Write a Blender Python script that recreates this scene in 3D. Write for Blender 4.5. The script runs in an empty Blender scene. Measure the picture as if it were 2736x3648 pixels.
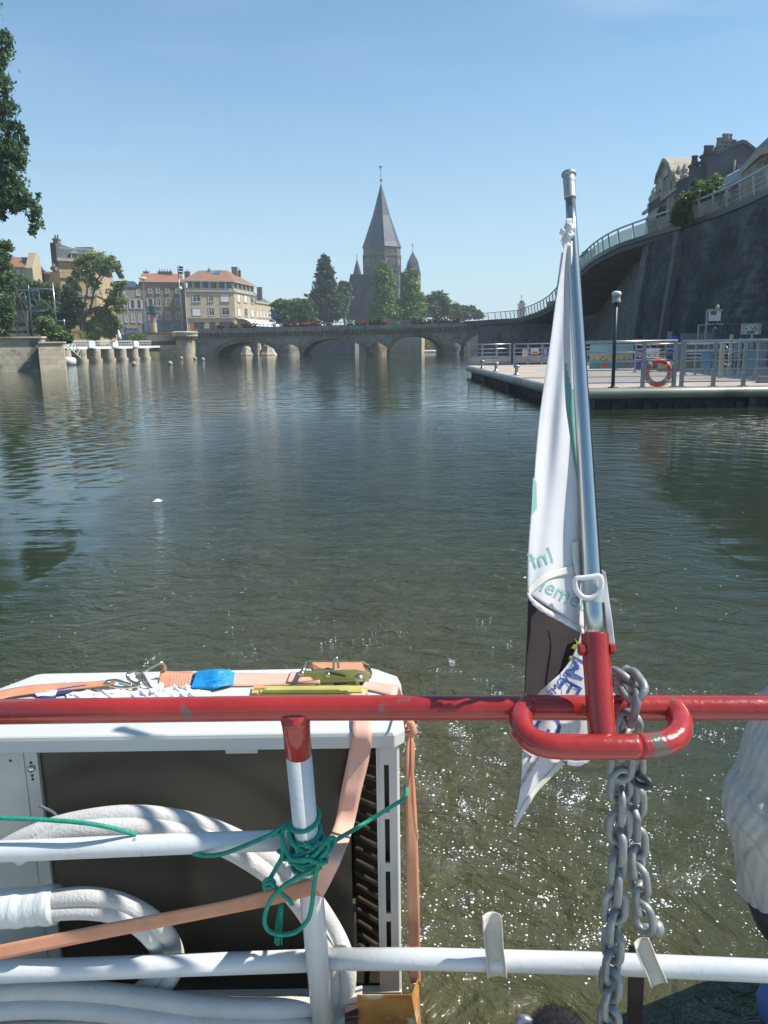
import bpy, math, random
import numpy as np
from mathutils import Vector, Matrix
random.seed(7); rng = np.random.default_rng(7)
C = bpy.context.scene.collection
SC = bpy.context.scene
R = math.radians
# ------------------------------------------------------------------ camera
EYE = Vector((0, 0, 1.8)); PITCH = R(12.13); ROLL = R(0.8); F = 2800.0; W0, H0 = 1368.0, 1824.0
FWD = Vector((0, math.cos(PITCH), -math.sin(PITCH))); UPV = Vector((0, math.sin(PITCH), math.cos(PITCH))); RGT = Vector((1, 0, 0))
cu, su = math.cos(ROLL), math.sin(ROLL)
CR = RGT*cu - UPV*su; CU = RGT*su + UPV*cu
cam = bpy.data.cameras.new('camera'); camo = bpy.data.objects.new('camera', cam); C.objects.link(camo)
m = Matrix.Identity(4)
for i in range(3):
    m[i][0] = CR[i]; m[i][1] = CU[i]; m[i][2] = -FWD[i]; m[i][3] = EYE[i]
camo.matrix_world = m
cam.sensor_fit = 'VERTICAL'; cam.sensor_height = 36; cam.lens = 36*F/3648
cam.clip_start = 0.05; cam.clip_end = 6000
SC.camera = camo
# ------------------------------------------------------------------ light
SUN_AZ, SUN_EL = R(88), R(50)      # azimuth to the right of the view direction (+Y)
SC.world = bpy.data.worlds.new("World"); SC.world.use_nodes = True
wn = SC.world.node_tree; wn.nodes.clear()
sky = wn.nodes.new('ShaderNodeTexSky'); sky.sky_type = 'NISHITA'; sky.sun_disc = False
sky.sun_elevation = SUN_EL; sky.sun_rotation = SUN_AZ
sky.air_density = 1.0; sky.dust_density = 0.4; sky.ozone_density = 2.2; sky.altitude = 200
bg = wn.nodes.new('ShaderNodeBackground'); bg.inputs[1].default_value = 0.115
wo = wn.nodes.new('ShaderNodeOutputWorld')
tc = wn.nodes.new('ShaderNodeTexCoord'); mp = wn.nodes.new('ShaderNodeMapping')
mp.inputs['Scale'].default_value = (2.0, 2.0, 11.0); mp.inputs['Rotation'].default_value = (0.25, 0.30, 0.1)
nz = wn.nodes.new('ShaderNodeTexNoise'); nz.inputs['Scale'].default_value = 2.6; nz.inputs['Detail'].default_value = 6
cr = wn.nodes.new('ShaderNodeValToRGB'); cr.color_ramp.elements[0].position = .44; cr.color_ramp.elements[1].position = .75
cr.color_ramp.elements[0].color = (0, 0, 0, 1); cr.color_ramp.elements[1].color = (.55, .55, .55, 1)
mx = wn.nodes.new('ShaderNodeMixRGB'); mx.inputs[2].default_value = (4.6, 5.3, 6.0, 1)
L = wn.links.new
L(tc.outputs['Generated'], mp.inputs[0]); L(mp.outputs[0], nz.inputs['Vector']); L(nz.outputs['Fac'], cr.inputs[0])
tint = wn.nodes.new('ShaderNodeMixRGB'); tint.blend_type = 'MULTIPLY'; tint.inputs[0].default_value = 1; tint.inputs[2].default_value = (.66, .95, 1.0, 1); L(sky.outputs[0], tint.inputs[1])
sx = wn.nodes.new('ShaderNodeSeparateXYZ'); L(tc.outputs['Generated'], sx.inputs[0])
ab = wn.nodes.new('ShaderNodeMath'); ab.operation = 'SUBTRACT'; ab.inputs[0].default_value = 1; ab.use_clamp = True; L(sx.outputs[2], ab.inputs[1])
pw = wn.nodes.new('ShaderNodeMath'); pw.operation = 'POWER'; pw.inputs[1].default_value = 5.2; L(ab.outputs[0], pw.inputs[0])
pw2 = wn.nodes.new('ShaderNodeMath'); pw2.operation = 'MULTIPLY'; pw2.inputs[1].default_value = .96; L(pw.outputs[0], pw2.inputs[0])
hzx = wn.nodes.new('ShaderNodeMixRGB'); hzx.inputs[2].default_value = (4.0, 4.85, 5.6, 1); L(pw2.outputs[0], hzx.inputs[0]); L(tint.outputs[0], hzx.inputs[1])
_v = Vector((.265, .8, .487)).normalized()
dt = wn.nodes.new('ShaderNodeVectorMath'); dt.operation = 'DOT_PRODUCT'; dt.inputs[1].default_value = _v; L(tc.outputs['Generated'], dt.inputs[0])
mr = wn.nodes.new('ShaderNodeMapRange'); mr.inputs['From Min'].default_value = .975; mr.inputs['From Max'].default_value = .998; mr.inputs['To Min'].default_value = .12; mr.inputs['To Max'].default_value = 1; L(dt.outputs['Value'], mr.inputs['Value'])
cm = wn.nodes.new('ShaderNodeMath'); cm.operation = 'MULTIPLY'; L(cr.outputs[0], cm.inputs[0]); L(mr.outputs[0], cm.inputs[1])
L(cm.outputs[0], mx.inputs[0]); L(hzx.outputs[0], mx.inputs[1]); L(mx.outputs[0], bg.inputs[0]); L(bg.outputs[0], wo.inputs[0])
sl = bpy.data.lights.new('sun', 'SUN'); sl.energy = 4.8; sl.angle = R(0.53); sl.color = (1, .95, .87)
so = bpy.data.objects.new('sun', sl); C.objects.link(so); so.location = (30, 10, 60)
sd = Vector((math.sin(SUN_AZ)*math.cos(SUN_EL), math.cos(SUN_AZ)*math.cos(SUN_EL), math.sin(SUN_EL)))
so.rotation_euler = sd.to_track_quat('Z', 'Y').to_euler()
SC.view_settings.view_transform = 'Standard'; SC.view_settings.look = 'None'
SC.view_settings.exposure = 0.5; SC.view_settings.gamma = 1
SC.cycles.max_bounces = 8; SC.cycles.transparent_max_bounces = 12; SC.cycles.volume_bounces = 0

# ------------------------------------------------------------------ pixel -> world
def ray(px, py):
    u, v = (px-W0)/F, (py-H0)/F
    return FWD + CR*u - CU*v
def at(px, py, Y):                       # point on the vertical plane at distance Y
    d = ray(px, py); return EYE + d*(Y/d.y)
def cz(px, py, z):                       # point at camera depth z (metres)
    return EYE + ray(px, py)*z
def gz(px, py, z=0.0):                   # point at height z
    d = ray(px, py); return EYE + d*((z-EYE.z)/d.z)
def hz(px):                              # horizon row at column px
    return H0 - (math.tan(PITCH)*F)/cu - (px-W0)*su/cu
# ------------------------------------------------------------------ materials
M = {}
def _n(nt, t, **k):
    n = nt.nodes.new(t)
    for a, b in k.items(): setattr(n, a, b)
    return n
def pm(name, c1, c2=None, scale=4.0, rough=.6, metal=0.0, bump=0.0, bscale=None, detail=6, stretch=(1, 1, 1), lo=.35, hi=.65,
       c3=None, s3=1.0, lo3=.55, hi3=.62, alpha=1.0, trans=0.0, ior=1.45, coat=0.0, subsurf=0.0, emit=None, sheen=0.0):
    mt = bpy.data.materials.new(name); mt.use_nodes = True; nt = mt.node_tree
    b = nt.nodes['Principled BSDF']; tcn = _n(nt, 'ShaderNodeTexCoord'); mpn = _n(nt, 'ShaderNodeMapping')
    mpn.inputs['Scale'].default_value = stretch
    nt.links.new(tcn.outputs['Object'], mpn.inputs[0])
    b.inputs['Roughness'].default_value = rough; b.inputs['Metallic'].default_value = metal
    b.inputs['IOR'].default_value = ior; b.inputs['Coat Weight'].default_value = coat
    b.inputs['Alpha'].default_value = alpha; b.inputs['Transmission Weight'].default_value = trans
    if c2 is None: c2 = tuple(x*.85 for x in c1)
    n1 = _n(nt, 'ShaderNodeTexNoise'); n1.inputs['Scale'].default_value = scale; n1.inputs['Detail'].default_value = detail
    nt.links.new(mpn.outputs[0], n1.inputs['Vector'])
    r = _n(nt, 'ShaderNodeValToRGB'); e = r.color_ramp.elements
    e[0].position = lo; e[1].position = hi; e[0].color = (*c1, 1); e[1].color = (*c2, 1)
    nt.links.new(n1.outputs['Fac'], r.inputs[0]); col = r.outputs[0]
    if c3 is not None:
        n3 = _n(nt, 'ShaderNodeTexNoise'); n3.inputs['Scale'].default_value = s3; n3.inputs['Detail'].default_value = 8
        nt.links.new(mpn.outputs[0], n3.inputs['Vector'])
        r3 = _n(nt, 'ShaderNodeValToRGB'); r3.color_ramp.elements[0].position = lo3; r3.color_ramp.elements[1].position = hi3
        nt.links.new(n3.outputs['Fac'], r3.inputs[0])
        mxx = _n(nt, 'ShaderNodeMixRGB'); mxx.inputs[2].default_value = (*c3, 1)
        nt.links.new(r3.outputs[0], mxx.inputs[0]); nt.links.new(col, mxx.inputs[1]); col = mxx.outputs[0]
    nt.links.new(col, b.inputs['Base Color'])
    if bump:
        nb = _n(nt, 'ShaderNodeTexNoise'); nb.inputs['Scale'].default_value = bscale or scale*3; nb.inputs['Detail'].default_value = 5
        nt.links.new(mpn.outputs[0], nb.inputs['Vector'])
        bn = _n(nt, 'ShaderNodeBump'); bn.inputs['Distance'].default_value = bump; bn.inputs['Strength'].default_value = 1
        nt.links.new(nb.outputs['Fac'], bn.inputs['Height']); nt.links.new(bn.outputs[0], b.inputs['Normal'])
    M[name] = mt; return mt
def blocks(name, c1, c2, mortar, bw, bh, rough=.85, bump=.01, axis='XZ', dirt=None, s3=.5, msize=.03, lo3=.5, hi3=.7):
    """coursed masonry: brick texture in object metres"""
    mt = bpy.data.materials.new(name); mt.use_nodes = True; nt = mt.node_tree; b = nt.nodes['Principled BSDF']
    b.inputs['Roughness'].default_value = rough
    t = _n(nt, 'ShaderNodeTexCoord'); s = _n(nt, 'ShaderNodeSeparateXYZ'); c = _n(nt, 'ShaderNodeCombineXYZ'); ad = _n(nt, 'ShaderNodeMath', operation='ADD')
    nt.links.new(t.outputs['Object'], s.inputs[0]); nt.links.new(s.outputs[0], ad.inputs[0]); nt.links.new(s.outputs[1], ad.inputs[1])
    nt.links.new(ad.outputs[0], c.inputs[0]); nt.links.new(s.outputs[2], c.inputs[1])
    br = _n(nt, 'ShaderNodeTexBrick'); br.inputs['Color1'].default_value = (*c1, 1); br.inputs['Color2'].default_value = (*c2, 1); br.inputs['Mortar'].default_value = (*mortar, 1)
    br.inputs['Scale'].default_value = 1; br.inputs['Brick Width'].default_value = bw; br.inputs['Row Height'].default_value = bh; br.inputs['Mortar Size'].default_value = msize*bh
    nt.links.new(c.outputs[0], br.inputs['Vector'])
    n1 = _n(nt, 'ShaderNodeTexNoise'); n1.inputs['Scale'].default_value = 1.7; n1.inputs['Detail'].default_value = 8; nt.links.new(t.outputs['Object'], n1.inputs['Vector'])
    mx1 = _n(nt, 'ShaderNodeMixRGB', blend_type='MULTIPLY'); mx1.inputs[0].default_value = .55
    rr = _n(nt, 'ShaderNodeValToRGB'); rr.color_ramp.elements[0].position = .3; rr.color_ramp.elements[1].position = .65; rr.color_ramp.elements[0].color = (.45, .45, .45, 1)
    nt.links.new(n1.outputs['Fac'], rr.inputs[0]); nt.links.new(br.outputs[0], mx1.inputs[1]); nt.links.new(rr.outputs[0], mx1.inputs[2]); col = mx1.outputs[0]
    if dirt:
        n3 = _n(nt, 'ShaderNodeTexNoise'); n3.inputs['Scale'].default_value = s3; n3.inputs['Detail'].default_value = 9; n3.inputs['Roughness'].default_value = .65; nt.links.new(t.outputs['Object'], n3.inputs['Vector'])
        r3 = _n(nt, 'ShaderNodeValToRGB'); r3.color_ramp.elements[0].position = lo3; r3.color_ramp.elements[1].position = hi3
        nt.links.new(n3.outputs['Fac'], r3.inputs[0]); mx2 = _n(nt, 'ShaderNodeMixRGB'); mx2.inputs[2].default_value = (*dirt, 1)
        nt.links.new(r3.outputs[0], mx2.inputs[0]); nt.links.new(col, mx2.inputs[1]); col = mx2.outputs[0]
    nt.links.new(col, b.inputs['Base Color'])
    bn = _n(nt, 'ShaderNodeBump'); bn.inputs['Distance'].default_value = bump; nt.links.new(n1.outputs['Fac'], bn.inputs['Height']); nt.links.new(bn.outputs[0], b.inputs['Normal'])
    M[name] = mt; return mt
def leafmat(name, ca, cb, cc):
    mt = bpy.data.materials.new(name); mt.use_nodes = True; nt = mt.node_tree; b = nt.nodes['Principled BSDF']
    g = _n(nt, 'ShaderNodeNewGeometry'); r = _n(nt, 'ShaderNodeValToRGB'); e = r.color_ramp.elements
    e[0].color = (*ca, 1); e[1].color = (*cc, 1); mid = e.new(.5); mid.color = (*cb, 1)
    tt = _n(nt, 'ShaderNodeTexCoord'); nn = _n(nt, 'ShaderNodeTexNoise'); nn.inputs['Scale'].default_value = .55; nn.inputs['Detail'].default_value = 3; nt.links.new(tt.outputs['Object'], nn.inputs['Vector'])
    m1 = _n(nt, 'ShaderNodeMath', operation='MULTIPLY'); m1.inputs[1].default_value = .5; nt.links.new(g.outputs['Random Per Island'], m1.inputs[0])
    m2 = _n(nt, 'ShaderNodeMath', operation='MULTIPLY_ADD'); m2.inputs[1].default_value = 2.4; m2.inputs[2].default_value = -.95; nt.links.new(nn.outputs['Fac'], m2.inputs[0])
    m3 = _n(nt, 'ShaderNodeMath', operation='ADD', use_clamp=True); nt.links.new(m1.outputs[0], m3.inputs[0]); nt.links.new(m2.outputs[0], m3.inputs[1]); nt.links.new(m3.outputs[0], r.inputs[0]); nt.links.new(r.outputs[0], b.inputs['Base Color'])
    b.inputs['Roughness'].default_value = .55
    tr = _n(nt, 'ShaderNodeBsdfTranslucent'); ms = _n(nt, 'ShaderNodeMixShader'); ms.inputs[0].default_value = .35
    nt.links.new(r.outputs[0], tr.inputs[0]); nt.links.new(b.outputs[0], ms.inputs[1]); nt.links.new(tr.outputs[0], ms.inputs[2])
    nt.links.new(ms.outputs[0], nt.nodes['Material Output'].inputs[0]); M[name] = mt; return mt
# ------------------------------------------------------------------ object helpers
def tag(o, label=None, cat=None, group=None, kind=None):
    if label: o['label'] = label
    if cat: o['category'] = cat
    if group: o['group'] = group
    if kind: o['kind'] = kind
    return o
def empty(name, loc, label, cat, group=None):
    o = bpy.data.objects.new(name, None); C.objects.link(o); o.location = loc; o.empty_display_size = .2
    return tag(o, label, cat, group)
class MB:
    def __init__(s): s.v = []; s.f = []; s.m = []; s.mi = 0
    def add(s, vs, fs):
        n = len(s.v); s.v += [tuple(x) for x in vs]; s.f += [tuple(i+n for i in f) for f in fs]; s.m += [s.mi]*len(fs); return s
    def box(s, a, b):
        (x0, y0, z0), (x1, y1, z1) = a, b
        return s.hexa([(x0, y0, z0), (x1, y0, z0), (x1, y1, z0), (x0, y1, z0)], [(x0, y0, z1), (x1, y0, z1), (x1, y1, z1), (x0, y1, z1)])
    def hexa(s, bot, top):
        return s.add(list(bot)+list(top), [(3, 2, 1, 0), (4, 5, 6, 7), (0, 1, 5, 4), (1, 2, 6, 5), (2, 3, 7, 6), (3, 0, 4, 7)])
    def obox(s, c, ax, ay, az, sx, sy, sz):
        c = Vector(c); ax, ay, az = Vector(ax)*sx/2, Vector(ay)*sy/2, Vector(az)*sz/2
        b = [c-ax-ay-az, c+ax-ay-az, c+ax+ay-az, c-ax+ay-az]; t = [p+az*2 for p in b]
        return s.hexa(b, t)
    def bar(s, p, q, w, h=None, up=(0, 0, 1)):
        p, q = Vector(p), Vector(q); d = q-p; ln = d.length; d.normalize(); u = Vector(up)
        if abs(d.dot(u)) > .95: u = Vector((0, 1, 0))
        sd_ = d.cross(u).normalized(); u2 = sd_.cross(d)
        return s.obox((p+q)/2, d, sd_, u2, ln, w, h or w)
    def prism(s, poly, ext):
        n = len(poly); ext = Vector(ext); a = [Vector(p) for p in poly]
        vs = a+[p+ext for p in a]
        fs = [tuple(range(n-1, -1, -1)), tuple(range(n, 2*n))]+[(i, (i+1) % n, n+(i+1) % n, n+i) for i in range(n)]
        return s.add(vs, fs)
    def tube(s, pts, r, n=12, cap=True, closed=False, flat=None):
        pts = [Vector(p) for p in pts]; k = len(pts); rr = r if hasattr(r, '__len__') else [r]*k
        vs = []; prev = None
        for i, p in enumerate(pts):
            if closed: t = pts[(i+1) % k]-pts[i-1]
            else: t = pts[min(i+1, k-1)]-pts[max(i-1, 0)]
            t.normalize()
            if prev is None:
                u = Vector((0, 0, 1)) if abs(t.z) < .9 else Vector((1, 0, 0)); a = t.cross(u).normalized()
            else: a = (prev-t*prev.dot(t)).normalized()
            prev = a; b = t.cross(a)
            for j in range(n):
                an = 2*math.pi*j/n; vs.append(p+a*math.cos(an)*rr[i]+b*math.sin(an)*rr[i])
        fs = []
        for i in range(k if closed else k-1):
            for j in range(n):
                i2 = (i+1) % k; fs.append((i*n+j, i*n+(j+1) % n, i2*n+(j+1) % n, i2*n+j))
        if cap and not closed: fs += [tuple(range(n-1, -1, -1)), tuple((k-1)*n+j for j in range(n))]
        return s.add(vs, fs)
    def lathe(s, c, prof, n=24, axis=(0, 0, 1)):
        az = Vector(axis).normalized(); u = Vector((1, 0, 0)) if abs(az.x) < .9 else Vector((0, 1, 0)); ax = az.cross(u).normalized(); ay = az.cross(ax); c = Vector(c); vs = []
        for r_, h in prof:
            for j in range(n):
                an = 2*math.pi*(j+.5)/n; vs.append(c+az*h+ax*math.cos(an)*r_+ay*math.sin(an)*r_)
        k = len(prof); fs = [(i*n+j, i*n+(j+1) % n, (i+1)*n+(j+1) % n, (i+1)*n+j) for i in range(k-1) for j in range(n)]
        fs += [tuple(range(n-1, -1, -1)), tuple((k-1)*n+j for j in range(n))]
        return s.add(vs, fs)
    def grid(s, fn, nu, nv):
        vs = [fn(i/nu, j/nv) for j in range(nv+1) for i in range(nu+1)]
        fs = [(j*(nu+1)+i, j*(nu+1)+i+1, (j+1)*(nu+1)+i+1, (j+1)*(nu+1)+i) for j in range(nv) for i in range(nu)]
        return s.add(vs, fs)
    def build(s, name, mats, parent=None, smooth=False, solid=0, bevel=0, label=None, cat=None, group=None, kind=None, subsurf=0, off=-1.0):
        if not isinstance(mats, (list, tuple)): mats = [mats]
        V = np.array(s.v, dtype=float)
        o0 = Vector((0, 0, 0))
        if parent is None and kind is None:
            o0 = Vector(((V[:, 0].min()+V[:, 0].max())/2, (V[:, 1].min()+V[:, 1].max())/2, V[:, 2].min()))
            V = V-np.array(o0)
        me = bpy.data.meshes.new(name); me.from_pydata(V.tolist(), [], s.f)
        for mm in mats: me.materials.append(M[mm] if isinstance(mm, str) else mm)
        if len(mats) > 1: me.polygons.foreach_set('material_index', s.m)
        if smooth: me.polygons.foreach_set('use_smooth', [True]*len(me.polygons))
        me.update()
        o = bpy.data.objects.new(name, me); C.objects.link(o); o.location = o0
        if parent is not None:
            o.parent = parent
            if parent.parent is None: o.matrix_parent_inverse = Matrix.Translation(-Vector(parent.location))
        if solid: md = o.modifiers.new('thick', 'SOLIDIFY'); md.thickness = solid; md.offset = off
        if bevel: md = o.modifiers.new('bevel', 'BEVEL'); md.width = bevel; md.segments = 2; md.limit_method = 'ANGLE'; md.angle_limit = R(40)
        if subsurf: md = o.modifiers.new('sub', 'SUBSURF'); md.levels = subsurf; md.render_levels = subsurf
        if smooth == 'auto' or (smooth and bevel): pass
        return tag(o, label, cat, group, kind)
def copy_tree(o, dloc, label=None):
    c = o.copy(); C.objects.link(c); c.location = o.location+Vector(dloc)
    if label: c['label'] = label
    for ch in o.children:
        d = ch.copy(); C.objects.link(d); d.parent = c; d.matrix_parent_inverse = ch.matrix_parent_inverse.copy()
        for g in ch.children:
            e = g.copy(); C.objects.link(e); e.parent = d; e.matrix_parent_inverse = g.matrix_parent_inverse.copy()
    return c
def spline(pts, n=6, closed=False):
    P = [Vector(p) for p in pts]; k = len(P); out = []
    rg = range(k) if closed else range(k-1)
    for i in rg:
        if closed: p0, p1, p2, p3 = P[i-1], P[i], P[(i+1) % k], P[(i+2) % k]
        else: p0, p1, p2, p3 = P[max(i-1, 0)], P[i], P[i+1], P[min(i+2, k-1)]
        for j in range(n):
            t = j/n
            out.append(.5*((2*p1)+(p2-p0)*t+(2*p0-5*p1+4*p2-p3)*t*t+(3*p1-p0-3*p2+p3)*t**3))
    if not closed: out.append(P[-1])
    return out
_txt = {}
def text_mb(txt, size):
    """flat letter outlines as (verts, faces) in the xy plane, centred"""
    cu_ = bpy.data.curves.new('t', 'FONT'); cu_.body = txt; cu_.size = size; cu_.align_x = 'CENTER'; cu_.align_y = 'CENTER'; cu_.resolution_u = 3
    ob = bpy.data.objects.new('t', cu_); C.objects.link(ob); dg = bpy.context.evaluated_depsgraph_get(); dg.update()
    me = bpy.data.meshes.new_from_object(ob.evaluated_get(dg))
    vs = [tuple(v.co) for v in me.vertices]; fs = [tuple(p.vertices) for p in me.polygons]
    bpy.data.objects.remove(ob); bpy.data.curves.remove(cu_); bpy.data.meshes.remove(me); return vs, fs
def put_text(mb, txt, size, origin, ux, uy, nrm=None, off=.0, fn=None):
    vs, fs = text_mb(txt, size); origin, ux, uy = Vector(origin), Vector(ux).normalized(), Vector(uy).normalized()
    n = nrm or ux.cross(uy)
    mb.add([origin+ux*x+uy*y+Vector(n)*off for x, y, z in vs], fs)
# ------------------------------------------------------------------ trees
def leaves_mesh(blobs, n, size, aspect=.55, droop=0.0, sub=14, spread=.33, shell=.55):
    """blobs: (centre, (rx,ry,rz)); leaves gathered in twig clumps over each blob"""
    vol = np.array([b[1][0]*b[1][2] for b in blobs]); vol = vol/vol.sum(); V = []; 
    for (c, r), w in zip(blobs, vol):
        k = max(8, int(n*w)); nc = max(6, k//sub)
        d = rng.normal(size=(nc, 3)); d /= np.linalg.norm(d, axis=1)[:, None]
        rad = (shell+(1-shell)*rng.random(nc))**.8; rad *= 1+.16*rng.normal(size=nc)
        cc = np.array(c)+d*rad[:, None]*np.array(r)
        rr = spread*min(r)*(.6+.8*rng.random(nc))
        idx = rng.integers(0, nc, k)
        p = cc[idx]+rng.normal(size=(k, 3))*(rr[idx]*.5)[:, None]*np.array([1, 1, .7+droop])
        V.append(p)
    P = np.concatenate(V); k = len(P)
    a = rng.normal(size=(k, 3)); a[:, 2] = a[:, 2]*.6-droop; a /= np.linalg.norm(a, axis=1)[:, None]
    b = np.cross(a, rng.normal(size=(k, 3))); b /= np.linalg.norm(b, axis=1)[:, None]
    s = size*(.6+.8*rng.random(k))[:, None]; a = a*s; b = b*s*aspect
    Q = np.stack([P-a, P+b*.9, P+a, P-b*.9], axis=1).reshape(-1, 3)
    return Q
def crown(name, blobs, n, size, mat, parent, **k):
    Q = leaves_mesh(blobs, n, size, **k); nf = len(Q)//4
    me = bpy.data.meshes.new(name); me.vertices.add(len(Q)); me.vertices.foreach_set('co', Q.ravel())
    me.loops.add(nf*4); me.loops.foreach_set('vertex_index', np.arange(nf*4)); me.polygons.add(nf)
    me.polygons.foreach_set('loop_start', np.arange(nf)*4); me.polygons.foreach_set('loop_total', np.full(nf, 4)); me.update(); me.validate()
    me.materials.append(M[mat]); o = bpy.data.objects.new(name, me); C.objects.link(o)
    if parent is not None:
        o.parent = parent; o.matrix_parent_inverse = Matrix.Translation(-Vector(parent.location))
    return o
def tree(name, label, group, base, blobs_px, Y, n, size, mat, trunk_r=.35, bark='bark', limbs=None, cat='tree', dy=.9, **k):
    """blobs_px: (px, py, rx_px, ry_px[, dY]) read at distance Y"""
    bl = []
    for b in blobs_px:
        yy = Y+(b[4] if len(b) > 4 else 0); c = at(b[0], b[1], yy); s = yy/F
        bl.append((tuple(c), (b[2]*s, max(b[2]*s*dy, .3), b[3]*s*1.04)))
    t = empty(name, base, label, cat, group); base = Vector(base)
    mb = MB(); top = max(bl, key=lambda q: q[0][2])[0]; top = Vector(top)
    mid = (base+top)/2+Vector((rng.normal()*.3, 0, 0)); mb.tube(spline([base-Vector((0, 0, .3)), (base*2+mid)/3, mid, top], 5), list(np.linspace(trunk_r, trunk_r*.25, 16)), 8)
    for c, r in bl:
        c = Vector(c); s0 = base.lerp(top, min(.75, max(.15, (c.z-base.z)/max(.1, top.z-base.z)*.55)))
        mb.tube(spline([s0, s0.lerp(c, .5)+Vector((0, 0, .2*(c-s0).length)), c], 4), list(np.linspace(trunk_r*.45, trunk_r*.1, 9)), 6)
    if limbs:
        for pts, r0, r1 in limbs: mb.tube(spline(pts, 5), list(np.linspace(r0, r1, (len(pts)-1)*5+1)), 8)
    mb.build('trunk', bark, t, smooth=True)
    crown('crown', bl, n, size, mat, t, **k)
    return t
# ------------------------------------------------------------------ background materials
blocks('quay_stone', (.62, .54, .40), (.50, .45, .33), (.28, .25, .19), .8, .38, dirt=(.16, .15, .11), s3=.7, lo3=.46, hi3=.62)
blocks('pale_stone', (.58, .50, .37), (.48, .42, .31), (.28, .24, .18), .8, .38, dirt=(.20, .17, .11), s3=.8, lo3=.55, hi3=.8)
blocks('bridge_stone', (.40, .36, .30), (.32, .29, .24), (.13, .12, .11), 1.1, .45, dirt=(.07, .065, .055), s3=.35, lo3=.5, hi3=.8)
blocks('arch_stone', (.34, .27, .16), (.24, .20, .13), (.12, .10, .07), .5, .5, dirt=(.10, .08, .05), s3=.5)
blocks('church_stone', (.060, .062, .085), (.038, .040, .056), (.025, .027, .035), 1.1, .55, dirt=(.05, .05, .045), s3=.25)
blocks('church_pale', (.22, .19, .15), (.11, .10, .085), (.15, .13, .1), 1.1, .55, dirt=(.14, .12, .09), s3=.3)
blocks('wall_stone', (.13, .13, .135), (.045, .048, .055), (.15, .15, .15), .8, .36, dirt=(.020, .026, .024), s3=.42, lo3=.36, hi3=.58, bump=.2, msize=.06)
blocks('wall_smooth', (.17, .17, .165), (.13, .13, .13), (.09, .09, .09), 1.4, .6, dirt=(.022, .026, .03), s3=.55, lo3=.55, hi3=.68, bump=.05)
blocks('facade_yellow', (.52, .38, .20), (.46, .34, .18), (.28, .2, .12), 1.2, .45, dirt=(.3, .22, .13), s3=.4, bump=.005)
pm('slate', (.028, .042, .070), (.042, .058, .085), 1.5, .42, c3=(.075, .085, .10), s3=.6, lo3=.5, hi3=.8)
pm('slate_roof', (.09, .095, .11), (.13, .13, .14), .8, .6)
pm('facade_grey', (.22, .20, .17), (.17, .155, .135), .7, .9)
pm('facade_brown', (.26, .205, .135), (.21, .165, .11), .7, .9)
pm('facade_beige', (.47, .38, .25), (.41, .33, .22), .6, .9, c3=(.36, .29, .2), s3=.3)
pm('facade_dark', (.12, .12, .125), (.09, .09, .098), .4, .9, c3=(.065, .067, .075), s3=.25, lo3=.45, hi3=.7)
pm('facade_ornate', (.30, .27, .21), (.22, .20, .16), 1.2, .85, c3=(.13, .12, .1), s3=.8)
pm('trim_stone', (.42, .38, .30), (.34, .31, .25), 1.5, .85)
pm('tile_orange', (.33, .145, .08), (.26, .11, .065), 1.3, .8, c3=(.28, .14, .09), s3=.5)
pm('tile_brown', (.28, .14, .09), (.22, .115, .075), 1.1, .8, c3=(.18, .12, .09), s3=.5)
pm('window_white', (.72, .72, .70), (.62, .62, .6), 3, .5)
pm('shutter_grey', (.42, .42, .40), (.35, .35, .34), 3, .7)
pm('glass_dark', (.035, .045, .055), (.06, .07, .085), .7, .08)
pm('glass_blue', (.05, .11, .16), (.08, .16, .22), .7, .06)
pm('white_paint', (.74, .76, .76), (.62, .65, .65), 2, .4)
pm('metal_grey', (.30, .32, .34), (.24, .26, .28), 2, .4, .6)
pm('steel_rail', (.52, .53, .52), (.42, .43, .43), 3, .32, .85)
pm('steel_bright', (.75, .76, .78), (.66, .68, .70), 5, .22, 1.0)
pm('dark_metal', (.045, .055, .065), (.06, .07, .08), 2, .45, .4)
pm('bark', (.13, .10, .07), (.06, .045, .035), 2.5, .9, bump=.03, stretch=(1, 1, .3))
pm('concrete', (.46, .39, .32), (.38, .33, .28), .8, .85, c3=(.28, .25, .22), s3=.35, lo3=.55, hi3=.8)
pm('asphalt', (.20, .19, .18), (.15, .15, .145), 1.0, .9)
pm('ground', (.14, .13, .08), (.07, .09, .04), .6, .95)
pm('cloth_red', (.50, .05, .05), (.6, .1, .08), 3, .8)
pm('sheet_pile', (.055, .06, .065), (.035, .04, .045), 1.4, .6, .2, c3=(.10, .09, .07), s3=.7)
leafmat('leaf_near', (.05, .10, .05), (.09, .17, .07), (.16, .26, .10))
leafmat('leaf_light', (.09, .16, .04), (.17, .27, .07), (.28, .36, .12))
leafmat('leaf_mid', (.045, .09, .03), (.09, .16, .05), (.17, .24, .08))
leafmat('leaf_dark', (.02, .045, .026), (.04, .08, .04), (.07, .12, .055))
leafmat('leaf_olive', (.14, .20, .06), (.24, .30, .11), (.34, .40, .17))
leafmat('flower_red', (.05, .08, .02), (.40, .07, .05), (.62, .18, .15))
leafmat('flower_bed', (.03, .06, .02), (.07, .10, .03), (.22, .07, .04))

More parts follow.
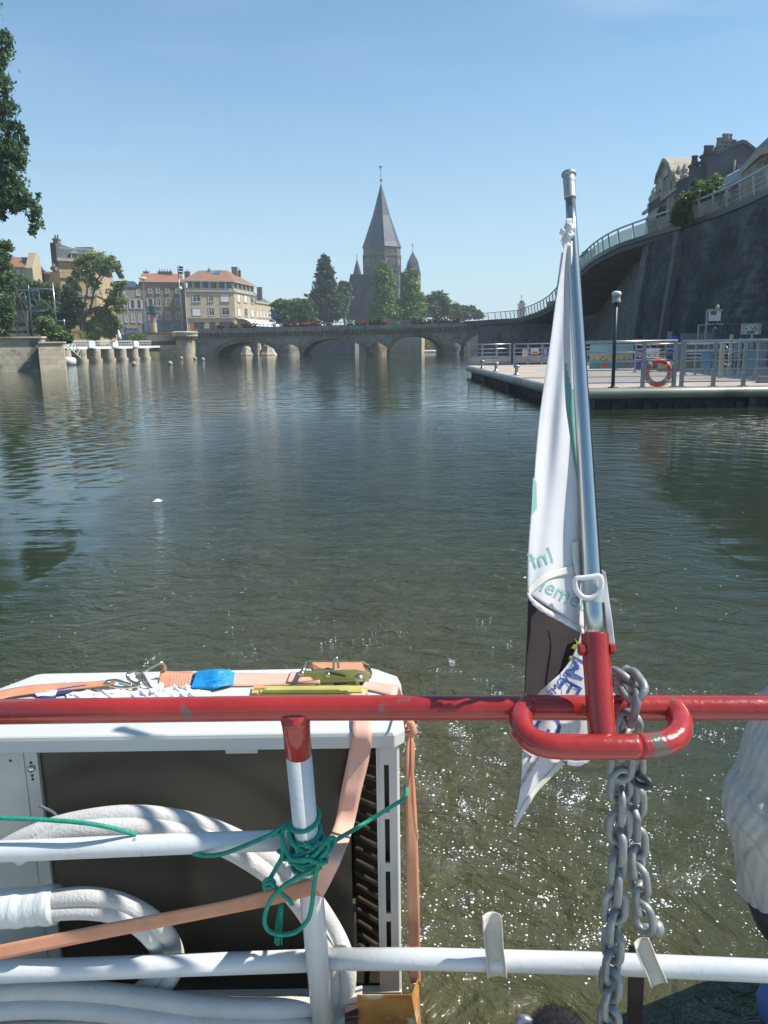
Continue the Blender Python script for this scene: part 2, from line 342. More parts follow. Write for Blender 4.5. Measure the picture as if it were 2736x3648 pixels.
# ------------------------------------------------------------------ setting: water, ground
def water():
    mt = bpy.data.materials.new('river'); mt.use_nodes = True; nt = mt.node_tree; b = nt.nodes['Principled BSDF']
    lk = nt.links.new
    b.inputs['IOR'].default_value = 1.38; b.inputs['Roughness'].default_value = .045
    t = _n(nt, 'ShaderNodeTexCoord'); s = _n(nt, 'ShaderNodeSeparateXYZ'); lk(t.outputs['Object'], s.inputs[0])
    def mth(op, a, bb, clamp=False):
        n = _n(nt, 'ShaderNodeMath', operation=op, use_clamp=clamp)
        for i, q in enumerate((a, bb)):
            if q is None: continue
            if isinstance(q, (int, float)): n.inputs[i].default_value = q
            else: lk(q, n.inputs[i])
        return n.outputs[0]
    def noise(sc, st, det=4, rot=0, rough=.5, dist=0):
        mpp = _n(nt, 'ShaderNodeMapping'); mpp.inputs['Scale'].default_value = st; mpp.inputs['Rotation'].default_value = (0, 0, rot); lk(t.outputs['Object'], mpp.inputs[0])
        n = _n(nt, 'ShaderNodeTexNoise'); n.inputs['Scale'].default_value = sc; n.inputs['Detail'].default_value = det; n.inputs['Roughness'].default_value = rough; n.inputs['Distortion'].default_value = dist
        lk(mpp.outputs[0], n.inputs['Vector']); return n.outputs['Fac']
    big = noise(.35, (1, 1, 1), 2)
    # churned wake: a strip behind the stern that widens and fades with distance
    half = mth('MULTIPLY_ADD', s.outputs[1], .20); nt.nodes[-1].inputs[2].default_value = 1.3
    xs = mth('SUBTRACT', s.outputs[0], .1)
    ax = mth('ABSOLUTE', xs, None)
    wob = mth('MULTIPLY', mth('SUBTRACT', big, .5), 3.0)
    q = mth('SUBTRACT', half, mth('ADD', ax, wob)); w1 = mth('MULTIPLY', mth('ADD', q, .5), .42, True)
    fade = mth('SUBTRACT', 1.0, mth('MULTIPLY', s.outputs[1], .045), True)
    wake = mth('MULTIPLY', w1, fade, True)
    lon = noise(1.15, (.5, 1.7, 1), 2, .12)         # long lazy ripples
    mid = noise(2.6, (.6, 1.4, 1), 3, -.25)
    ring = _n(nt, 'ShaderNodeTexWave', wave_type='RINGS', rings_direction='SPHERICAL'); ring.inputs['Scale'].default_value = .75; ring.inputs['Distortion'].default_value = 4; ring.inputs['Detail'].default_value = 2; ring.inputs['Detail Scale'].default_value = .6
    rm = _n(nt, 'ShaderNodeMapping'); rm.inputs['Location'].default_value = (-2.0, -9, 0); lk(t.outputs['Object'], rm.inputs[0]); lk(rm.outputs[0], ring.inputs['Vector'])
    chop = noise(7.5, (1, 1.2, 1), 5, .3, .6, .6)
    chop2 = noise(2.6, (.8, 1.3, 1), 4, .5, .55, 1.4)
    base_w = mth('ADD', mth('MULTIPLY', lon, .030), mth('ADD', mth('MULTIPLY', mid, .0055), mth('MULTIPLY', ring.outputs['Fac'], .0040)))
    far = mth('SUBTRACT', 1.0, mth('MULTIPLY', mth('MULTIPLY', mth('SUBTRACT', s.outputs[1], 8), .04, True), .25))
    base_w = mth('MULTIPLY', base_w, far)
    calm = mth('ADD', mth('MULTIPLY', mth('MULTIPLY', mth('SUBTRACT', s.outputs[1], 6), .09, True), .65), .35)
    base_w = mth('MULTIPLY', base_w, calm)
    fine = noise(24, (1, 1.3, 1), 3, .9, .6, .4)
    ck = mth('MULTIPLY', mth('ADD', mth('MULTIPLY', fine, .008), mth('ADD', mth('MULTIPLY', chop, .055), mth('MULTIPLY', chop2, .115))), mth('ADD', mth('MULTIPLY', wake, 1.0), .012))
    h = mth('ADD', base_w, ck)
    bn = _n(nt, 'ShaderNodeBump'); bn.inputs['Distance'].default_value = 1.0; bn.inputs['Strength'].default_value = 1.0; lk(h, bn.inputs['Height']); lk(bn.outputs[0], b.inputs['Normal'])
    # foam and air bubbles in the wake close to the stern
    fn = noise(11, (1, .75, 1), 8, .2, .75, .4); fm = noise(.9, (1.3, .6, 1), 3, 0, .5, .8)
    near = mth('SUBTRACT', 1.25, mth('MULTIPLY', s.outputs[1], .14), True)
    f1 = mth('MULTIPLY', mth('SUBTRACT', fn, .565), 9.0, True); f2 = mth('MULTIPLY', mth('SUBTRACT', fm, .50), 6.0, True)
    foam = mth('MULTIPLY', mth('MULTIPLY', mth('MULTIPLY', f1, f2), wake), near, True)
    murk = _n(nt, 'ShaderNodeMixRGB'); murk.inputs[1].default_value = (.024, .034, .020, 1); murk.inputs[2].default_value = (.086, .076, .028, 1); lk(mth('MULTIPLY', wake, near), murk.inputs[0])
    fmx = _n(nt, 'ShaderNodeMixRGB'); fmx.inputs[2].default_value = (.55, .58, .55, 1); lk(mth('MULTIPLY', foam, .75), fmx.inputs[0]); lk(murk.outputs[0], fmx.inputs[1])
    lk(fmx.outputs[0], b.inputs['Base Color'])
    mb = MB(); mb.grid(lambda u, v: (-300+600*u, -40+475*v, 0), 8, 8)
    mb.build('water', mt, kind='structure')
water()
mb = MB(); mb.box((-300, -40, -3.2), (300, 436, -3.0)); mb.build('riverbed', 'ground', kind='structure')

# left bank land (behind the quay wall and out of frame to the left)
xl = at(232, 1318, 64).x
mb = MB()
mb.prism([(xl, 64.4, -3), (xl-1.5, 66, -3), (-37, 80, -3), (-43, 92, -3), (-41, 121, -3), (-41, 150, -3), (-299, 150, -3), (-299, -10, -3), (-34, -10, -3), (-30, 30, -3), (-32.5, 64.4, -3)], (0, 0, 5.3))
mb.build('left_bank', 'ground', kind='structure')
mb = MB(); mb.box((-299, 150.2, -3), (-5.0, 420, 4.0)); mb.build('town_ground', 'asphalt', kind='structure')
mb = MB(); mb.box((-4.9, 340, -3), (299, 435, 3.6)); mb.build('far_ground', 'ground', kind='structure')
mb = MB(); mb.prism([(-14, 185, -3), (34, 185, -3), (40, 330, -3), (-20, 330, -3)], (0, 0, 6.2)); mb.build('island', 'ground', kind='structure')

# left quay wall: long dirty stretch and the paler repaired end
Q0 = at(0, 1323, 64)
mb = MB(); xw = at(165, 1318, 64).x
mb.prism([(-70, 44, -1), (xw, 63.6, -1), (xw, 64.38, -1), (-70, 64.38, -1)], (0, 0, 3.55)); mb.build('quay_wall', 'quay_stone', label='long lichen-stained stone quay wall at the left edge below the scaffold', cat='wall')
mb = MB(); mb.prism([(xw+.003, 62.9, -1), (xl, 64.1, -1), (xl, 64.38, -1), (xw+.003, 64.38, -1)], (0, 0, 3.15)); mb.build('quay_wall', 'pale_stone', label='short pale repaired end of the quay wall beside the footbridge', cat='wall')
mb = MB()
mb.prism([(-70, 43.8, 2.553), (xw+.1, 63.4, 2.553), (xw+.1, 64.5, 2.553), (-70, 64.5, 2.553)], (0, 0, .13))
mb.build('coping', 'quay_stone', label='weathered coping along the top of the long quay wall at the left edge', cat='coping')
mb = MB(); mb.prism([(xw+.11, 62.8, 2.153), (xl+.1, 64.0, 2.153), (xl+.1, 64.5, 2.153), (xw+.11, 64.5, 2.153)], (0, 0, .11)); mb.build('coping', 'pale_stone', label='short pale coping on the repaired end of the quay wall', cat='coping')

# ------------------------------------------------------------------ weir footbridge with seven stone piers
A = Vector((-39.0, 95.0, 0)); B = Vector((-35.2, 119, 0)); dr = (B-A).normalized(); nr = Vector((dr.y, -dr.x, 0))
wf = empty('footbridge', A, 'white steel footbridge on seven pale stone piers over the weir', 'footbridge')
for i in range(7):
    c = A+(B-A)*((i+.35)/6.9); mb = MB(); pts = []
    prof = [(-2.6, -.62), (1.0, -.62)]+[(1.0+.62*math.cos(a), .62*math.sin(a)) for a in np.linspace(-1.4, 1.4, 9)]+[(1.0, .62), (-2.6, .62)]
    for flare, z0, z1 in ((1.12, -1.5, .35), (1.0, .353, 1.55)):
        mb.prism([c+nr*(a if a < 0 else a*flare)+dr*b*flare+Vector((0, 0, z0)) for a, b in prof], (0, 0, z1-z0))
    mb.build('pier', 'pale_stone', wf)
mb = MB(); mb.obox((A+B)/2+nr*.2+Vector((0, 0, 1.74)), dr, nr, (0, 0, 1), 33, 2.2, .28); mb.build('deck', 'white_paint', wf)
mb = MB()
for k in range(4):
    a = A+dr*(k*6.1+1.6)+nr*1.32
    for i in range(9):
        p = a+dr*i*.48; mb.bar(p+Vector((0, 0, 1.6)), p+nr*.1+Vector((0, 0, 2.55)), .05)
    mb.bar(a+nr*.1+Vector((0, 0, 2.55)), a+dr*3.9+nr*.1+Vector((0, 0, 2.55)), .09)
    mb.bar(a+nr*.05+Vector((0, 0, 2.2)), a+dr*3.9+nr*.05+Vector((0, 0, 2.2)), .04)
    mb.bar(a+Vector((0, 0, 1.72)), a+dr*4.1+Vector((0, 0, 1.72)), .12, .34)
mb.build('railing', 'white_paint', wf)
for k in range(4):
    mb = MB(); a = A+dr*(k*6.1+.4)+nr*1.35+Vector((0, 0, 2.12)); mb.obox(a, dr, nr, (0, 0, 1), 1.5, .5, .78); mb.obox(a+Vector((0, 0, .42)), dr, nr, (0, 0, 1), 1.3, .4, .1); mb.build('winch_housing', 'white_paint', wf)
mb = MB(); mb.obox((A+B)/2-nr*2.4+Vector((0, 0, .3)), dr, nr, (0, 0, 1), 33, .3, 2.4); mb.build('sluice_gate', 'sheet_pile', wf)
# lattice gangway between wall and footbridge
gw = MB(); g0, g1 = at(222, 1219, 80), at(283, 1240, 95); d = Vector((0, 0, .9))
gw.bar(g0, g1+Vector((0, 0, -1.1)), .09); gw.bar(g0+d, g1+d+Vector((0, 0, -1.1)), .09)
for i in range(6):
    a = g0.lerp(g1+Vector((0, 0, -1.1)), i/5); gw.bar(a, a+d, .06)
    if i < 5: b_ = g0.lerp(g1+Vector((0, 0, -1.1)), (i+1)/5); gw.bar(a, b_+d, .05)
gw.build('gangway', 'white_paint', label='sloping lattice gangway between the quay wall and the white footbridge', cat='gangway')
mb = MB(); c = at(243, 1284, 82); mb.lathe((c.x, c.y, .02), [(.55, 0), (.75, .1), (.78, .6), (.6, .75), (.2, .85)], 14); mb.build('float', 'white_paint', smooth=True, label='white float on the water under the gangway', cat='float')
for i, (px, py, lb) in enumerate(((478, 1302, 'pale buoy off the fourth and fifth pier'), (606, 1300, 'pale buoy nearest to the round bastion, larger one'), (646, 1280, 'small pale buoy at the foot of the round bastion'), (695, 1282, 'small pale buoy to the right of the bastion'), (723, 1285, 'pale buoy before the blind end of the bridge'))):
    c = gz(px, py); mb = MB(); mb.lathe((c.x, c.y, -.1), [(.06, 0), (.2, .1), (.25, .25), (.2, .4), (.06, .48)], 12); mb.build('buoy', 'trim_stone', smooth=True, label=lb, cat='buoy', group='buoys in front of the weir')

# ------------------------------------------------------------------ bridge
YB = 122.0
def bx(px): return at(px, 1235, YB).x
def bz(px, py): return at(px, py, YB).z
br = empty('stone_bridge', (bx(1200), YB, 0), 'long stone road bridge with low round arches across the river', 'bridge')
arches = [(772, 990, 1219), (1078, 1304, 1207), (1386, 1580, 1197), (1648, 1846, 1184)]
xs0, xs1 = bx(690), bx(2000)
def topz(x): 
    t = (x-xs0)/(xs1-xs0); return 3.75+.60*t
def arcpts(a, n=18, grow=0.0, depth=-1.0):
    x0, x1, zc = bx(a[0])-grow, bx(a[1])+grow, bz((a[0]+a[1])/2, a[2])+grow
    xm = (x0+x1)/2; hw = (x1-x0)/2; return [(xm-hw*math.cos(math.pi*i/n), -.15+(zc+.15)*math.sin(math.pi*i/n)**.9) for i in range(n+1)]
mb = MB(); DEP = 13.0
cuts = [arcpts(a) for a in arches]
edges = [xs0]+[v for c in cuts for v in (c[0][0], c[-1][0])]+[xs1]
for yy in (YB, YB+DEP):
    for i in range(0, len(edges), 2):
        a, b = edges[i], edges[i+1]; mb.add([(a, yy, -1), (b, yy, -1), (b, yy, topz(b)), (a, yy, topz(a))], [(0, 1, 2, 3)])
    for c in cuts:
        for i in range(len(c)-1):
            (xa, za), (xb, zb) = c[i], c[i+1]; mb.add([(xa, yy, za), (xb, yy, zb), (xb, yy, topz(xb)), (xa, yy, topz(xa))], [(0, 1, 2, 3)])
for c in cuts:
    for i in range(len(c)-1):
        (xa, za), (xb, zb) = c[i], c[i+1]; mb.add([(xa, YB, za), (xa, YB+DEP, za), (xb, YB+DEP, zb), (xb, YB, zb)], [(0, 1, 2, 3)])
    for x in (c[0][0], c[-1][0]): mb.add([(x, YB, -1), (x, YB+DEP, -1), (x, YB+DEP, -.15), (x, YB, -.15)], [(0, 1, 2, 3)])
mb.add([(xs0, YB, topz(xs0)), (xs1, YB, topz(xs1)), (xs1, YB+DEP, topz(xs1)), (xs0, YB+DEP, topz(xs0))], [(0, 1, 2, 3)])
mb.build('arcade', 'bridge_stone', br)
for a in arches:
    mb = MB(); o, i_ = arcpts(a, 24, .62), arcpts(a, 24, .02)
    for k in range(24):
        q = [(i_[k][0], i_[k][1]), (i_[k+1][0], i_[k+1][1]), (o[k+1][0], o[k+1][1]), (o[k][0], o[k][1])]
        mb.prism([(x, YB-.12, z) for x, z in q], (0, .115, 0))
    mb.build('arch_ring', 'arch_stone', br)
for (p0, p1) in ((995, 1072), (1309, 1382), (1585, 1652)):
    mb = MB(); x0, x1 = bx(p0), bx(p1); xm = (x0+x1)/2; hw = (x1-x0)/2
    poly = [(x0, YB-.003, -1), (x0+.3, YB-1.2, -1)]+[(xm+hw*.62*math.sin(a), YB-1.2-1.3*math.cos(a), -1) for a in np.linspace(-1.2, 1.2, 9)]+[(x1-.3, YB-1.2, -1), (x1, YB-.003, -1)]
    mb.prism(poly, (0, 0, 2.05)); sh = [(xm+(p[0]-xm)*.9, YB-.003+(p[1]-YB)*.9, 1.053) for p in poly]
    for lev in range(4):
        k0, k1 = 1-lev*.22, 1-(lev+1)*.22
        mb.hexa if False else None
        ring = [(xm+(p[0]-xm)*k0, YB-.004+(p[1]-YB)*k0, 1.053+lev*.22) for p in poly]; mb.prism(ring, (0, 0, .217))
    mb.build('cutwater', 'arch_stone' if p0 > 1200 and p0 < 1500 else 'bridge_stone', br)
mb = MB(); n = 70
for i in range(n):
    x = xs0+(bx(1640)-xs0)*(i+.5)/n; z = topz(x); mb.box((x-.26, YB-.42, z-.62), (x+.14, YB-.003, z-.2)); mb.box((x-.2, YB-.25, z-.85), (x+.08, YB-.003, z-.623))
mb.build('corbel_band', 'arch_stone', br)
mb = MB()
for i in range(30):
    xa = xs0+(xs1-xs0)*i/30; xb = xs0+(xs1-xs0)*(i+1)/30-.02
    mb.hexa([(xa, YB-.55, topz(xa)-.197), (xb, YB-.55, topz(xb)-.197), (xb, YB+.3, topz(xb)-.197+.2), (xa, YB+.3, topz(xa)-.197+.2)], [(xa, YB-.55, topz(xa)+.55), (xb, YB-.55, topz(xb)+.55), (xb, YB+.3, topz(xb)+.55), (xa, YB+.3, topz(xa)+.55)])
mb.build('parapet', 'bridge_stone', br)
mb = MB(); x0, x1 = bx(1607), bx(1642); mb.box((x0, YB-.1, bz(1625, 1206)), (x1, YB-.004, bz(1625, 1183))); mb.build('plaque', 'arch_stone', br)
mb = MB(); xa, xb = bx(1555), bx(715)
zr = lambda x: topz(x)+.55
for i in range(60):
    x = xb+(xa-xb)*i/59; mb.bar((x, YB-.2, zr(x)), (x, YB-.2, zr(x)+.42), .06)
mb.bar((xb, YB-.2, zr(xb)+.42), (xa, YB-.2, zr(xa)+.42), .09); mb.build('railing', 'metal_grey', br)
# round bastion
tw = empty('bastion', (at(668, 1272, YB).x, YB-.5, 0), 'round pale stone bastion with a corbelled rim at the left end of the bridge', 'tower')
tx = tw.location.x
mb = MB(); mb.lathe((tx, YB-.2, -1), [(1.62, 0), (1.62, 1.3), (1.5, 1.303), (1.5, 4.1)], 28); mb.build('shaft', 'pale_stone', tw, smooth=False)
mb = MB()
for i in range(18):
    a = 2*math.pi*i/18; c = Vector((tx+1.68*math.cos(a), YB-.2+1.68*math.sin(a), 2.9)); mb.lathe(c, [(.05, -.35), (.17, .0), (.17, .28)], 8)
mb.build('corbels', 'arch_stone', tw)
mb = MB(); mb.lathe((tx, YB-.2, 3.183), [(1.95, 0), (1.95, .45), (2.05, .453), (2.05, .62), (1.7, .75)], 28); mb.build('rim', 'pale_stone', tw)
mb = MB(); x0 = at(596, 1270, YB).x; mb.box((x0-1, YB-.6, -1), (tx-1.3, YB+.8, 1.95)); mb.build('wing_wall', 'pale_stone', tw)
mb = MB(); mb.box((at(455, 1180, 124).x, 124, 1), (tx-.5, 125, 3.9)); mb.box((tx-6, YB+.2, 2.6), (tx-1, YB+.9, 3.5)); mb.build('retaining_wall', 'bridge_stone', label='dark retaining wall behind the footbridge, left of the bastion', cat='wall')
mb = MB(); mb.hexa([(-34, YB+1, 2.4), (bx(700), YB+1, 3.2), (bx(700), 150, 3.2), (-34, 150, 2.4)], [(-34, YB+1, 3.6), (bx(700), YB+1, 3.9), (bx(700), 150.1, 3.9), (-34, 150.1, 3.9)]); mb.build('road', 'asphalt', kind='structure')
# flower boxes along the bridge railing
fl = [(790, 'flower_bed'), (835, 'flower_bed'), (880, 'flower_bed'), (905, 'flower_bed'), (1030, 'flower_bed'), (1055, 'flower_red'), (1080, 'flower_bed'), (1105, 'flower_red'), (1135, 'flower_red'), (1250, 'leaf_olive'), (1282, 'leaf_olive'), (1296, 'flower_red'), (1325, 'flower_bed'), (1345, 'flower_bed'), (1366, 'flower_red'), (1478, 'flower_bed'), (1503, 'flower_bed'), (1527, 'flower_red'), (1552, 'flower_bed'), (1575, 'flower_bed'), (1600, 'flower_red'), (1622, 'flower_bed')]
ORD = ['first', 'second', 'third', 'fourth', 'fifth', 'sixth', 'seventh', 'eighth', 'ninth', 'tenth', 'eleventh']
CL = ((1000, 'above the left arch'), (1200, 'under the dark poplar'), (1400, 'before the church'), (1700, 'above the right arch')); cnt_ = {}
for i, (px, mt) in enumerate(fl):
    x = bx(px); z = topz(x)+.62; wh = next(w for l, w in CL if px < l); cnt_[wh] = cnt_.get(wh, 0)+1
    what = {'flower_red': 'red geranium box', 'leaf_olive': 'tall leafy planter box', 'flower_bed': 'dark leafy box'}[mt]
    e = empty('flower_box', (x, YB-.45, z), f'{what} on the railing {wh}, {ORD[cnt_[wh]-1]} from the left', 'flower box', 'flower boxes on the bridge')
    mb = MB(); mb.box((x-.5, YB-.6, z-.15), (x+.5, YB-.25, z+.12)); mb.build('box', 'dark_metal', e)
    crown('plants', [((x-.2, YB-.42, z+.30), (.5, .3, .34)), ((x+.3, YB-.42, z+.26), (.5, .3, .30)), ((x, YB-.5, z+.05), (.6, .2, .2))], 420, .11, mt, e)
# quay walls and greenery seen through the arches
mb = MB(); p = at(1450, 1250, 150); q = at(1497, 1250, 141)
mb.prism([(p.x-3.6, 176, -1), (q.x+.9, 143, -1), (q.x+.3, 142, -1), (p.x-5.5, 174, -1)], (0, 0, 5)); mb.build('quay_wall', 'pale_stone', label='sunlit quay wall seen through the third arch of the bridge', cat='wall')
mb = MB(); mb.box((at(1528, 1250, 160).x, 158, -1), (at(1548, 1250, 160).x, 164, 4)); mb.build('wall_pier', 'pale_stone', label='pale wall pier at the right side of the third arch', cat='wall')
mb = MB(); mb.box((-40, 176.2, -1), (at(1548, 1250, 180).x, 178, 4.6)); mb.box((at(1548, 1250, 180).x+.1, 181, -1), (90, 184, 4.6)); mb.build('back_wall', 'bridge_stone', label='dark river wall far behind the bridge arches', cat='wall')
mb = MB(); p = at(1680, 1250, 150); mb.prism([(p.x-1.5, 176, -1), (p.x+.6, 140, -1), (p.x+.1, 139, -1), (p.x-4.0, 174, -1)], (0, 0, 4.5)); mb.build('quay_wall', 'pale_stone', label='sunlit rough wall seen through the fourth arch above the pontoon railing', cat='wall')
for k, (px, py, r, lb) in enumerate(((880, 1258, 1.3, 'large pale rock in the left arch of the bridge'), (955, 1250, 1.5, 'pale stone block in the left arch beside the pier'), (920, 1238, .8, 'upper pale rock seen through the left arch'))):
    c = at(px, py, 140); mb = MB(); mb.lathe((c.x, c.y, -.3), [(r*1.0, 0), (r*1.05, .4), (r*.8, .9), (r*.5, c.z+1.2), (r*.2, c.z+1.5)], 7); mb.build('rock', 'pale_stone', label=lb, cat='rock', group='rocks behind the left arch')
t = empty('hanging_tree', at(1500, 1200, 158), 'green willow foliage hanging to the water behind the third arch', 'tree')
crown('crown', [(tuple(at(1508, 1215, 156)), (1.6, 1.5, 2.4)), (tuple(at(1492, 1200, 156)), (2.2, 1.6, 1.6)), (tuple(at(1515, 1238, 156)), (1.0, 1, 1.5)), (tuple(at(1480, 1190, 158)), (2, 1.5, 1.6))], 2600, .16, 'leaf_light', t, droop=.8)
mb = MB(); mb.tube([at(1475, 1245, 159), at(1490, 1195, 158)], .2); mb.build('trunk', 'bark', t)
c = gz(1528, 1256.5); c = at(1528, 1252, 150)
pb = empty('pedal_boat', (c.x, 150, 0), 'small white and red pedal boat under the third arch', 'boat')
mb = MB()
for s_ in (-.45, .45): mb.tube([(c.x-1.3, 150+s_, .1), (c.x-1.0, 150+s_, .18), (c.x+1.0, 150+s_, .18), (c.x+1.3, 150+s_, .25)], [.08, .22, .22, .08], 8)
mb.box((c.x-1, 149.6, .3), (c.x+.9, 150.4, .42)); mb.build('hull', 'white_paint', pb)
mb = MB(); mb.box((c.x-.4, 149.7, .42), (c.x+.1, 150.3, .9)); mb.box((c.x+.3, 149.7, .42), (c.x+.7, 150.3, .7)); mb.build('seat', 'cloth_red', pb)
# ------------------------------------------------------------------ buildings
class Fac:
    """vertical facade plane through two plan points; windows are read on it"""
    def __init__(s, a, b):
        s.a = Vector((a[0], a[1], 0)); s.b = Vector((b[0], b[1], 0)); s.u = (s.b-s.a).normalized(); s.n = Vector((s.u.y, -s.u.x, 0)); s.L = (s.b-s.a).length
        if s.n.dot(Vector((0, 0, 0))-s.a) < 0: s.n = -s.n
    def uz(s, px, py):
        d = ray(px, py); t = (s.a-EYE).dot(s.n)/d.dot(s.n); p = EYE+d*t; return (p-s.a).dot(s.u), p.z
    def p(s, u, z, o=0.0): return s.a+s.u*u+Vector((0, 0, z))+s.n*o
    def slab(s, mb, u0, u1, z0, z1, o0, o1):
        mb.hexa([s.p(u0, z0, o0), s.p(u1, z0, o0), s.p(u1, z0, o1), s.p(u0, z0, o1)], [s.p(u0, z1, o0), s.p(u1, z1, o0), s.p(u1, z1, o1), s.p(u0, z1, o1)])
    def window(s, u0, u1, z0, z1, parent, style='sash', glass='glass_dark', frame='window_white', trim='trim_stone'):
        mb = MB(); t = .16; g = .02
        s.slab(mb, u0-t, u0, z0, z1+t, .003, .09); s.slab(mb, u1, u1+t, z0, z1+t, .003, .09); s.slab(mb, u0, u1, z1, z1+t, .003, .09)
        w = mb.build('window', trim, parent)
        mb = MB(); s.slab(mb, u0-.2, u1+.2, z0-.14, z0-.002, .003, .2); mb.build('sill', trim, w)
        mb = MB(); s.slab(mb, u0+.002, u1-.002, z0, z1-.002, .002, .015); mb.build('pane', glass, w)
        if style == 'sash':
            mb = MB(); f = .07; um = (u0+u1)/2
            for a, b, c, d in ((u0, u0+f, z0, z1), (u1-f, u1, z0, z1), (um-f/2, um+f/2, z0+f, z1-f), (u0+f, u1-f, z0, z0+f), (u0+f, u1-f, z1-f, z1)): s.slab(mb, a+.003, b-.003, c+.003, d-.003, .017, .05)
            s.slab(mb, u0+f, um-f/2, z0+(z1-z0)*.66, z0+(z1-z0)*.66+.05, .017, .05); s.slab(mb, um+f/2, u1-f, z0+(z1-z0)*.66, z0+(z1-z0)*.66+.05, .017, .05)
            mb.build('frame', frame, w)
        elif style == 'blind':
            mb = MB(); k = 10; hh = (z1-z0-.02)/k
            for i in range(k): s.slab(mb, u0+.03, u1-.03, z0+.01+i*hh, z0+.01+(i+.92)*hh, .017, .04)
            mb.build('roller_blind', 'window_white', w)
        elif style == 'open':
            mb = MB(); s.slab(mb, u0-.42, u0-.02, z0, z1, .095, .13); s.slab(mb, u1+.02, u1+.42, z0, z1, .095, .13); mb.build('shutter', 'shutter_grey', w)
        return w
    def win_px(s, x0, y0, x1, y1, parent, **k):
        ym, xm = (y0+y1)/2, (x0+x1)/2; ua = s.uz(x0, ym)[0]; ub = s.uz(x1, ym)[0]; za = s.uz(xm, y1)[1]; zb = s.uz(xm, y0)[1]
        return s.window(min(ua, ub), max(ua, ub), za, zb, parent, **k)
def z2(x, y): return x*.42194, 850+y*.42194
def z3(x, y): return 600+x*.42194, 900+y*.42194
def chimney(mb, c, w, d, h, pots=2):
    mb.box((c[0]-w/2, c[1]-d/2, c[2]), (c[0]+w/2, c[1]+d/2, c[2]+h)); mb.box((c[0]-w/2-.08, c[1]-d/2-.08, c[2]+h), (c[0]+w/2+.08, c[1]+d/2+.08, c[2]+h+.15))
    for i in range(pots): x = c[0]-w/2+w*(i+.5)/pots; mb.lathe((x, c[1], c[2]+h+.15), [(.13, 0), (.1, .4), (.13, .42), (.13, .5)], 8)

# corner building with hip roof
YC = 185
pA, pB = at(668, 1165, YC-4), at(840, 1165, YC)
pC = at(911, 1160, YC+15)
f1 = Fac(pA.xy, pB.xy); f2 = Fac(pB.xy, pC.xy)
zt = at(750, 1003, YC).z; zs = at(750, 1036, YC).z
cb = empty('corner_building', (pB.x, pB.y, 3.9), 'beige four-storey corner building with a brown hip roof and white awning', 'building')
dA = pA+Vector((2, 16, 0)); dC = pC+Vector((-8, 8, 0))
foot = [pA, pB, pC, Vector((pC.x-9, pC.y+6, 0)), Vector((pA.x+1, pA.y+18, 0))]
mb = MB(); mb.prism([(p.x, p.y, 3.5) for p in foot], (0, 0, zs-3.5)); mb.build('wall', 'facade_beige', cb)
cen = sum((Vector((p.x, p.y, 0)) for p in foot), Vector())/5
mb = MB(); mb.prism([(cen.x+(p.x-cen.x)*.93, cen.y+(p.y-cen.y)*.93, zs+.003) for p in foot], (0, 0, zt-zs-.2)); mb.build('attic_wall', 'glass_blue', cb)
mb = MB()
for f, n in ((f1, 6), (f2, 5)):
    for i in range(n+1): u = f.L*i/n; f.slab(mb, max(u-.25, .03), min(u+.25, f.L-.03), zs+.004, zt-.21, -.65, -.02)
    f.slab(mb, -.1, f.L-.05, zs-.35, zs+.0, .004, .35); f.slab(mb, 0.02, f.L-.35, zs+.004, zs+.5, -.55, -.1)
mb.build('loggia_piers', 'trim_stone', cb)
zr_ = at(740, 964, YC+6).z
mb = MB(); ev = [(cen.x+(p.x-cen.x)*1.06, cen.y+(p.y-cen.y)*1.06, zt-.2) for p in foot]; mb.prism(ev, (0, 0, .22)); mb.build('eaves', 'trim_stone', cb)
r0 = at(708, 964, YC+7); r1 = at(808, 963, YC+7)
ev = [(x, y, zt+.025) for x, y, z in ev]
mb = MB(); mb.add(ev+[tuple(r0), tuple(r1)], [(0, 1, 6, 5), (1, 2, 6), (2, 3, 6), (3, 4, 5, 6), (4, 0, 5), (4, 3, 2, 1, 0)]); rf = mb.build('roof', 'tile_brown', cb)
mb = MB(); c = at(837, 985, YC+9); chimney(mb, (c.x, c.y, c.z-2), 1.3, 1, 4.0, 0); mb.build('chimney', 'facade_brown', rf)
mb = MB(); c = at(853, 985, YC+12); chimney(mb, (c.x, c.y, c.z-1), .7, .8, 2.2, 1); mb.build('chimney', 'facade_grey', rf)
mb = MB(); c = at(746, 975, YC+5); chimney(mb, (c.x, c.y, c.z-1.2), .6, .6, 2.0, 1); mb.build('chimney', 'trim_stone', rf)
mb = MB(); c = [at(758, 978, YC+3.0), at(783, 978, YC+3.0), at(789, 966, YC+5.6), at(766, 966, YC+5.6)]; mb.prism([tuple(q+Vector((0, -.2, .12))) for q in c], (0, -.05, .06)); mb.build('skylight', 'glass_blue', rf)
for (a, b, c, d, st) in ((205, 355, 270, 415, 'sash'), (338, 360, 378, 412, 'sash'), (443, 352, 512, 412, 'blind'), (205, 470, 275, 530, 'blind'), (343, 470, 384, 530, 'sash'), (450, 467, 512, 527, 'sash')):
    f1.win_px(*z3(a, b), *z3(c, d), cb, style=st)
for (a, b, c, d, st) in ((580, 355, 605, 415, 'blind'), (638, 362, 662, 420, 'blind'), (694, 368, 717, 426, 'sash'), (584, 470, 609, 533, 'blind'), (644, 474, 666, 536, 'sash'), (698, 480, 720, 541, 'blind')):
    f2.win_px(*z3(a, b), *z3(c, d), cb, style=st)
mb = MB(); f1.slab(mb, 0, f1.L-.02, f1.uz(750, 1134)[1], f1.uz(750, 1134)[1]+.3, .004, .35); f2.slab(mb, 0.02, f2.L, f2.uz(870, 1137)[1], f2.uz(870, 1137)[1]+.3, .004, .35); mb.build('string_course', 'trim_stone', cb)
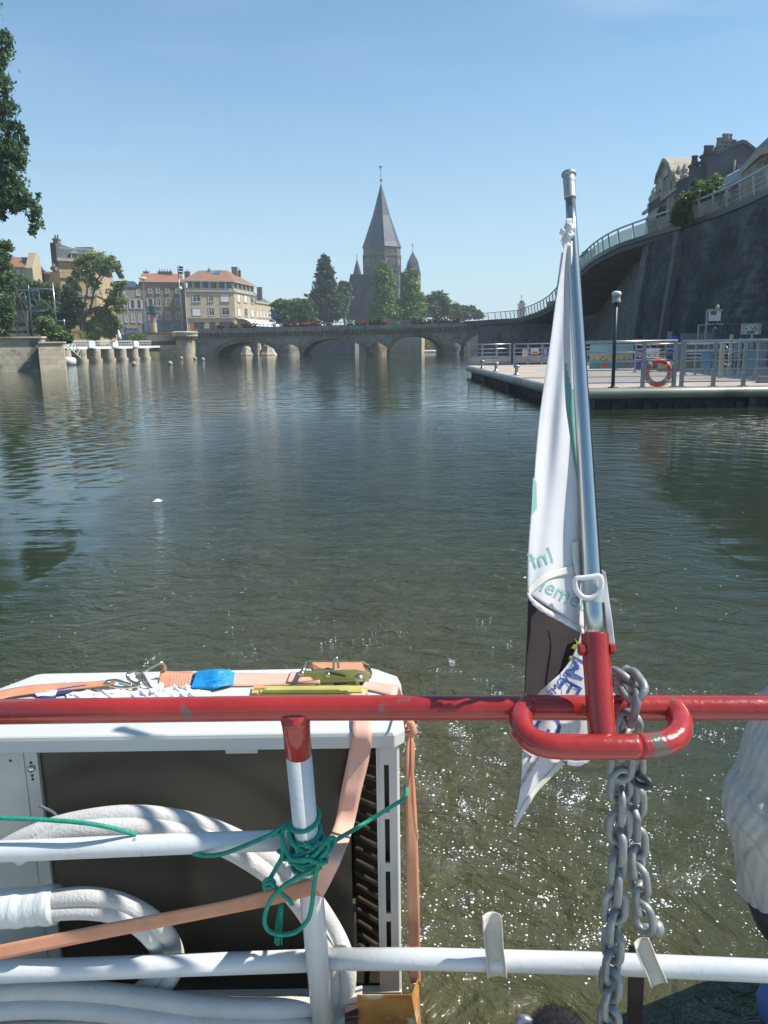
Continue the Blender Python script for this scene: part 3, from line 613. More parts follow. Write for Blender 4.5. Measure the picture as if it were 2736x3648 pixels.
mb = MB()
for a, b in ((680, 728), (746, 768), (782, 832)): u0, u1 = f1.uz(a, 1160)[0], f1.uz(b, 1160)[0]; f1.slab(mb, u0, u1, 4, f1.uz(750, 1148)[1], .004, .03)
mb.build('shop_front', 'glass_dark', cb)
mb = MB(); u0, u1 = f1.uz(680, 1160)[0], f1.uz(690, 1160)[0]; f1.slab(mb, u0, u1, 4, f1.uz(685, 1150)[1], .033, .06); mb.build('door', 'cloth_red', cb)
# lower wing to the right
pD = at(969, 1150, YC+28); f3 = Fac(pC.xy, pD.xy)
lw = empty('low_wing', (pD.x, pD.y, 3.9), 'low sunlit beige annex with a row of tall windows and slate roof', 'building')
zw = f3.uz(940, 1083)[1]
mb = MB(); mb.prism([(pC.x+.05, pC.y+.05, 3.5), (pD.x, pD.y, 3.5), (pD.x-8, pD.y+4, 3.5), (pC.x-8, pC.y+9, 3.5)], (0, 0, zw-3.5)); mb.build('wall', 'facade_beige', lw)
mb = MB(); f3.slab(mb, .1, f3.L+.2, zw, zw+.45, -.3, .35); mb.build('cornice', 'trim_stone', lw)
mb = MB(); zc_ = zw+.45; e = [(pC.x, pC.y+.3, zc_), (pD.x, pD.y+.3, zc_), (pD.x-7, pD.y+4, zc_), (pC.x-7, pC.y+8, zc_)]; g = Vector(e[0])+Vector((-1, 3, 2.4)); g2 = Vector(e[1])+Vector((-3, -2, 2.0)); mb.add(e+[tuple(g), tuple(g2)], [(0, 1, 5, 4), (1, 2, 5), (2, 3, 4, 5), (3, 0, 4), (3, 2, 1, 0)]); rf = mb.build('roof', 'slate_roof', lw)
mb = MB(); c = at(926, 1060, YC+20); chimney(mb, (c.x, c.y, c.z-.6), 1.2, 1, at(926, 1040, YC+20).z-c.z+1.6, 0); mb.build('chimney', 'facade_grey', rf)
for x in (745, 773, 800, 826, 852):
    f3.win_px(*z3(x, 487+(x-745)*.1), *z3(x+13, 545+(x-745)*.08), lw, style='blind')
# awning
aw = MB(); a0 = f2.p(1.0, 0, .3); a1 = f3.p(f3.L*.98, 0, .3)
zz0, zz1 = at(920, 1165, YC+14).z, at(900, 1141, YC+14).z
def awf(u, v):
    p = a0.lerp(a1, u); an = v*math.pi/2; o = Vector((f2.n.x*.6+f3.n.x*.4, f2.n.y, 0)).normalized()
    return tuple(p+o*(3.2*math.sin(an))+Vector((0, 0, zz0+(zz1-zz0)*math.cos(an))))
aw.grid(awf, 14, 8); aw.build('awning', 'white_paint', solid=.08, label='long white rounded awning along the foot of the corner building', cat='awning')
# flag on the bridge in front of awning
fg = empty('tricolour_flag', at(973, 1165, YB+3), 'small blue white and red flag on a thin pole by the bridge railing', 'flag')
p0 = at(973, 1168, YB+3); p1 = at(971, 1122, YB+3); mb = MB(); mb.tube([p0, p1], .04, 6); mb.build('pole', 'metal_grey', fg)
pm('flag_blue', (.02, .08, .5), rough=.8)
for i, mt in enumerate(('flag_blue', 'white_paint', 'cloth_red')):
    mb = MB(); q = p0.lerp(p1, .98-.3*i); mb.grid(lambda u, v: tuple(q+Vector((.12+u*.45-.1*i, .1*math.sin(u*5+i), -v*.42-u*.3))), 6, 3); mb.build('stripe', mt, fg, solid=.02)

# long grey house with orange roof, and lower grey house left of it
f4 = Fac(at(512, 1160, 184).xy, at(667, 1160, 187).xy)
hs = empty('long_house', tuple(f4.p(0, 3.9)), 'grey-brown four-storey house with a long orange tiled roof', 'building')
zt4 = at(590, 1006, 186).z; zr4 = at(590, 982, 190).z
mb = MB(); f4.slab(mb, 0, f4.L-.05, 3.5, zt4, -12, 0); mb.build('wall', 'facade_brown', hs)
mb = MB(); a, b = f4.p(-.3, zt4, .4), f4.p(f4.L-.1, zt4, .4); c, d = f4.p(f4.L-.1, zr4+.6, -6), f4.p(.6, zr4+.6, -6); e, g = f4.p(f4.L-.1, zt4, -12.4), f4.p(-.3, zt4, -12.4)
mb.add([a, b, c, d, e, g], [(0, 1, 2, 3), (3, 2, 4, 5), (1, 4, 2), (0, 3, 5), (0, 5, 4, 1)]); rf = mb.build('roof', 'tile_orange', hs)
for px, w, n_ in ((522, 1.2, 1), (570, .7, 1), (583, 1.1, 2), (603, 1.5, 2), (668, 1.2, 1)):
    mb = MB(); c = at(px, 984, 191); chimney(mb, (c.x, 191, c.z-1.4), w, .9, 2.3, n_); mb.build('chimney', 'facade_brown', rf)
for x in (1268, 1332, 1412, 1498): f4.win_px(*z2(x-13, 422), *z2(x+11, 460), hs, style='sash')
for x in (1270, 1337, 1418, 1500): f4.win_px(*z2(x-15, 508), *z2(x+15, 570), hs, style='open' if x < 1300 else 'sash'); f4.win_px(*z2(x-12, 622), *z2(x+20, 685), hs, style='sash')
mb = MB(); f4.slab(mb, f4.uz(516, 1150)[0], f4.uz(580, 1150)[0], 4, f4.uz(550, 1146)[1], .004, .3); f4.slab(mb, f4.uz(600, 1150)[0], f4.uz(664, 1150)[0], 4, f4.uz(550, 1148)[1], .004, .3); mb.build('shop_front', 'glass_blue', hs)
f5 = Fac(at(396, 1160, 180).xy, at(511, 1160, 184).xy)
hs = empty('grey_house', tuple(f5.p(0, 3.9)), 'plain grey house with slate roof between the gnarled tree and the orange-roofed house', 'building')
zt5 = at(460, 1022, 182).z
mb = MB(); f5.slab(mb, 0, f5.L-.06, 3.2, zt5, -12, 0); mb.build('wall', 'facade_grey', hs)
mb = MB(); a, b = f5.p(-.3, zt5, .3), f5.p(f5.L-.1, zt5, .3); c, d = f5.p(f5.L-.1, zt5+1.6, -4), f5.p(3.2, zt5+1.6, -4); e, g = f5.p(f5.L-.1, zt5, -12), f5.p(-.3, zt5, -12); mb.add([a, b, c, d, e, g], [(0, 1, 2, 3), (3, 2, 4, 5), (1, 4, 2), (0, 3, 5), (0, 5, 4, 1)]); mb.build('roof', 'slate', hs)
for x, y, w, h in ((1050, 445, 16, 30), (1165, 437, 24, 40), (1118, 520, 30, 70), (1172, 520, 28, 70), (1062, 530, 20, 60), (1012, 655, 22, 60), (1066, 645, 18, 60), (1122, 645, 20, 60), (1182, 645, 18, 62)):
    f5.win_px(*z2(x-w/2, y), *z2(x+w/2, y+h), hs, style='open' if w > 25 else 'sash')
mb = MB(); f5.slab(mb, f5.uz(446, 1150)[0], f5.uz(490, 1150)[0], f5.uz(470, 1170)[1], f5.uz(470, 1160)[1], .004, .35); mb.build('shop_sign', 'facade_brown', hs)
mb = MB(); f5.slab(mb, f5.uz(446, 1150)[0], f5.uz(494, 1150)[0], 4, f5.uz(470, 1171)[1], .004, .2); mb.build('shop_front', 'glass_blue', hs)

# tall yellow house with mansard, left
pE, pF, pG = at(228, 1150, 110.5), at(352, 1150, 113), at(376, 1150, 121)
f6, f7 = Fac(pE.xy, pF.xy), Fac(pF.xy, pG.xy)
th = empty('tall_house', (pE.x, pE.y, 2.4), 'tall yellow stone house with grey mansard roof behind the gnarled tree', 'building')
z6 = at(300, 933, 112).z; zt6 = at(300, 889, 113).z
mb = MB(); mb.prism([(pE.x, pE.y, 2), (pF.x, pF.y, 2), (pG.x, pG.y, 2), (pG.x-1, pG.y+8, 2), (pE.x, pE.y+14, 2)], (0, 0, z6-2)); mb.build('wall', 'facade_yellow', th)
mb = MB(); f6.slab(mb, -.2, f6.L+.1, z6, z6+.4, -.5, .45); f7.slab(mb, .1, f7.L+.1, z6, z6+.4, -.5, .45)
for zz in (at(300, 1052, 112).z, at(300, 992, 112).z): f6.slab(mb, 0, f6.L, zz, zz+.22, .003, .2); f7.slab(mb, 0.02, f7.L, zz, zz+.22, .003, .2)
mb.build('cornice', 'trim_stone', th)
bt = [Vector((pE.x, pE.y, z6+.4)), Vector((pF.x, pF.y, z6+.4)), Vector((pG.x, pG.y, z6+.4)), Vector((pG.x-1, pG.y+8, z6+.4)), Vector((pE.x, pE.y+14, z6+.4))]
cc_ = sum(bt, Vector())/5; tp = [p.lerp(Vector((cc_.x, cc_.y, p.z)), .09)+Vector((0, 0, zt6-z6-.4)) for p in bt]; tp[0].x = pE.x; tp[4].x = pE.x
mb = MB(); mb.add(bt+tp, [(0, 1, 6, 5), (1, 2, 7, 6), (2, 3, 8, 7), (3, 4, 9, 8), (4, 0, 5, 9), (5, 6, 7, 8, 9)]); rf = mb.build('roof', 'slate', th)
mb = MB(); mb.prism([tuple(p+Vector((0, 0, .003))) for p in tp], (0, 0, .15)); mb.build('roof_edge', 'trim_stone', rf)
mb = MB(); mb.box((pE.x-.75, pE.y-.3, 2), (pE.x-.01, pE.y+14, zt6+.6)); mb.build('party_wall', 'facade_dark', th)
mb = MB(); c = tp[0]; chimney(mb, (pE.x-.3, pE.y+1, zt6+.6), .7, 1, .5, 2); mb.build('chimney', 'facade_brown', rf); mb = MB(); c = at(302, 884, 118); chimney(mb, (c.x, c.y, zt6), 2.2, .8, .7, 0); mb.build('chimney', 'facade_brown', rf)
def dormer(f, px, py, w, h, parent):
    u, z = f.uz(px, py); mb = MB(); f.slab(mb, u-w/2, u+w/2, z, z+h, -1.6, .1); q = [f.p(u-w/2-.1, z+h, .2), f.p(u+w/2+.1, z+h, .2), f.p(u, z+h+w*.45, .2)]; mb.prism(q, -f.n*1.8); d_ = mb.build('dormer', 'trim_stone', parent)
    mb = MB(); f.slab(mb, u-w*.3, u+w*.3, z+.15, z+h-.12, .102, .13); mb.build('pane', 'glass_dark', d_)
dormer(f6, 267, 929, 1.0, .95, th); dormer(f6, 318, 929, 1.0, .95, th)
for x0, y0, x1, y1 in ((640, 255, 665, 305), (738, 262, 762, 310), (655, 420, 695, 480), (752, 425, 780, 480), (650, 560, 690, 620), (745, 565, 775, 620)): f6.win_px(*z2(x0, y0), *z2(x1, y1), th)
for y0, y1 in ((290, 340), (425, 485), (550, 605)): f7.win_px(*z2(836, y0), *z2(856, y1), th)
# small houses at far left
f8 = Fac(at(24, 1100, 104).xy, at(106, 1100, 104).xy)
oh = empty('orange_roof_house', tuple(f8.p(0, 2.3)), 'small beige house with an orange roof and chimney at the far left', 'building')
z8 = at(60, 955, 104).z; zr8 = at(60, 931, 106).z
mb = MB(); f8.slab(mb, 0, f8.L, 2, z8, -3, 0); mb.build('wall', 'facade_beige', oh)
mb = MB(); q = [f8.p(f8.L+.003, 2, 0), f8.p(f8.L+.003, z8, .1), f8.p(f8.L+.003, at(120, 920, 108).z+.4, -1.4), f8.p(f8.L+.003, at(120, 920, 108).z, -2.6)]; q.append(f8.p(f8.L+.003, 2, -2.6)); mb.prism(q, f8.u*.9); mb.build('gable', 'facade_beige', oh)
mb = MB(); a, b, c, d = f8.p(-.1, z8, .3), f8.p(f8.L, z8, .3), f8.p(f8.L, zr8+.5, -3.6), f8.p(-.1, zr8+.5, -3.6); mb.prism([a, b, c, d], (0, .05, .15)); rf = mb.build('roof', 'tile_orange', oh)
mb = MB(); c = at(98, 950, 106); chimney(mb, (c.x, c.y, c.z-.3), .9, .8, at(98, 926, 106).z-c.z+.4, 0); mb.build('chimney', 'facade_grey', rf); mb = MB(); c = at(31, 950, 106); chimney(mb, (c.x, c.y, c.z-.6), .7, .8, 1.6, 0); mb.build('chimney', 'facade_grey', rf); mb = MB(); c = at(98, 922, 110); mb.box((c.x-1.4, 108, c.z-1.5), (c.x+.9, 111, c.z)); mb.build('roof_box', 'facade_grey', rf)
f8.win_px(*z2(148, 262), *z2(168, 315), oh); f8.win_px(*z2(95, 265), *z2(112, 312), oh)
f9 = Fac(at(130, 1100, 108).xy, at(214, 1100, 108).xy)
sh = empty('low_gable_house', tuple(f9.p(0, 2.3)), 'low house with pale gable walls and brown roofs left of the tall house', 'building')
def fz(f, q): return [f.p(*f.uz(*z2(x, y))) for x, y in q]
mb = MB(); mb.prism(fz(f9, [(390, 620), (405, 345), (425, 285), (500, 262), (515, 390), (515, 620)]), (-1.9, 4, 0)); mb.build('gable', 'facade_beige', sh)
mb = MB(); mb.prism([p+Vector((0, -.5, 0)) for p in fz(f9, [(250, 620), (262, 345), (315, 330), (380, 370), (520, 380), (520, 620)])], (0, .48, 0)); mb.build('wall', 'facade_brown', sh)
mb = MB(); mb.prism([p+Vector((0, -.6, 0)) for p in fz(f9, [(305, 283), (395, 280), (392, 350), (320, 328)])], (0, 3, .2)); mb.build('roof', 'tile_brown', sh)
mb = MB()
for zx, y0, y1, w in ((372, 268, 360, .7), (464, 240, 270, .6), (397, 300, 370, .4)):
    u, zb_ = f9.uz(*z2(zx, y1)); zt_ = f9.uz(*z2(zx, y0))[1]; f9.slab(mb, u-w/2, u+w/2, zb_, zt_, -.1, .7); mb.lathe(f9.p(u, zt_, .3), [(.2, 0), (.22, .1), (.14, .3), (.05, .45)], 8)
mb.build('chimney', 'facade_grey', sh)

# ------------------------------------------------------------------ church
YT = 260.0
ch = empty('church', (at(1359, 1150, YT).x, YT, 3.2), 'dark neo-Romanesque church with a tall octagonal slate spire and small turrets', 'church')
def zc(x, y): return 1200+x*.21700, 800+y*.21700          # zoomed church view -> photo px
def CP(x, y, Y=YT): return at(*zc(x, y), Y)
k_ = YT/F
def octo(cx, cy, r, z, rot=0.0, n=8): return [Vector((cx+r*math.sin(2*math.pi*(i+.5)/n+rot), cy-r*math.cos(2*math.pi*(i+.5)/n+rot), z)) for i in range(n)]
c0 = CP(740, 400); R0 = 560*.217*k_/2/math.cos(math.pi/8)*1.0; cx, cy = c0.x, YT+R0
YTf = YT
rot = R(-14.5)
def ringloft(mb, rings, cap=True):
    n = len(rings[0]); vs = [p for r_ in rings for p in r_]; fs = [(i*n+j, i*n+(j+1) % n, (i+1)*n+(j+1) % n, (i+1)*n+j) for i in range(len(rings)-1) for j in range(n)]
    if cap: fs += [tuple(range(n-1, -1, -1)), tuple((len(rings)-1)*n+j for j in range(n))]
    mb.add(vs, fs)
ze = CP(740, 350).z; zbs = 3.0; zap = at(1358, 655, YT+R0).z
mb = MB(); ringloft(mb, [octo(cx, cy, R0, zbs, rot), octo(cx, cy, R0, ze-2.5, rot)]); 
ringloft(mb, [octo(cx, cy, R0*1.035, ze-2.497, rot), octo(cx, cy, R0*1.035, ze-2.2, rot)]); ringloft(mb, [octo(cx, cy, R0, ze-2.197, rot), octo(cx, cy, R0, ze, rot)])
tw_ = mb.build('tower', 'church_pale', ch)
mb = MB(); ringloft(mb, [octo(cx, cy, R0*1.06, ze+.003, rot), octo(cx, cy, R0*.955, ze+1.6, rot), octo(cx, cy, R0*.47, ze+(zap-ze)*.50, rot), octo(cx, cy, .12, zap, rot)]); mb.build('spire', 'slate', ch)
mb = MB(); mb.tube([(cx, cy, zap-.2), (cx, cy, zap+5.0)], [.12, .05], 6); mb.lathe((cx, cy, zap+.6), [(.05, 0), (.4, .35), (.4, .6), (.05, .95)], 10); mb.lathe((cx, cy, zap+2.2), [(.05, 0), (.22, .2), (.05, .45)], 8)
mb.bar((cx-.5, cy, zap+4.2), (cx+.5, cy, zap+4.2), .1); mb.add([(cx-.6, cy, zap+4.7), (cx+.1, cy, zap+4.75), (cx+.7, cy, zap+5.4), (cx+.2, cy, zap+5.2), (cx-.3, cy, zap+5.5)], [(0, 1, 2, 3, 4)]); mb.build('weathercock', 'dark_metal', ch)
# belfry openings on every face
op = octo(cx, cy, R0, 0, rot)
for i in range(8):
    a, b = op[i], op[(i+1) % 8]; f = Fac(a.xy, b.xy); f.n = Vector(((a+b)/2-Vector((cx, cy, 0))).xy.to_3d()).normalized()
    mb = MB(); cm = f.L/2
    for dx, w, h, zb_ in ((-1.55, .85, 2.6, ze-8.6), (-.45, .8, 4.4, ze-8.6), (.5, .8, 4.4, ze-8.6), (1.55, .85, 2.6, ze-8.6)):
        q = [f.p(cm+dx-w/2, zb_, .004), f.p(cm+dx+w/2, zb_, .004)]+[f.p(cm+dx+w/2*math.cos(t), zb_+h+w/2*math.sin(t), .004) for t in np.linspace(0, math.pi, 7)]; mb.prism(q, f.n*.03)
    for j in range(5):
        u = cm-1.8+.9*j; w = .5; q = [f.p(u-w/2, ze-1.9, .004), f.p(u+w/2, ze-1.9, .004)]+[f.p(u+w/2*math.cos(t), ze-.9+w/2*math.sin(t), .004) for t in np.linspace(0, math.pi, 6)]; mb.prism(q, f.n*.03)
    o_ = mb.build('belfry_opening', 'glass_dark', tw_)
    mb = MB()
    for s_ in (-.02, 1.07, -1.12):
        mb.lathe(f.p(cm+s_, ze-8.6, .12), [(.12, 0), (.12, 3.1)], 6)
    f.slab(mb, cm-2.2, cm+2.2, ze-8.95, ze-8.62, .004, .3); f.slab(mb, cm-f.L*.5+.03, cm-f.L*.5+.4, ze-12, ze-2.6, .004, .16); f.slab(mb, cm+f.L*.5-.4, cm+f.L*.5-.03, ze-12, ze-2.6, .004, .16)
    n8 = 9
    for j in range(n8): u = f.L*(j+.5)/n8; f.slab(mb, u-.14, u+.14, ze-3.1, ze-2.5, .004, .22)
    mb.build('colonnettes', 'church_pale', tw_)
# body: transept with steep roof, chapels
def cbx(mb, x0, x1, y0, y1, Ya, Yb):      # box from zoom coords (y0 top)
    a, b = CP(x0, y1, Ya), CP(x1, y1, Ya); zt_ = CP((x0+x1)/2, y0, Ya).z; mb.box((a.x, Ya, 3), (b.x, Yb, zt_))
mb = MB(); q = [(150, 1560), (150, 1170), (222, 815), (640, 815), (640, 1560)]
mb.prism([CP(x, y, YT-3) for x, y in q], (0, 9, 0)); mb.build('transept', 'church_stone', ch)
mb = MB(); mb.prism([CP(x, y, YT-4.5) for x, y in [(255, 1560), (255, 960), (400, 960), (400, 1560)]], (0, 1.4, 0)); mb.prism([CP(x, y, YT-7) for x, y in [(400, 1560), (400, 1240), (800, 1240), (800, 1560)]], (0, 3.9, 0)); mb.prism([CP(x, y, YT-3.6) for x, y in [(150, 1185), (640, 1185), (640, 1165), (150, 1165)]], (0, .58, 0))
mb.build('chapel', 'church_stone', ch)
mb = MB(); mb.prism([CP(x, y, YT-7.3) for x, y in [(400, 1242), (800, 1242), (790, 1200), (600, 960), (420, 1200)]], (0, 4.0, 0)); mb.build('chapel_roof', 'slate', ch)
mb = MB()
for x in (300, 352): q = [CP(x-9, 930, YT-3.03), CP(x+9, 930, YT-3.03), CP(x+9, 895, YT-3.03), CP(x, 880, YT-3.03), CP(x-9, 895, YT-3.03)]; mb.prism(q, (0, .02, 0))
for x in (440, 480, 520, 560): mb.prism([CP(x-10, 1320, YT-7.03), CP(x+10, 1320, YT-7.03), CP(x+10, 1270, YT-7.03), CP(x, 1258, YT-7.03), CP(x-10, 1270, YT-7.03)], (0, .02, 0))
mb.build('window', 'glass_dark', ch)
def turret(x, ybase, ye, ya, w, Y, nm, n=8, rt=0.2, rhen=False, mt='church_stone'):
    b_ = CP(x, ybase, Y); e_ = CP(x, ye, Y); a_ = CP(x, ya, Y); r_ = w*.217*Y/F/2; cy_ = Y+r_
    t_ = MB(); ringloft(t_, [octo(b_.x, cy_, r_*.93, 3.0, rt, n), octo(b_.x, cy_, r_*.93, e_.z, rt, n)]); o_ = t_.build(nm, mt, ch)
    t_ = MB(); ringloft(t_, [octo(b_.x, cy_, r_*1.05, e_.z+.003, rt, n), octo(b_.x, cy_, r_*.9, e_.z+.8, rt, n), octo(b_.x, cy_, .08, a_.z, rt, n)]); t_.build('turret_roof', 'slate', o_)
    t_ = MB(); t_.tube([(b_.x, cy_, a_.z-.2), (b_.x, cy_, a_.z+1.6)], .06, 5); t_.lathe((b_.x, cy_, a_.z+.7), [(.05, 0), (.28, .2), (.05, .4)], 8); t_.build('finial', 'dark_metal', o_)
    t_ = MB(); ops = octo(b_.x, cy_, r_*.93, 0, rt, n)
    for i in range(n):
        a, b = ops[i], ops[(i+1) % n]; f = Fac(a.xy, b.xy); f.n = Vector(((a+b)/2-Vector((b_.x, cy_, 0))).xy.to_3d()).normalized(); w_ = f.L*.4
        for zz in (e_.z-4.2, e_.z-9.5): t_.prism([f.p(f.L/2-w_/2, zz, .004), f.p(f.L/2+w_/2, zz, .004)]+[f.p(f.L/2+w_/2*math.cos(t), zz+2.3+w_/2*math.sin(t), .004) for t in np.linspace(0, math.pi, 6)], f.n*.03)
    t_.build('opening', 'glass_dark', o_)
turret(335, 960, 812, 560, 130, YT-3.2, 'turret'); turret(985, 1200, 815, 565, 125, YT-6, 'turret', mt='church_pale')
# square side tower with rhenish helm roof
a = CP(1250, 820, YT+6); s_ = 215*.217*(YT+6)/F/2/1.15; cyy = YT+6+s_; ax_ = a.x
q = lambda r_, z, rt: [Vector((ax_+r_*math.sin(math.pi/2*(i+.5)+rt)*1.414, cyy-r_*math.cos(math.pi/2*(i+.5)+rt)*1.414, z)) for i in range(4)]
rt = R(-32); zE, zA, zG = CP(1320, 820, YT+6).z, CP(1250, 425, YT+6).z, CP(1350, 600, YT+6).z
mb = MB(); ringloft(mb, [q(s_, 3, rt), q(s_, zE, rt)]); st = mb.build('side_tower', 'church_pale', ch)
B4 = q(s_*1.04, zE+.003, rt); G4 = [(B4[i]+B4[(i+1) % 4])/2+Vector((0, 0, zG-zE)) for i in range(4)]; top = Vector((ax_, cyy, zA))
mb = MB(); vs = B4+G4+[top]; fs = []
for i in range(4): fs += [(i, (i+1) % 4, 4+i), (4+i, (i+1) % 4, 4+(i+1) % 4, 8)] 
mb.add(vs, fs+[(3, 2, 1, 0)]); mb.build('helm_roof', 'slate', st)
mb = MB(); mb.tube([top-Vector((0, 0, .2)), top+Vector((0, 0, 2.6))], .07, 5); mb.bar(top+Vector((-.4, 0, 1.8)), top+Vector((.4, 0, 1.8)), .1); mb.build('finial_cross', 'dark_metal', st)
mb = MB(); cbx(mb, 1055, 1200, 785, 1560, YT+2, YT+9); cbx(mb, 1000, 1180, 1200, 1560, YT-5, YT+2); mb.build('nave', 'church_stone', ch)

# ------------------------------------------------------------------ far trees
def zq(x, y): return 950+x*.48222, 600+y*.48222
def zt_blobs(L_): return [(*zq(x, y), rx*.482, ry*.482)+tuple(r) for x, y, rx, ry, *r in L_]
gt = 'trees around the church'
tree('poplar_tree', 'dark conical poplar tree left of the church', gt, (at(1165, 1150, 210).x, 210, 3), zt_blobs([(430, 710, 35, 60), (430, 790, 55, 106), (430, 880, 72, 106), (435, 960, 85, 90), (440, 1040, 100, 90), (500, 1040, 70, 70), (350, 1030, 60, 106)]), 210, 15000, .42, 'leaf_dark', .5, sub=16)
tree('broadleaf_tree', 'pale bushy tree between the dark poplar and the church', gt, (at(1225, 1150, 235).x, 235, 3), zt_blobs([(575, 880, 45, 50), (560, 960, 60, 60), (530, 1040, 60, 60)]), 235, 5000, .42, 'leaf_mid', .4)
tree('poplar_tree', 'light green columnar tree directly in front of the church tower', gt, (at(1370, 1150, 205).x, 205, 3), zt_blobs([(855, 760, 50, 55), (870, 830, 65, 106), (870, 920, 68, 90), (880, 1010, 85, 90), (880, 1070, 100, 70), (820, 1080, 60, 50), (930, 1080, 55, 50)]), 205, 17000, .38, 'leaf_light', .45, sub=18, droop=.5)
tree('poplar_tree', 'light green columnar tree in front of the church right of the other', gt, (at(1465, 1150, 207).x, 207, 3), zt_blobs([(1030, 820, 32, 55), (1080, 820, 36, 60), (1060, 900, 62, 106), (1075, 980, 70, 90), (1085, 1060, 80, 70), (1040, 1060, 45, 60), (980, 1040, 35, 60)]), 207, 15000, .38, 'leaf_light', .45, sub=18, droop=.5)
tree('broadleaf_tree', 'round bushy tree nearest the right side of the church', gt, (at(1545, 1150, 230).x, 230, 3), zt_blobs([(1200, 985, 60, 45), (1260, 960, 50, 45), (1300, 985, 50, 45), (1230, 1040, 90, 55), (1320, 1040, 50, 45)]), 230, 9000, .42, 'leaf_mid', .4)
tree('broadleaf_tree', 'small pale tree at the right end of the row beside the curved ramp', gt, (at(1650, 1150, 250).x, 250, 3), zt_blobs([(1400, 1050, 55, 40), (1470, 1050, 60, 35), (1520, 1070, 40, 30), (1440, 1090, 90, 30), (1570, 1085, 30, 25)]), 250, 7000, .42, 'leaf_mid', .35)
tree('broadleaf_tree', 'wide bright green bushy tree right of the corner building', gt, (at(1010, 1160, 175).x, 175, 3), zt_blobs([(110, 1020, 60, 50), (190, 1030, 70, 55), (270, 1030, 60, 50), (150, 1090, 100, 50), (260, 1090, 80, 45)]), 175, 14000, .34, 'leaf_mid', .4)
tree('broadleaf_tree', 'bush with thin branches between bright bushy tree and the dark poplar', gt, (at(1110, 1160, 180).x, 180, 3), zt_blobs([(310, 1000, 30, 40), (330, 1060, 45, 50), (300, 1100, 60, 30)]), 180, 4000, .34, 'leaf_dark', .3)

# ------------------------------------------------------------------ left bank: vegetation, scaffold, column, masts
gl = 'trees on the left bank'
zb = lambda L_: [(*z2(x, y), rx*.422, ry*.422)+tuple(r) for x, y, rx, ry, *r in L_]
a_, b_, c_, d_ = (at(*z2(*q), 106) for q in ((705, 770), (700, 670), (760, 610), (890, 580)))
e_, f_ = at(*z2(950, 500), 106), at(*z2(1000, 420), 105)
lims = [([a_, b_, c_, d_, e_, f_], .5, .10), ([b_, at(*z2(712, 560), 106.5), at(*z2(735, 420), 106.5), at(*z2(700, 330), 106)], .16, .05), ([c_, at(*z2(775, 540), 106), at(*z2(800, 420), 106), at(*z2(850, 300), 106), at(*z2(950, 220), 106)], .17, .05), ([at(*z2(735, 420), 106.5), at(*z2(780, 360), 106), at(*z2(790, 240), 106)], .1, .04), ([at(*z2(800, 420), 106), at(*z2(900, 300), 106), at(*z2(1010, 270), 106)], .08, .03)]
t = empty('gnarled_tree', a_, 'gnarled leaning tree with thin forked stems and loose crown over the footbridge', 'tree', None)
mb = MB()
for pts, r0, r1 in lims: mb.tube(spline(pts, 6), list(np.linspace(r0, r1, (len(pts)-1)*6+1)), 8)
mb.build('trunk', 'bark', t, smooth=True)
bl = [(tuple(at(*z2(x, y), 106+dy_)), (rx*.422*106/F, rx*.422*106/F*.8, ry*.422*106/F)) for x, y, rx, ry, dy_ in ((670, 190, 60, 40, 0), (760, 150, 70, 45, 0), (840, 160, 60, 50, 1), (700, 260, 70, 50, 0), (820, 240, 80, 50, 0), (650, 300, 40, 40, 0), (930, 200, 60, 50, 0), (985, 240, 45, 45, -1), (900, 280, 50, 40, 0), (610, 360, 45, 50, 1), (760, 340, 60, 40, 0), (800, 400, 50, 30, 0), (1010, 300, 30, 40, 0), (985, 400, 50, 40, 0), (1040, 380, 40, 30, 0), (960, 470, 60, 50, 0), (930, 540, 60, 40, 0), (1020, 520, 50, 40, 0), (1010, 600, 55, 40, 0), (640, 420, 45, 40, 0))]
crown('crown', bl, 11500, .17, 'leaf_olive', t, sub=16, shell=.2, spread=.5)
tree('bush', 'dense dark green bush mass left of the gnarled trunk', gl, (at(250, 1190, 112).x, 109, 2.3), zb([(560, 480, 80, 70), (520, 560, 110, 106), (600, 600, 90, 106), (580, 680, 90, 70), (480, 620, 80, 106), (640, 560, 60, 60)]), 109, 17000, .22, 'leaf_dark', .2, cat='bush')
tree('bush', 'olive green bush below the leaning branch beside the footbridge', gl, (at(345, 1200, 107).x, 107, 2.3), zb([(870, 640, 70, 50), (920, 700, 65, 60), (850, 740, 90, 60), (780, 790, 80, 50), (920, 790, 60, 45), (990, 760, 35, 40)]), 107, 13000, .2, 'leaf_olive', .15, cat='bush')
tree('bush', 'green shrub mass behind the scaffold', gl, (at(120, 1200, 92).x, 92, 2.3), zb([(150, 380, 90, 50), (260, 420, 90, 60), (360, 450, 90, 60), (200, 520, 120, 90), (350, 560, 110, 90), (430, 450, 70, 50), (150, 620, 120, 106), (300, 680, 130, 70)]), 92, 22000, .18, 'leaf_mid', .25, cat='bush')
tree('bush', 'bright leafy shrub on the quay in front of the scaffold', gl, (at(180, 1208, 67).x, 67, 2.3), zb([(390, 720, 60, 50), (440, 790, 70, 50), (370, 770, 50, 50), (500, 810, 60, 40), (560, 850, 50, 30), (340, 700, 30, 35)]), 67, 9000, .13, 'leaf_light', .12, cat='bush')
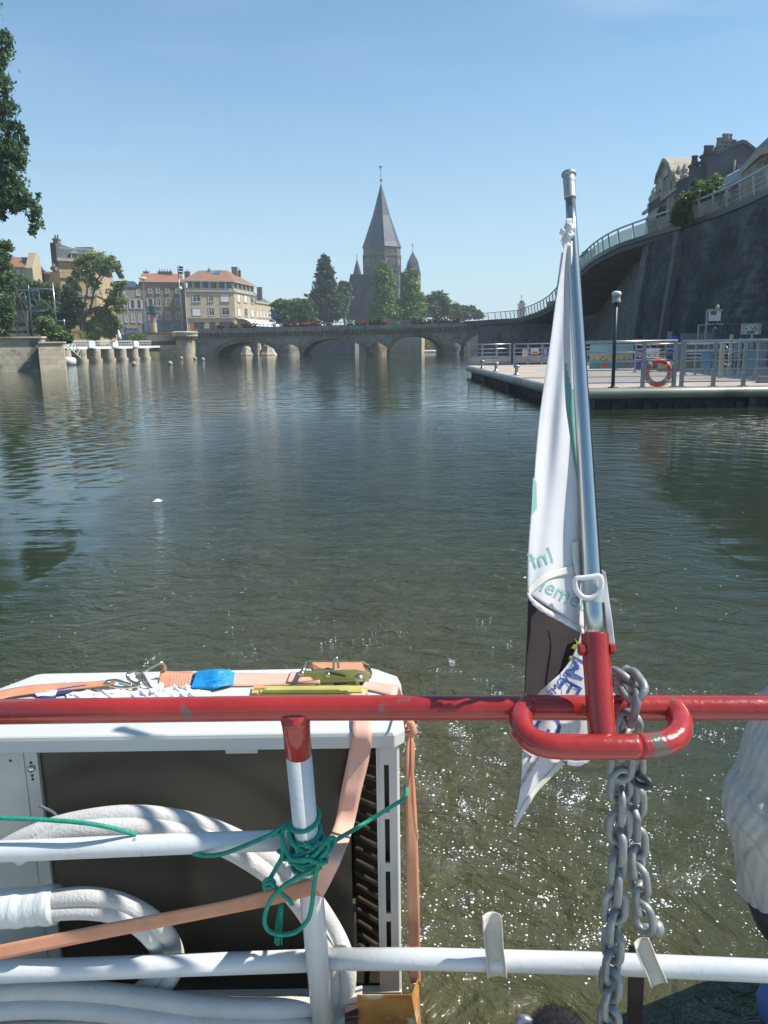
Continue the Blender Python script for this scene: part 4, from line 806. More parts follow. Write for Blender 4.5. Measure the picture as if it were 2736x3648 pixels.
# spiky plant and pots
mb = MB(); c = at(*z2(700, 850), 105)
for i in range(90):
    a = rng.random()*6.28; e = .2+rng.random()*1.2; l_ = 1.3+rng.random(); d = Vector((math.cos(a)*math.cos(e), math.sin(a)*math.cos(e), math.sin(e))); s_ = Vector((-math.sin(a), math.cos(a), 0))*.05
    p1_ = c+d*l_*.6; p2_ = c+d*l_+Vector((0, 0, -.25)); mb.add([c-s_, c+s_, p1_+s_, p1_-s_, p2_], [(0, 1, 2, 3), (3, 2, 4)])
mb.build('spiky_plant', 'leaf_olive', label='spiky grass-like plant behind the white footbridge', cat='plant')
tree('bush', 'small green shrub on the dark wall left of the bastion', gl, (at(494, 1215, 118).x, 118, 2.5), zb([(1150, 830, 35, 22), (1190, 835, 35, 20)]), 118, 1500, .14, 'leaf_light', .06, cat='bush')
# big overhanging tree at the left edge
def big_tree():
    Y = 40; base = Vector((-25.5, 43, 2.3)); t = empty('tall_tree', base, 'tall dark green tree whose drooping boughs fill the left edge', 'tree')
    mb = MB(); mb.tube(spline([base-Vector((0, 0, .5)), base+Vector((.3, -.5, 6)), base+Vector((.8, -1.5, 14)), base+Vector((1, -2, 24))], 6), list(np.linspace(.55, .1, 19)), 10)
    bl = []
    tips = [(20, 150, 30, 35), (-40, 230, 60, 60), (5, 300, 38, 45), (-30, 400, 60, 50), (25, 460, 40, 35), (60, 440, 20, 18), (-20, 540, 60, 55), (50, 530, 40, 45), (90, 500, 20, 24), (20, 620, 55, 40), (75, 590, 20, 30), (-30, 700, 40, 60), (60, 700, 45, 30), (105, 720, 42, 32), (125, 770, 26, 40), (110, 815, 16, 24), (140, 745, 15, 20), (15, 690, 40, 25), (-10, 740, 30, 40), (10, 770, 14, 22), (0, 200, 30, 40), (10, 380, 45, 40), (30, 560, 45, 40), (-20, 640, 60, 60), (40, 660, 40, 30), (30, 730, 40, 25), (80, 690, 30, 24)]
    for x, y, rx, ry in tips: bl.append((tuple(at(x, y, Y)), (rx*Y/F, rx*Y/F*1.1, ry*Y/F)))
    for x, z, r_ in ((-24, 8, 2.6), (-23.5, 12, 3.0), (-23.6, 16, 3.2), (-23.4, 20, 3.2), (-23.8, 24, 2.9), (-24.2, 27, 2.2), (-27, 10, 3), (-28, 15, 3.6), (-28, 21, 3.4), (-22.6, 17.5, 2), (-22.3, 14, 1.8), (-22.2, 21.5, 1.9)):
        bl.append(((x, Y+1+rng.random()*2, z), (r_, r_, r_*.9)))
    for c, r_ in bl:
        c = Vector(c)
        if c.x > -21.9: c = Vector((-22.6, c.y, c.z+.8))
        z_ = max(4, c.z-3); s0 = base+Vector((.5, -1, z_-base.z)); mb.tube(spline([s0, s0.lerp(c, .6)+Vector((0, 0, .9)), c+Vector((.2, 0, -.1))], 5), list(np.linspace(.16, .03, 11)), 6)
    mb.build('trunk', 'bark', t, smooth=True)
    crown('crown', bl, 140000, .105, 'leaf_near', t, sub=26, shell=.15, spread=.42, droop=.7)
big_tree()
tree('bush', 'tall green shrubs against the left edge below the drooping boughs', gl, (at(-20, 1200, 60).x, 66, 2.4), [(10, 880, 30, 22), (-20, 930, 50, 60), (20, 990, 28, 60), (-10, 1060, 50, 70), (15, 1120, 30, 60), (-15, 1180, 40, 40)], 66, 14000, .14, 'leaf_mid', .07, cat='bush')

# scaffold tower: every tube a part
sc_ = empty('scaffold', at(70, 1205, 68), 'pale grey metal scaffold with braces and a grey board on the quay', 'scaffold')
def spole(a, b, r_=.05, Y=68, Y2=None, nm='tube'):
    mb = MB(); mb.tube([at(*z2(*a), Y), at(*z2(*b), Y2 or Y)], r_, 8); mb.build(nm, 'steel_rail', sc_, smooth=True)
for a, b in (((113, 400), (150, 830)), ((238, 390), (282, 830)), ((443, 372), (487, 815)), ((205, 440), (222, 600)), ((325, 420), (340, 600)), ((20, 640), (32, 830)), ((540, 680), (548, 760)), ((232, 705), (235, 770)), ((460, 690), (465, 770))): spole(a, b, .055, nm='standard')
for a, b in (((100, 442), (328, 436)), ((115, 430), (240, 436)), ((250, 420), (450, 428)), ((230, 606), (405, 604)), ((240, 614), (380, 612)), ((22, 662), (230, 668)), ((30, 710), (232, 706)), ((30, 752), (235, 748)), ((270, 695), (420, 693)), ((275, 742), (330, 742)), ((460, 694), (548, 696)), ((462, 742), (548, 742)), ((225, 832), (345, 830))): spole(a, b, .05, nm='ledger')
for a, b in (((195, 448), (35, 600)), ((125, 440), (245, 600)), ((130, 445), (310, 598)), ((250, 425), (440, 590)), ((255, 430), (330, 595)), ((125, 710), (55, 775)), ((155, 760), (220, 830)), ((225, 750), (200, 775))): spole(a, b, .042, nm='brace')
mb = MB(); P_ = [at(*z2(x, y), 67.8) for x, y in ((45, 612), (235, 606), (238, 695), (45, 702))]; mb.prism(P_, (0, -.06, 0)); mb.build('board', 'shutter_grey', sc_)
# dark timber stage below and draped figure-like cover
mb = MB(); mb.prism([at(*z2(x, y), 69.5) for x, y in ((30, 775), (600, 778), (600, 800), (30, 798))], (0, 3, 0)); mb.build('platform', 'bark', sc_)
mb = MB(); c = at(*z2(1003, 800), 100); mb.lathe((c.x, 100, c.z-.8), [(.10, 0), (.30, .1), (.26, .5), (.13, 1.0), (.03, 1.25)], 12); mb.build('parasol', 'white_paint', smooth=True, label='closed white parasol behind the footbridge under the gnarled tree', cat='parasol')
# advertising column
ad = empty('advertising_column', at(541, 1177, 123), 'round advertising column with a green canopy, purple poster and pale base', 'column')
c = at(*z2(1300, 775), 123); k1 = .422*123/F; zz = lambda y: at(*z2(1290, y), 123).z
pm('poster', (.22, .13, .28), (.55, .25, .35), 2.2, .6, c3=(.15, .2, .5), s3=1.2); pm('green_iron', (.02, .06, .05), (.03, .09, .07), 3, .5)
mb = MB(); mb.lathe((c.x, 123, c.z-.3), [(26*k1, 0), (26*k1, zz(712)-c.z+.3)], 20); mb.build('base', 'facade_beige', ad)
mb = MB(); mb.lathe((c.x, 123, zz(711)), [(24*k1, 0), (24*k1, zz(640)-zz(711))], 20); mb.build('poster', 'poster', ad)
mb = MB(); mb.lathe((c.x, 123, zz(639)), [(46*k1, 0), (48*k1, .25), (30*k1, .35), (30*k1, .9), (34*k1, 1.1), (26*k1, 1.25), (10*k1, 1.55)], 16); mb.build('canopy', 'green_iron', ad)
ms = empty('floodlight_mast', at(*z2(1540, 765), 128), 'tall thin grey mast with floodlights near its top beside the bastion', 'mast')
mb = MB(); mb.tube([at(*z2(1543, 765), 128), at(*z2(1500, 232), 128)], [.13, .07], 8); mb.build('pole', 'metal_grey', ms, smooth=True)
for y in (243, 265, 290): p = at(*z2(1503, y), 128); mb = MB(); mb.obox(p+Vector((.45, 0, 0)), (1, 0, -.2), (0, 1, 0), (.2, 0, 1), .6, .35, .3); mb.bar(p, p+Vector((.3, 0, 0)), .06); mb.build('floodlight', 'dark_metal', ms)
p = at(*z2(1520, 422), 128); mb = MB(); mb.lathe(p+Vector((.1, -.2, -.2)), [(.15, 0), (.3, .15), (.3, .3), (.1, .5)], 10); mb.build('globe', 'white_paint', ms)
lm = empty('street_lamp', at(512, 1175, 150), 'round-headed street lamp in front of the gap between the grey and orange-roofed houses', 'street lamp')
mb = MB(); p = at(*z2(1205, 340), 150); mb.tube([at(*z2(1225, 775), 150), at(*z2(1210, 345), 150)], .07, 6); mb.build('pole', 'metal_grey', lm)
mb = MB(); mb.lathe(p, [(.2, -.3), (.65, -.05), (.75, .15), (.3, .3)], 14); mb.build('lamp_head', 'white_paint', lm, smooth=True)
# ------------------------------------------------------------------ right bank: rampart wall, terrace walkway
z6 = lambda x, y: (2050+x*.41350, 450+y*.41350)
z7 = lambda x, y: (2050+x*.41350, 1000+y*.41350)
z9 = lambda x, y: (2280+x*.27486, 560+y*.27486)
EDG = [(2980, 590, 33), (2736, 715, 40), (2575, 750, 46), (2406, 822, 52), (2306, 847, 56), (2170, 893, 61), (2075, 961, 73), (1964, 1090, 90), (1867, 1132, 106), (1829, 1138, 112), (1774, 1141, 117.5), (1719, 1145, 120.5), (1650, 1149, 121.6)]
edge = [at(*e) for e in EDG]
for p_ in edge[:4]: p_.z = 8.6
edge[4].z = 8.6; edge[5].z = 8.25
base_w = [Vector((16.6, 24, 0)), Vector((17.6, 38, 0)), Vector((17.3, 52, 0)), Vector((17.6, 56.5, 0)), Vector((21.5, 76, 0)), Vector((25.0, 99, 0)), Vector((27.0, 121.9, 0))]
wl = empty('rampart_wall', (17.3, 52, 0), 'tall dark stone rampart wall stained with moss on the right bank', 'wall')
def wall_seg(i0, i1, mat, zt, nm='wall', th=8, off=0.0):
    mb = MB()
    for i in range(i0, i1):
        a, b = base_w[i], base_w[i+1]; u = (b-a).normalized(); n = Vector((-u.y, u.x, 0)); nu = max(2, int((b-a).length/1.2)); nv = 10; bat = .11
        def fn(s, t): 
            z = -1+t*(zt+1); p = a.lerp(b, s)+n*off-n*(z*bat)*1.0
            w = .12*math.sin(p.x*1.7+z*2.3)*math.sin(p.y*.9+z*1.1) if 0 < s < 1 else 0
            return (p.x-n.x*w, p.y-n.y*w, z)
        mb.grid(fn, nu*2, nv*2)
    return mb.build(nm, mat, wl, smooth=False)
wall_seg(0, 3, 'wall_stone', 8.2, 'rough_face'); wall_seg(3, 6, 'wall_smooth', 7.6, 'smooth_face')
mb = MB()    # buttress rib where rough and smooth faces meet and one further right
for p, w in ((base_w[3], .9), (base_w[2]+Vector((.03, -2.0, 0)), .5)):
    mb.hexa([p+Vector((-.55, -w, -1)), p+Vector((1.5, -w, -1)), p+Vector((1.5, w, -1)), p+Vector((-.3, w, -1))], [p+Vector((.60, -w*.8, 8.1)), p+Vector((1.5, -w*.8, 8.1)), p+Vector((1.5, w*.8, 8.1)), p+Vector((.62, w*.8, 8.1))])
mb.build('buttress', 'wall_smooth', wl)
mb = MB(); mb.prism([(40, 10, -3), (18.6, 10, -3)]+[(p.x+1.2, p.y, -3) for p in base_w]+[(27.4, 134, -3), (120, 134, -3), (120, 10, -3)], (0, 0, 11.1)); mb.build('terrace', 'asphalt', kind='structure')
# cantilevered walkway: edge beam, soffit
wk = empty('raised_walkway', edge[4], 'curved raised walkway with railing along the top of the rampart down to the bridge', 'walkway')
def strip(mb, P, fa, fb):
    for i in range(len(P)-1):
        a0, b0, a1, b1 = fa(i), fb(i), fa(i+1), fb(i+1); mb.add([a0, b0, b1, a1], [(0, 1, 2, 3)])
E2 = spline(edge, 4)
inn = []
for p in E2:
    if p.y < 57: q = Vector((p.x+3.5, p.y+.4, p.z))
    elif p.y < 117: 
        t = (p.y-57)/60; q = Vector((p.x+3.5+2.2*math.sin(t*math.pi), p.y, p.z))
    else: q = Vector((p.x+1.5*(p.y-117)/5, p.y+6+3*(p.y-117)/5, p.z))
    inn.append(q)
mb = MB(); n_ = len(E2)
rings = []
for i in range(n_):
    o, q = E2[i], inn[i]; rings.append([o, o+Vector((0, 0, -.45)), o.lerp(q, .25)+Vector((0, 0, -.55)), q+Vector((0, 0, -.62)), q])
vs = [p for r_ in rings for p in r_]; fs = [(i*5+j, i*5+(j+1) % 5, (i+1)*5+(j+1) % 5, (i+1)*5+j) for i in range(n_-1) for j in range(5)]
mb.add(vs, fs+[(4, 3, 2, 1, 0), tuple((n_-1)*5+j for j in range(5))]); mb.build('deck', 'facade_dark', wk)
mb = MB()
for i in range(n_-1): mb.bar(E2[i]+Vector((-.06, 0, .02)), E2[i+1]+Vector((-.06, 0, .02)), .14, .3)
mb.build('edge_beam', 'dark_metal', wk)
# ramp wall under the lower part of the walkway, joining the bridge
mb = MB(); rwp = [(24.95, 98.6), (23.6, 106), (20.8, 113), (17.4, 118.6), (14.6, 121.6)]
for i in range(4):
    (xa, ya), (xb, yb) = rwp[i], rwp[i+1]; za = min(E2, key=lambda p: abs(p.y-ya)).z-.7; zb3 = min(E2, key=lambda p: abs(p.y-yb)).z-.7
    mb.add([(xa, ya, -1), (xb, yb, -1), (xb, yb, zb3), (xa, ya, za)], [(0, 1, 2, 3)])
mb.build('ramp_wall', 'wall_smooth', wk)
def rail_pts(P, step):
    out = []; acc = 0
    for i in range(len(P)-1):
        d = (P[i+1]-P[i]); L_ = d.length; s = (step-acc) if acc else 0
        while s < L_: out.append((P[i]+d*(s/L_), d.normalized())); s += step
        acc = L_-(s-step)
    return out
pm('panel_glass', (.50, .62, .60), (.42, .55, .54), 2, .3, alpha=.55)
rp = rail_pts(E2, 1.75)
mb = MB()
for p, d in rp: mb.bar(p+Vector((-.05, 0, .1)), p+Vector((-.22, 0, 1.12)), .09, .05)
for i in range(n_-1):
    o = Vector((-.24, 0, 1.14)); mb.bar(E2[i]+o, E2[i+1]+o, .11, .09)
    if E2[i].y > 70 or E2[i].y < 57:
        for h in (.35, .6, .85): mb.bar(E2[i]+Vector((-.1-.1*h, 0, h)), E2[i+1]+Vector((-.1-.1*h, 0, h)), .03)
mb.build('railing', 'metal_grey', wk)
for k in range(len(rp)-1):
    p, d = rp[k]; q = rp[k+1][0]
    if 41 < p.y < 75:
        mb = MB(); a, b = p+d*.1, q-d*.1; mb.add([a+Vector((-.09, 0, .16)), b+Vector((-.09, 0, .16)), b+Vector((-.19, 0, .92)), a+Vector((-.19, 0, .92))], [(0, 1, 2, 3)]); mb.build('panel', 'panel_glass' if p.y > 54 else 'facade_ornate', wk, solid=.012)
tree('bush', 'bright green bush growing over the railing on top of the rampart', 'bushes on the right bank', (at(2490, 815, 50).x, 50, 8.4), [(2450, 720, 34, 26), (2520, 690, 38, 36), (2545, 650, 22, 22), (2490, 660, 20, 18, 1), (2560, 710, 26, 30), (2430, 760, 30, 26), (2480, 780, 45, 34), (2530, 770, 38, 34), (2410, 790, 20, 14), (2455, 815, 30, 14)], 50, 15000, .12, 'leaf_mid', .12, cat='bush', sub=18, shell=.3, spread=.45)

# ornate gabled house
f = Fac(at(2300, 790, 96).xy, at(2432, 790, 79).xy)
og = empty('ornate_house', tuple(f.p(0, 8.1)), 'ornate pale stone house with a tall curved gable above the rampart', 'building')
def FP(f, q, conv=z6): return [f.p(*f.uz(*conv(x, y))) for x, y in q]
mb = MB(); mb.prism([f.p(0, 7.5), f.p(f.L, 7.5)]+[f.p(f.L, f.uz(*z6(925, 640))[1])]+FP(f, [(880, 560), (870, 480), (865, 430), (840, 400), (820, 345), (790, 312), (770, 310), (748, 350), (730, 400), (712, 440), (700, 500), (690, 560), (692, 610), (650, 650), (640, 700), (620, 775)])+[f.p(0, f.uz(*z6(603, 790))[1])], -f.n*1.6); mb.build('facade', 'facade_ornate', og)
mb = MB(); cp = FP(f, [(866, 430), (841, 400), (821, 343), (792, 308), (769, 304), (747, 346), (728, 398), (709, 440), (697, 500)])
for i in range(len(cp)-1): a, b = cp[i], cp[i+1]; mb.hexa([a+f.n*.25, b+f.n*.25, b-f.n*2.6, a-f.n*2.6], [a+f.n*.25+Vector((0, 0, .35)), b+f.n*.25+Vector((0, 0, .35)), b-f.n*2.6+Vector((0, 0, .35)), a-f.n*2.6+Vector((0, 0, .35))])
mb.build('coping', 'trim_stone', og)
pm('roof_ochre', (.30, .22, .13), (.24, .18, .11), 1.5, .9)
mb = MB(); r_ = [at(*z6(x, y), Y) for x, y, Y in ((845, 362, 84), (1002, 357, 90), (985, 420, 84), (870, 475, 79))]; mb.prism([tuple(p) for p in r_], (0, .3, -.3)); mb.build('roof', 'roof_ochre', og)
for x0, y0, x1, y1, g_ in ((722, 470, 745, 545, 0), (765, 385, 800, 430, 0), (760, 580, 785, 640, 0), (725, 590, 742, 640, 0), (820, 560, 832, 590, 0), (655, 665, 672, 740, 0), (700, 610, 715, 690, 0), (790, 640, 815, 700, 0), (850, 500, 870, 590, 0)):
    f.win_px(*z6(x0, y0), *z6(x1, y1), og, style='sash')
mb = MB()
for x, w in ((687, 10), (752, 9), (808, 9), (842, 10)):
    u, zb_ = f.uz(*z6(x, 800)); zt_ = f.uz(*z6(x, 480 if x > 700 else 620))[1]; f.slab(mb, u-.25, u+.25, 8, zt_, .004, .22)
u0, zc_ = f.uz(*z6(700, 640)); f.slab(mb, .05, f.L-.05, f.uz(*z6(760, 655))[1], f.uz(*z6(760, 655))[1]+.3, .224, .5)
mb.build('pilasters', 'trim_stone', og)
mb = MB(); u, zc_ = f.uz(*z6(745, 725)); f.slab(mb, u-2.6, u+2.6, zc_-.3, zc_, .006, .9); 
for i in range(14): mb.bar(f.p(u-2.5+i*.385, zc_, .85), f.p(u-2.5+i*.385, zc_+1.1, .85), .07)
mb.bar(f.p(u-2.6, zc_+1.1, .85), f.p(u+2.6, zc_+1.1, .85), .1); mb.prism([f.p(u-2.2, zc_-.31, .006), f.p(u+2.2, zc_-.31, .006), f.p(u+1.2, zc_-1.6, .006), f.p(u-1.2, zc_-1.6, .006)], f.n*.9); mb.build('balcony', 'dark_metal', og)
for x, y in ((633, 700), (657, 640), (690, 600), (868, 470), (918, 460)):
    q = f.p(*f.uz(*z6(x, y)), -.2); mb = MB(); mb.lathe(q-Vector((0, 0, .5)), [(.4, 0), (.4, .9), (.2, 1.0), (.34, 1.4), (.1, 1.9)], 10); mb.build('finial', 'trim_stone', og)
mb = MB(); mb.prism([at(*z6(x, y), 78.5) for x, y in ((868, 480), (985, 425), (965, 640), (868, 640))], (1.15, 3, 0)); mb.build('side_bay', 'facade_dark', og)
# grey gable house with chimneys
Yg = 72
gh = empty('grey_gable_house', at(2600, 760, Yg), 'large dark grey rendered gable wall with a row of chimneys above the rampart', 'building')
mb = MB(); mb.prism([at(*z6(x, y), Yg) for x, y in ((955, 800), (985, 425), (1003, 370), (1060, 345), (1130, 305), (1215, 252), (1380, 168), (1440, 150), (1470, 158), (1590, 250), (1700, 330), (1700, 800))], (3.9, 9, 0)); mb.build('wall', 'facade_dark', gh)
mb = MB(); P_ = [at(*z6(x, y), Yg-.25) for x, y in ((1208, 258), (1378, 165), (1440, 146), (1472, 154), (1594, 248))]
for i in range(4): a, b = P_[i], P_[i+1]; mb.hexa([a, b, b+Vector((4.1, 9.5, 0)), a+Vector((4.1, 9.5, 0))], [a+Vector((0, 0, .3)), b+Vector((0, 0, .3)), b+Vector((4.1, 9.5, .3)), a+Vector((4.1, 9.5, .3))])
mb.build('roof', 'slate_roof', gh)
def chim(x0, x1, y0, y1, npot, mat, Y):
    mb = MB(); a, b = at(*z6(x0, y1), Y), at(*z6(x1, y0), Y); mb.box((a.x, Y, a.z-.4), (b.x, Y+1.6, b.z)); mb.box((a.x-.1, Y-.1, b.z), (b.x+.1, Y+1.7, b.z+.2))
    for i in range(npot): mb.lathe((a.x+(b.x-a.x)*(i+.5)/npot, Y+.8, b.z+.2), [(.22, 0), (.17, .5), (.22, .55), (.2, .65)], 8)
    mb.build('chimney', mat, gh)
chim(1132, 1212, 238, 400, 3, 'facade_dark', Yg-.4); chim(1252, 1288, 170, 240, 2, 'facade_ornate', Yg+1); chim(1303, 1345, 135, 205, 3, 'facade_ornate', Yg+1); chim(1346, 1372, 138, 190, 1, 'facade_dark', Yg+1.5); chim(1038, 1070, 325, 350, 2, 'facade_dark', Yg+1)
mb = MB(); mb.tube([at(*z6(1372, 290), Yg-.5), at(*z6(1366, 420), Yg-.5)], .1, 6); mb.build('flue', 'trim_stone', gh)
mb = MB(); mb.prism([at(*z6(x, y), Yg-.6) for x, y in ((1395, 325), (1500, 320), (1505, 460), (1385, 460))], (0, .58, 0)); mb.build('lean_to', 'facade_grey', gh)
# modern house with glazed dormers, right edge
dh = empty('dormer_house', at(2650, 730, 58), 'long house with four glazed dormers and slate roof behind the rampart railing', 'building')
mb = MB(); A_ = [at(*z6(1270, 600), 64), at(*z6(1700, 380), 50), at(*z6(1700, 150), 56), at(*z6(1600, 300), 60), at(*z6(1290, 500), 68)]
mb.prism([(A_[0].x, A_[0].y, 8), (A_[1].x, A_[1].y, 8), (A_[1].x+12, A_[1].y+3, 8), (A_[0].x+12, A_[0].y+4, 8)], (0, 0, A_[0].z-8)); mb.build('wall', 'facade_grey', dh)
ea, eb = Vector((A_[0].x-.3, A_[0].y-.3, A_[0].z)), Vector((A_[1].x-.3, A_[1].y-.3, A_[0].z))
mb = MB(); up_ = Vector((3.0, 1.2, 3.6)); mb.prism([ea, eb, eb+up_, ea+up_], (.4, .4, -.3)); mb.build('roof', 'slate_roof', dh)
mb = MB(); mb.bar(ea+Vector((0, 0, -.1)), eb+Vector((0, 0, -.1)), .35, .3); mb.build('gutter', 'trim_stone', dh)
for (x, y, s_, Y) in ((1330, 490, 62, 62), (1395, 450, 62, 59), (1466, 408, 68, 56), (1540, 372, 72, 53)):
    c = at(*z6(x, y), Y); k = .4135*Y/F*s_/2; h = k*2.3
    d_ = MB(); d_.hexa([c+Vector((-k, 0, -h*.5)), c+Vector((k, 0, -h*.35)), c+Vector((k, 2.5, -h*.35)), c+Vector((-k, 2.5, -h*.5))], [c+Vector((-k, .15, h*.35)), c+Vector((k, .15, h*.35)), c+Vector((k, 2.5, h*.35)), c+Vector((-k, 2.5, h*.35))]); o_ = d_.build('dormer', 'glass_blue', dh)
    d_ = MB(); d_.hexa([c+Vector((-k*1.15, -.15, h*.36)), c+Vector((k*1.15, -.15, h*.36)), c+Vector((k*1.15, 2.5, h*.36)), c+Vector((-k*1.15, 2.5, h*.36))], [c+Vector((-k*.6, .4, h*.62)), c+Vector((k*.8, .4, h*.62)), c+Vector((k*.8, 2.5, h*.62)), c+Vector((-k*.6, 2.5, h*.62))]); d_.build('dormer_roof', 'white_paint', o_)
    d_ = MB()
    for s2 in (-1, 0, 1): d_.bar(c+Vector((k*s2, -.03, -h*.5)), c+Vector((k*s2, .1, h*.35)), .07)
    d_.build('frame', 'dark_metal', o_)
mb = MB(); c = at(*z6(1582, 560), 49); e = at(*z6(1760, 560), 46); t_ = at(*z6(1578, 262), 49).z
mb.hexa([(c.x, 49, 8), (e.x+4, 46, 8), (e.x+5, 54, 8), (c.x+1, 54, 8)], [(c.x, 49, t_), (e.x+4, 46, t_+.8), (e.x+5, 54, t_+.8), (c.x+1, 54, t_)])
tb = empty('corner_block', (c.x, 49, 8.1), 'grey stone corner block with a domed top at the right edge above the wall', 'building'); mb.build('wall', 'facade_ornate', tb)
mb = MB(); mb.hexa([(c.x-.3, 48.6, t_+.003), (e.x+4, 45.6, t_+.803), (e.x+5, 54.2, t_+.803), (c.x+1, 54.2, t_+.003)], [(c.x-.3, 48.6, t_+.4), (e.x+4, 45.6, t_+1.2), (e.x+5, 54.2, t_+1.2), (c.x+1, 54.2, t_+.4)]); mb.build('cornice', 'trim_stone', tb)
mb = MB(); d0 = at(*z6(1650, 210), 50); mb.lathe((d0.x+3.0, 50, t_-.2), [(2.0, 0), (2.0, .8), (1.8, 1.7), (1.2, 2.5), (.3, 3.0)], 20); mb.build('dome', 'slate', tb, smooth=True)
f = Fac((c.x, 49), (e.x+4, 46))
f.window(.9, 2.2, 11.4, 13.6, tb, glass='glass_blue'); f.window(.9, 2.2, 8.6, 10.4, tb, glass='glass_blue')
# chimneys peeking over ramp, distant tower
mb = MB(); a, b = at(2083, 945, 110), at(2096, 893, 110); mb.box((a.x, 110, 7), (b.x+.3, 112, b.z)); a, b = at(2106, 930, 110), at(2117, 888, 110); mb.box((a.x, 110, 7), (b.x, 112, b.z)); mb.box((a.x-1.5, 109.5, 7), (b.x+.5, 113, b.z-1.4)); mb.build('chimney_stack', 'facade_dark', label='pair of dark chimney blocks peeking over the walkway beside the flagpole', cat='chimney')
ft = empty('distant_tower', at(1861, 1110, 420), 'small pinkish tower block with an aerial far behind the curved ramp', 'tower')
a, b = at(1850, 1160, 420), at(1871, 1079, 420); mb = MB(); mb.box((a.x, 420, 0), (b.x, 426, b.z)); mb.build('shaft', 'facade_beige', ft)
mb = MB(); c = (a.x+b.x)/2; mb.box((c-.9, 421, b.z), (c+.9, 424, b.z+1.2)); mb.tube([(c-.3, 422, b.z+1.2), (c-.3, 422, b.z+4.2)], .15, 6); mb.bar((c-1.0, 422, b.z+3.4), (c+.5, 422, b.z+3.7), .15); mb.build('aerial', 'dark_metal', ft)

# ------------------------------------------------------------------ pontoon
DZ = .55
FL, LM = gz(1669, 1303, DZ), gz(1934, 1364, DZ)
dd = (LM-FL); NL = FL+dd*((21.1-FL.y)/dd.y); XR = 26.0
po = empty('pontoon', (NL.x, NL.y, 0), 'floating pontoon with pale concrete deck and dark steel sides', 'pontoon')
mb = MB(); top = [(NL.x, 21.1, DZ-.3), (XR, 21.1, DZ-.3), (XR, 43.2, DZ-.3), (FL.x, 43.2, DZ-.3)]; mb.prism(top, (0, 0, .3)); mb.build('deck', 'concrete', po)
mb = MB(); mb.hexa([(NL.x+.25, 21.35, -1), (XR, 21.35, -1), (XR, 43, -1), (FL.x+.25, 43, -1)], [(NL.x+.25, 21.35, DZ-.303), (XR, 21.35, DZ-.303), (XR, 43, DZ-.303), (FL.x+.25, 43, DZ-.303)]); mb.build('hull', 'sheet_pile', po)
mb = MB(); un = (Vector((NL.x, NL.y, 0))-Vector((FL.x, FL.y, 0))); L_ = un.length; un.normalize(); sn = Vector((un.y, -un.x, 0)); sn = sn if sn.x < 0 else -sn
for i in range(int(L_/.42)):
    p = Vector((FL.x, FL.y, 0))+un*(i*.42+.2)-sn*.2; mb.obox(p+Vector((0, 0, -.4)), un, sn, (0, 0, 1), .2, .12, 1.2)
for i in range(45):
    x = NL.x+.4+i*.42; mb.box((x, 21.26, -1), (x+.2, 21.345, DZ-.42))
mb.build('corrugated_skirt', 'sheet_pile', po)
for p in (FL+un*6.5, FL+un*13, FL+un*21.5, Vector((5.6, 21.2, 0)), Vector((9.9, 21.2, 0))):
    mb = MB(); q = Vector((p.x, p.y, 0))+sn*.02; mb.box((q.x-.1, q.y-.1, -1.2), (q.x+.1, q.y+.1, .32)); mb.build('fender_pile', 'dark_metal', po)
pm('fender_tube', (.30, .30, .25), (.23, .235, .19), 1.2, .42, .3, c3=(.15, .155, .12), s3=.8)
mb = MB(); zf = DZ-.15; cr_ = [Vector((FL.x, FL.y+.1, zf)), Vector((FL.x, FL.y, zf)), Vector((NL.x, NL.y, zf))+un*-.3, Vector((NL.x+.08, NL.y-.03, zf)), Vector((NL.x+.5, NL.y-.05, zf)), Vector((XR, 21.05, zf))]
mb.tube(cr_, .15, 16); mb.build('fender_tube', 'fender_tube', po, smooth=True)
for i, (px, py, lb) in enumerate(((1718, 1312, 'small mooring cleat on the pontoon edge farthest from the flag'), (1767, 1323, 'small mooring cleat in the middle of the pontoon edge'), (1840, 1337, 'small mooring cleat on the pontoon edge nearest the flag'))):
    p = gz(px, py, DZ); mb = MB(); mb.lathe(p, [(.14, 0), (.14, .03), (.07, .05), (.06, .26), (.12, .3), (.12, .36), (.04, .4)], 12); mb.build('mooring_cleat', 'metal_grey', label=lb, cat='cleat', group='mooring cleats on the pontoon', smooth=True)
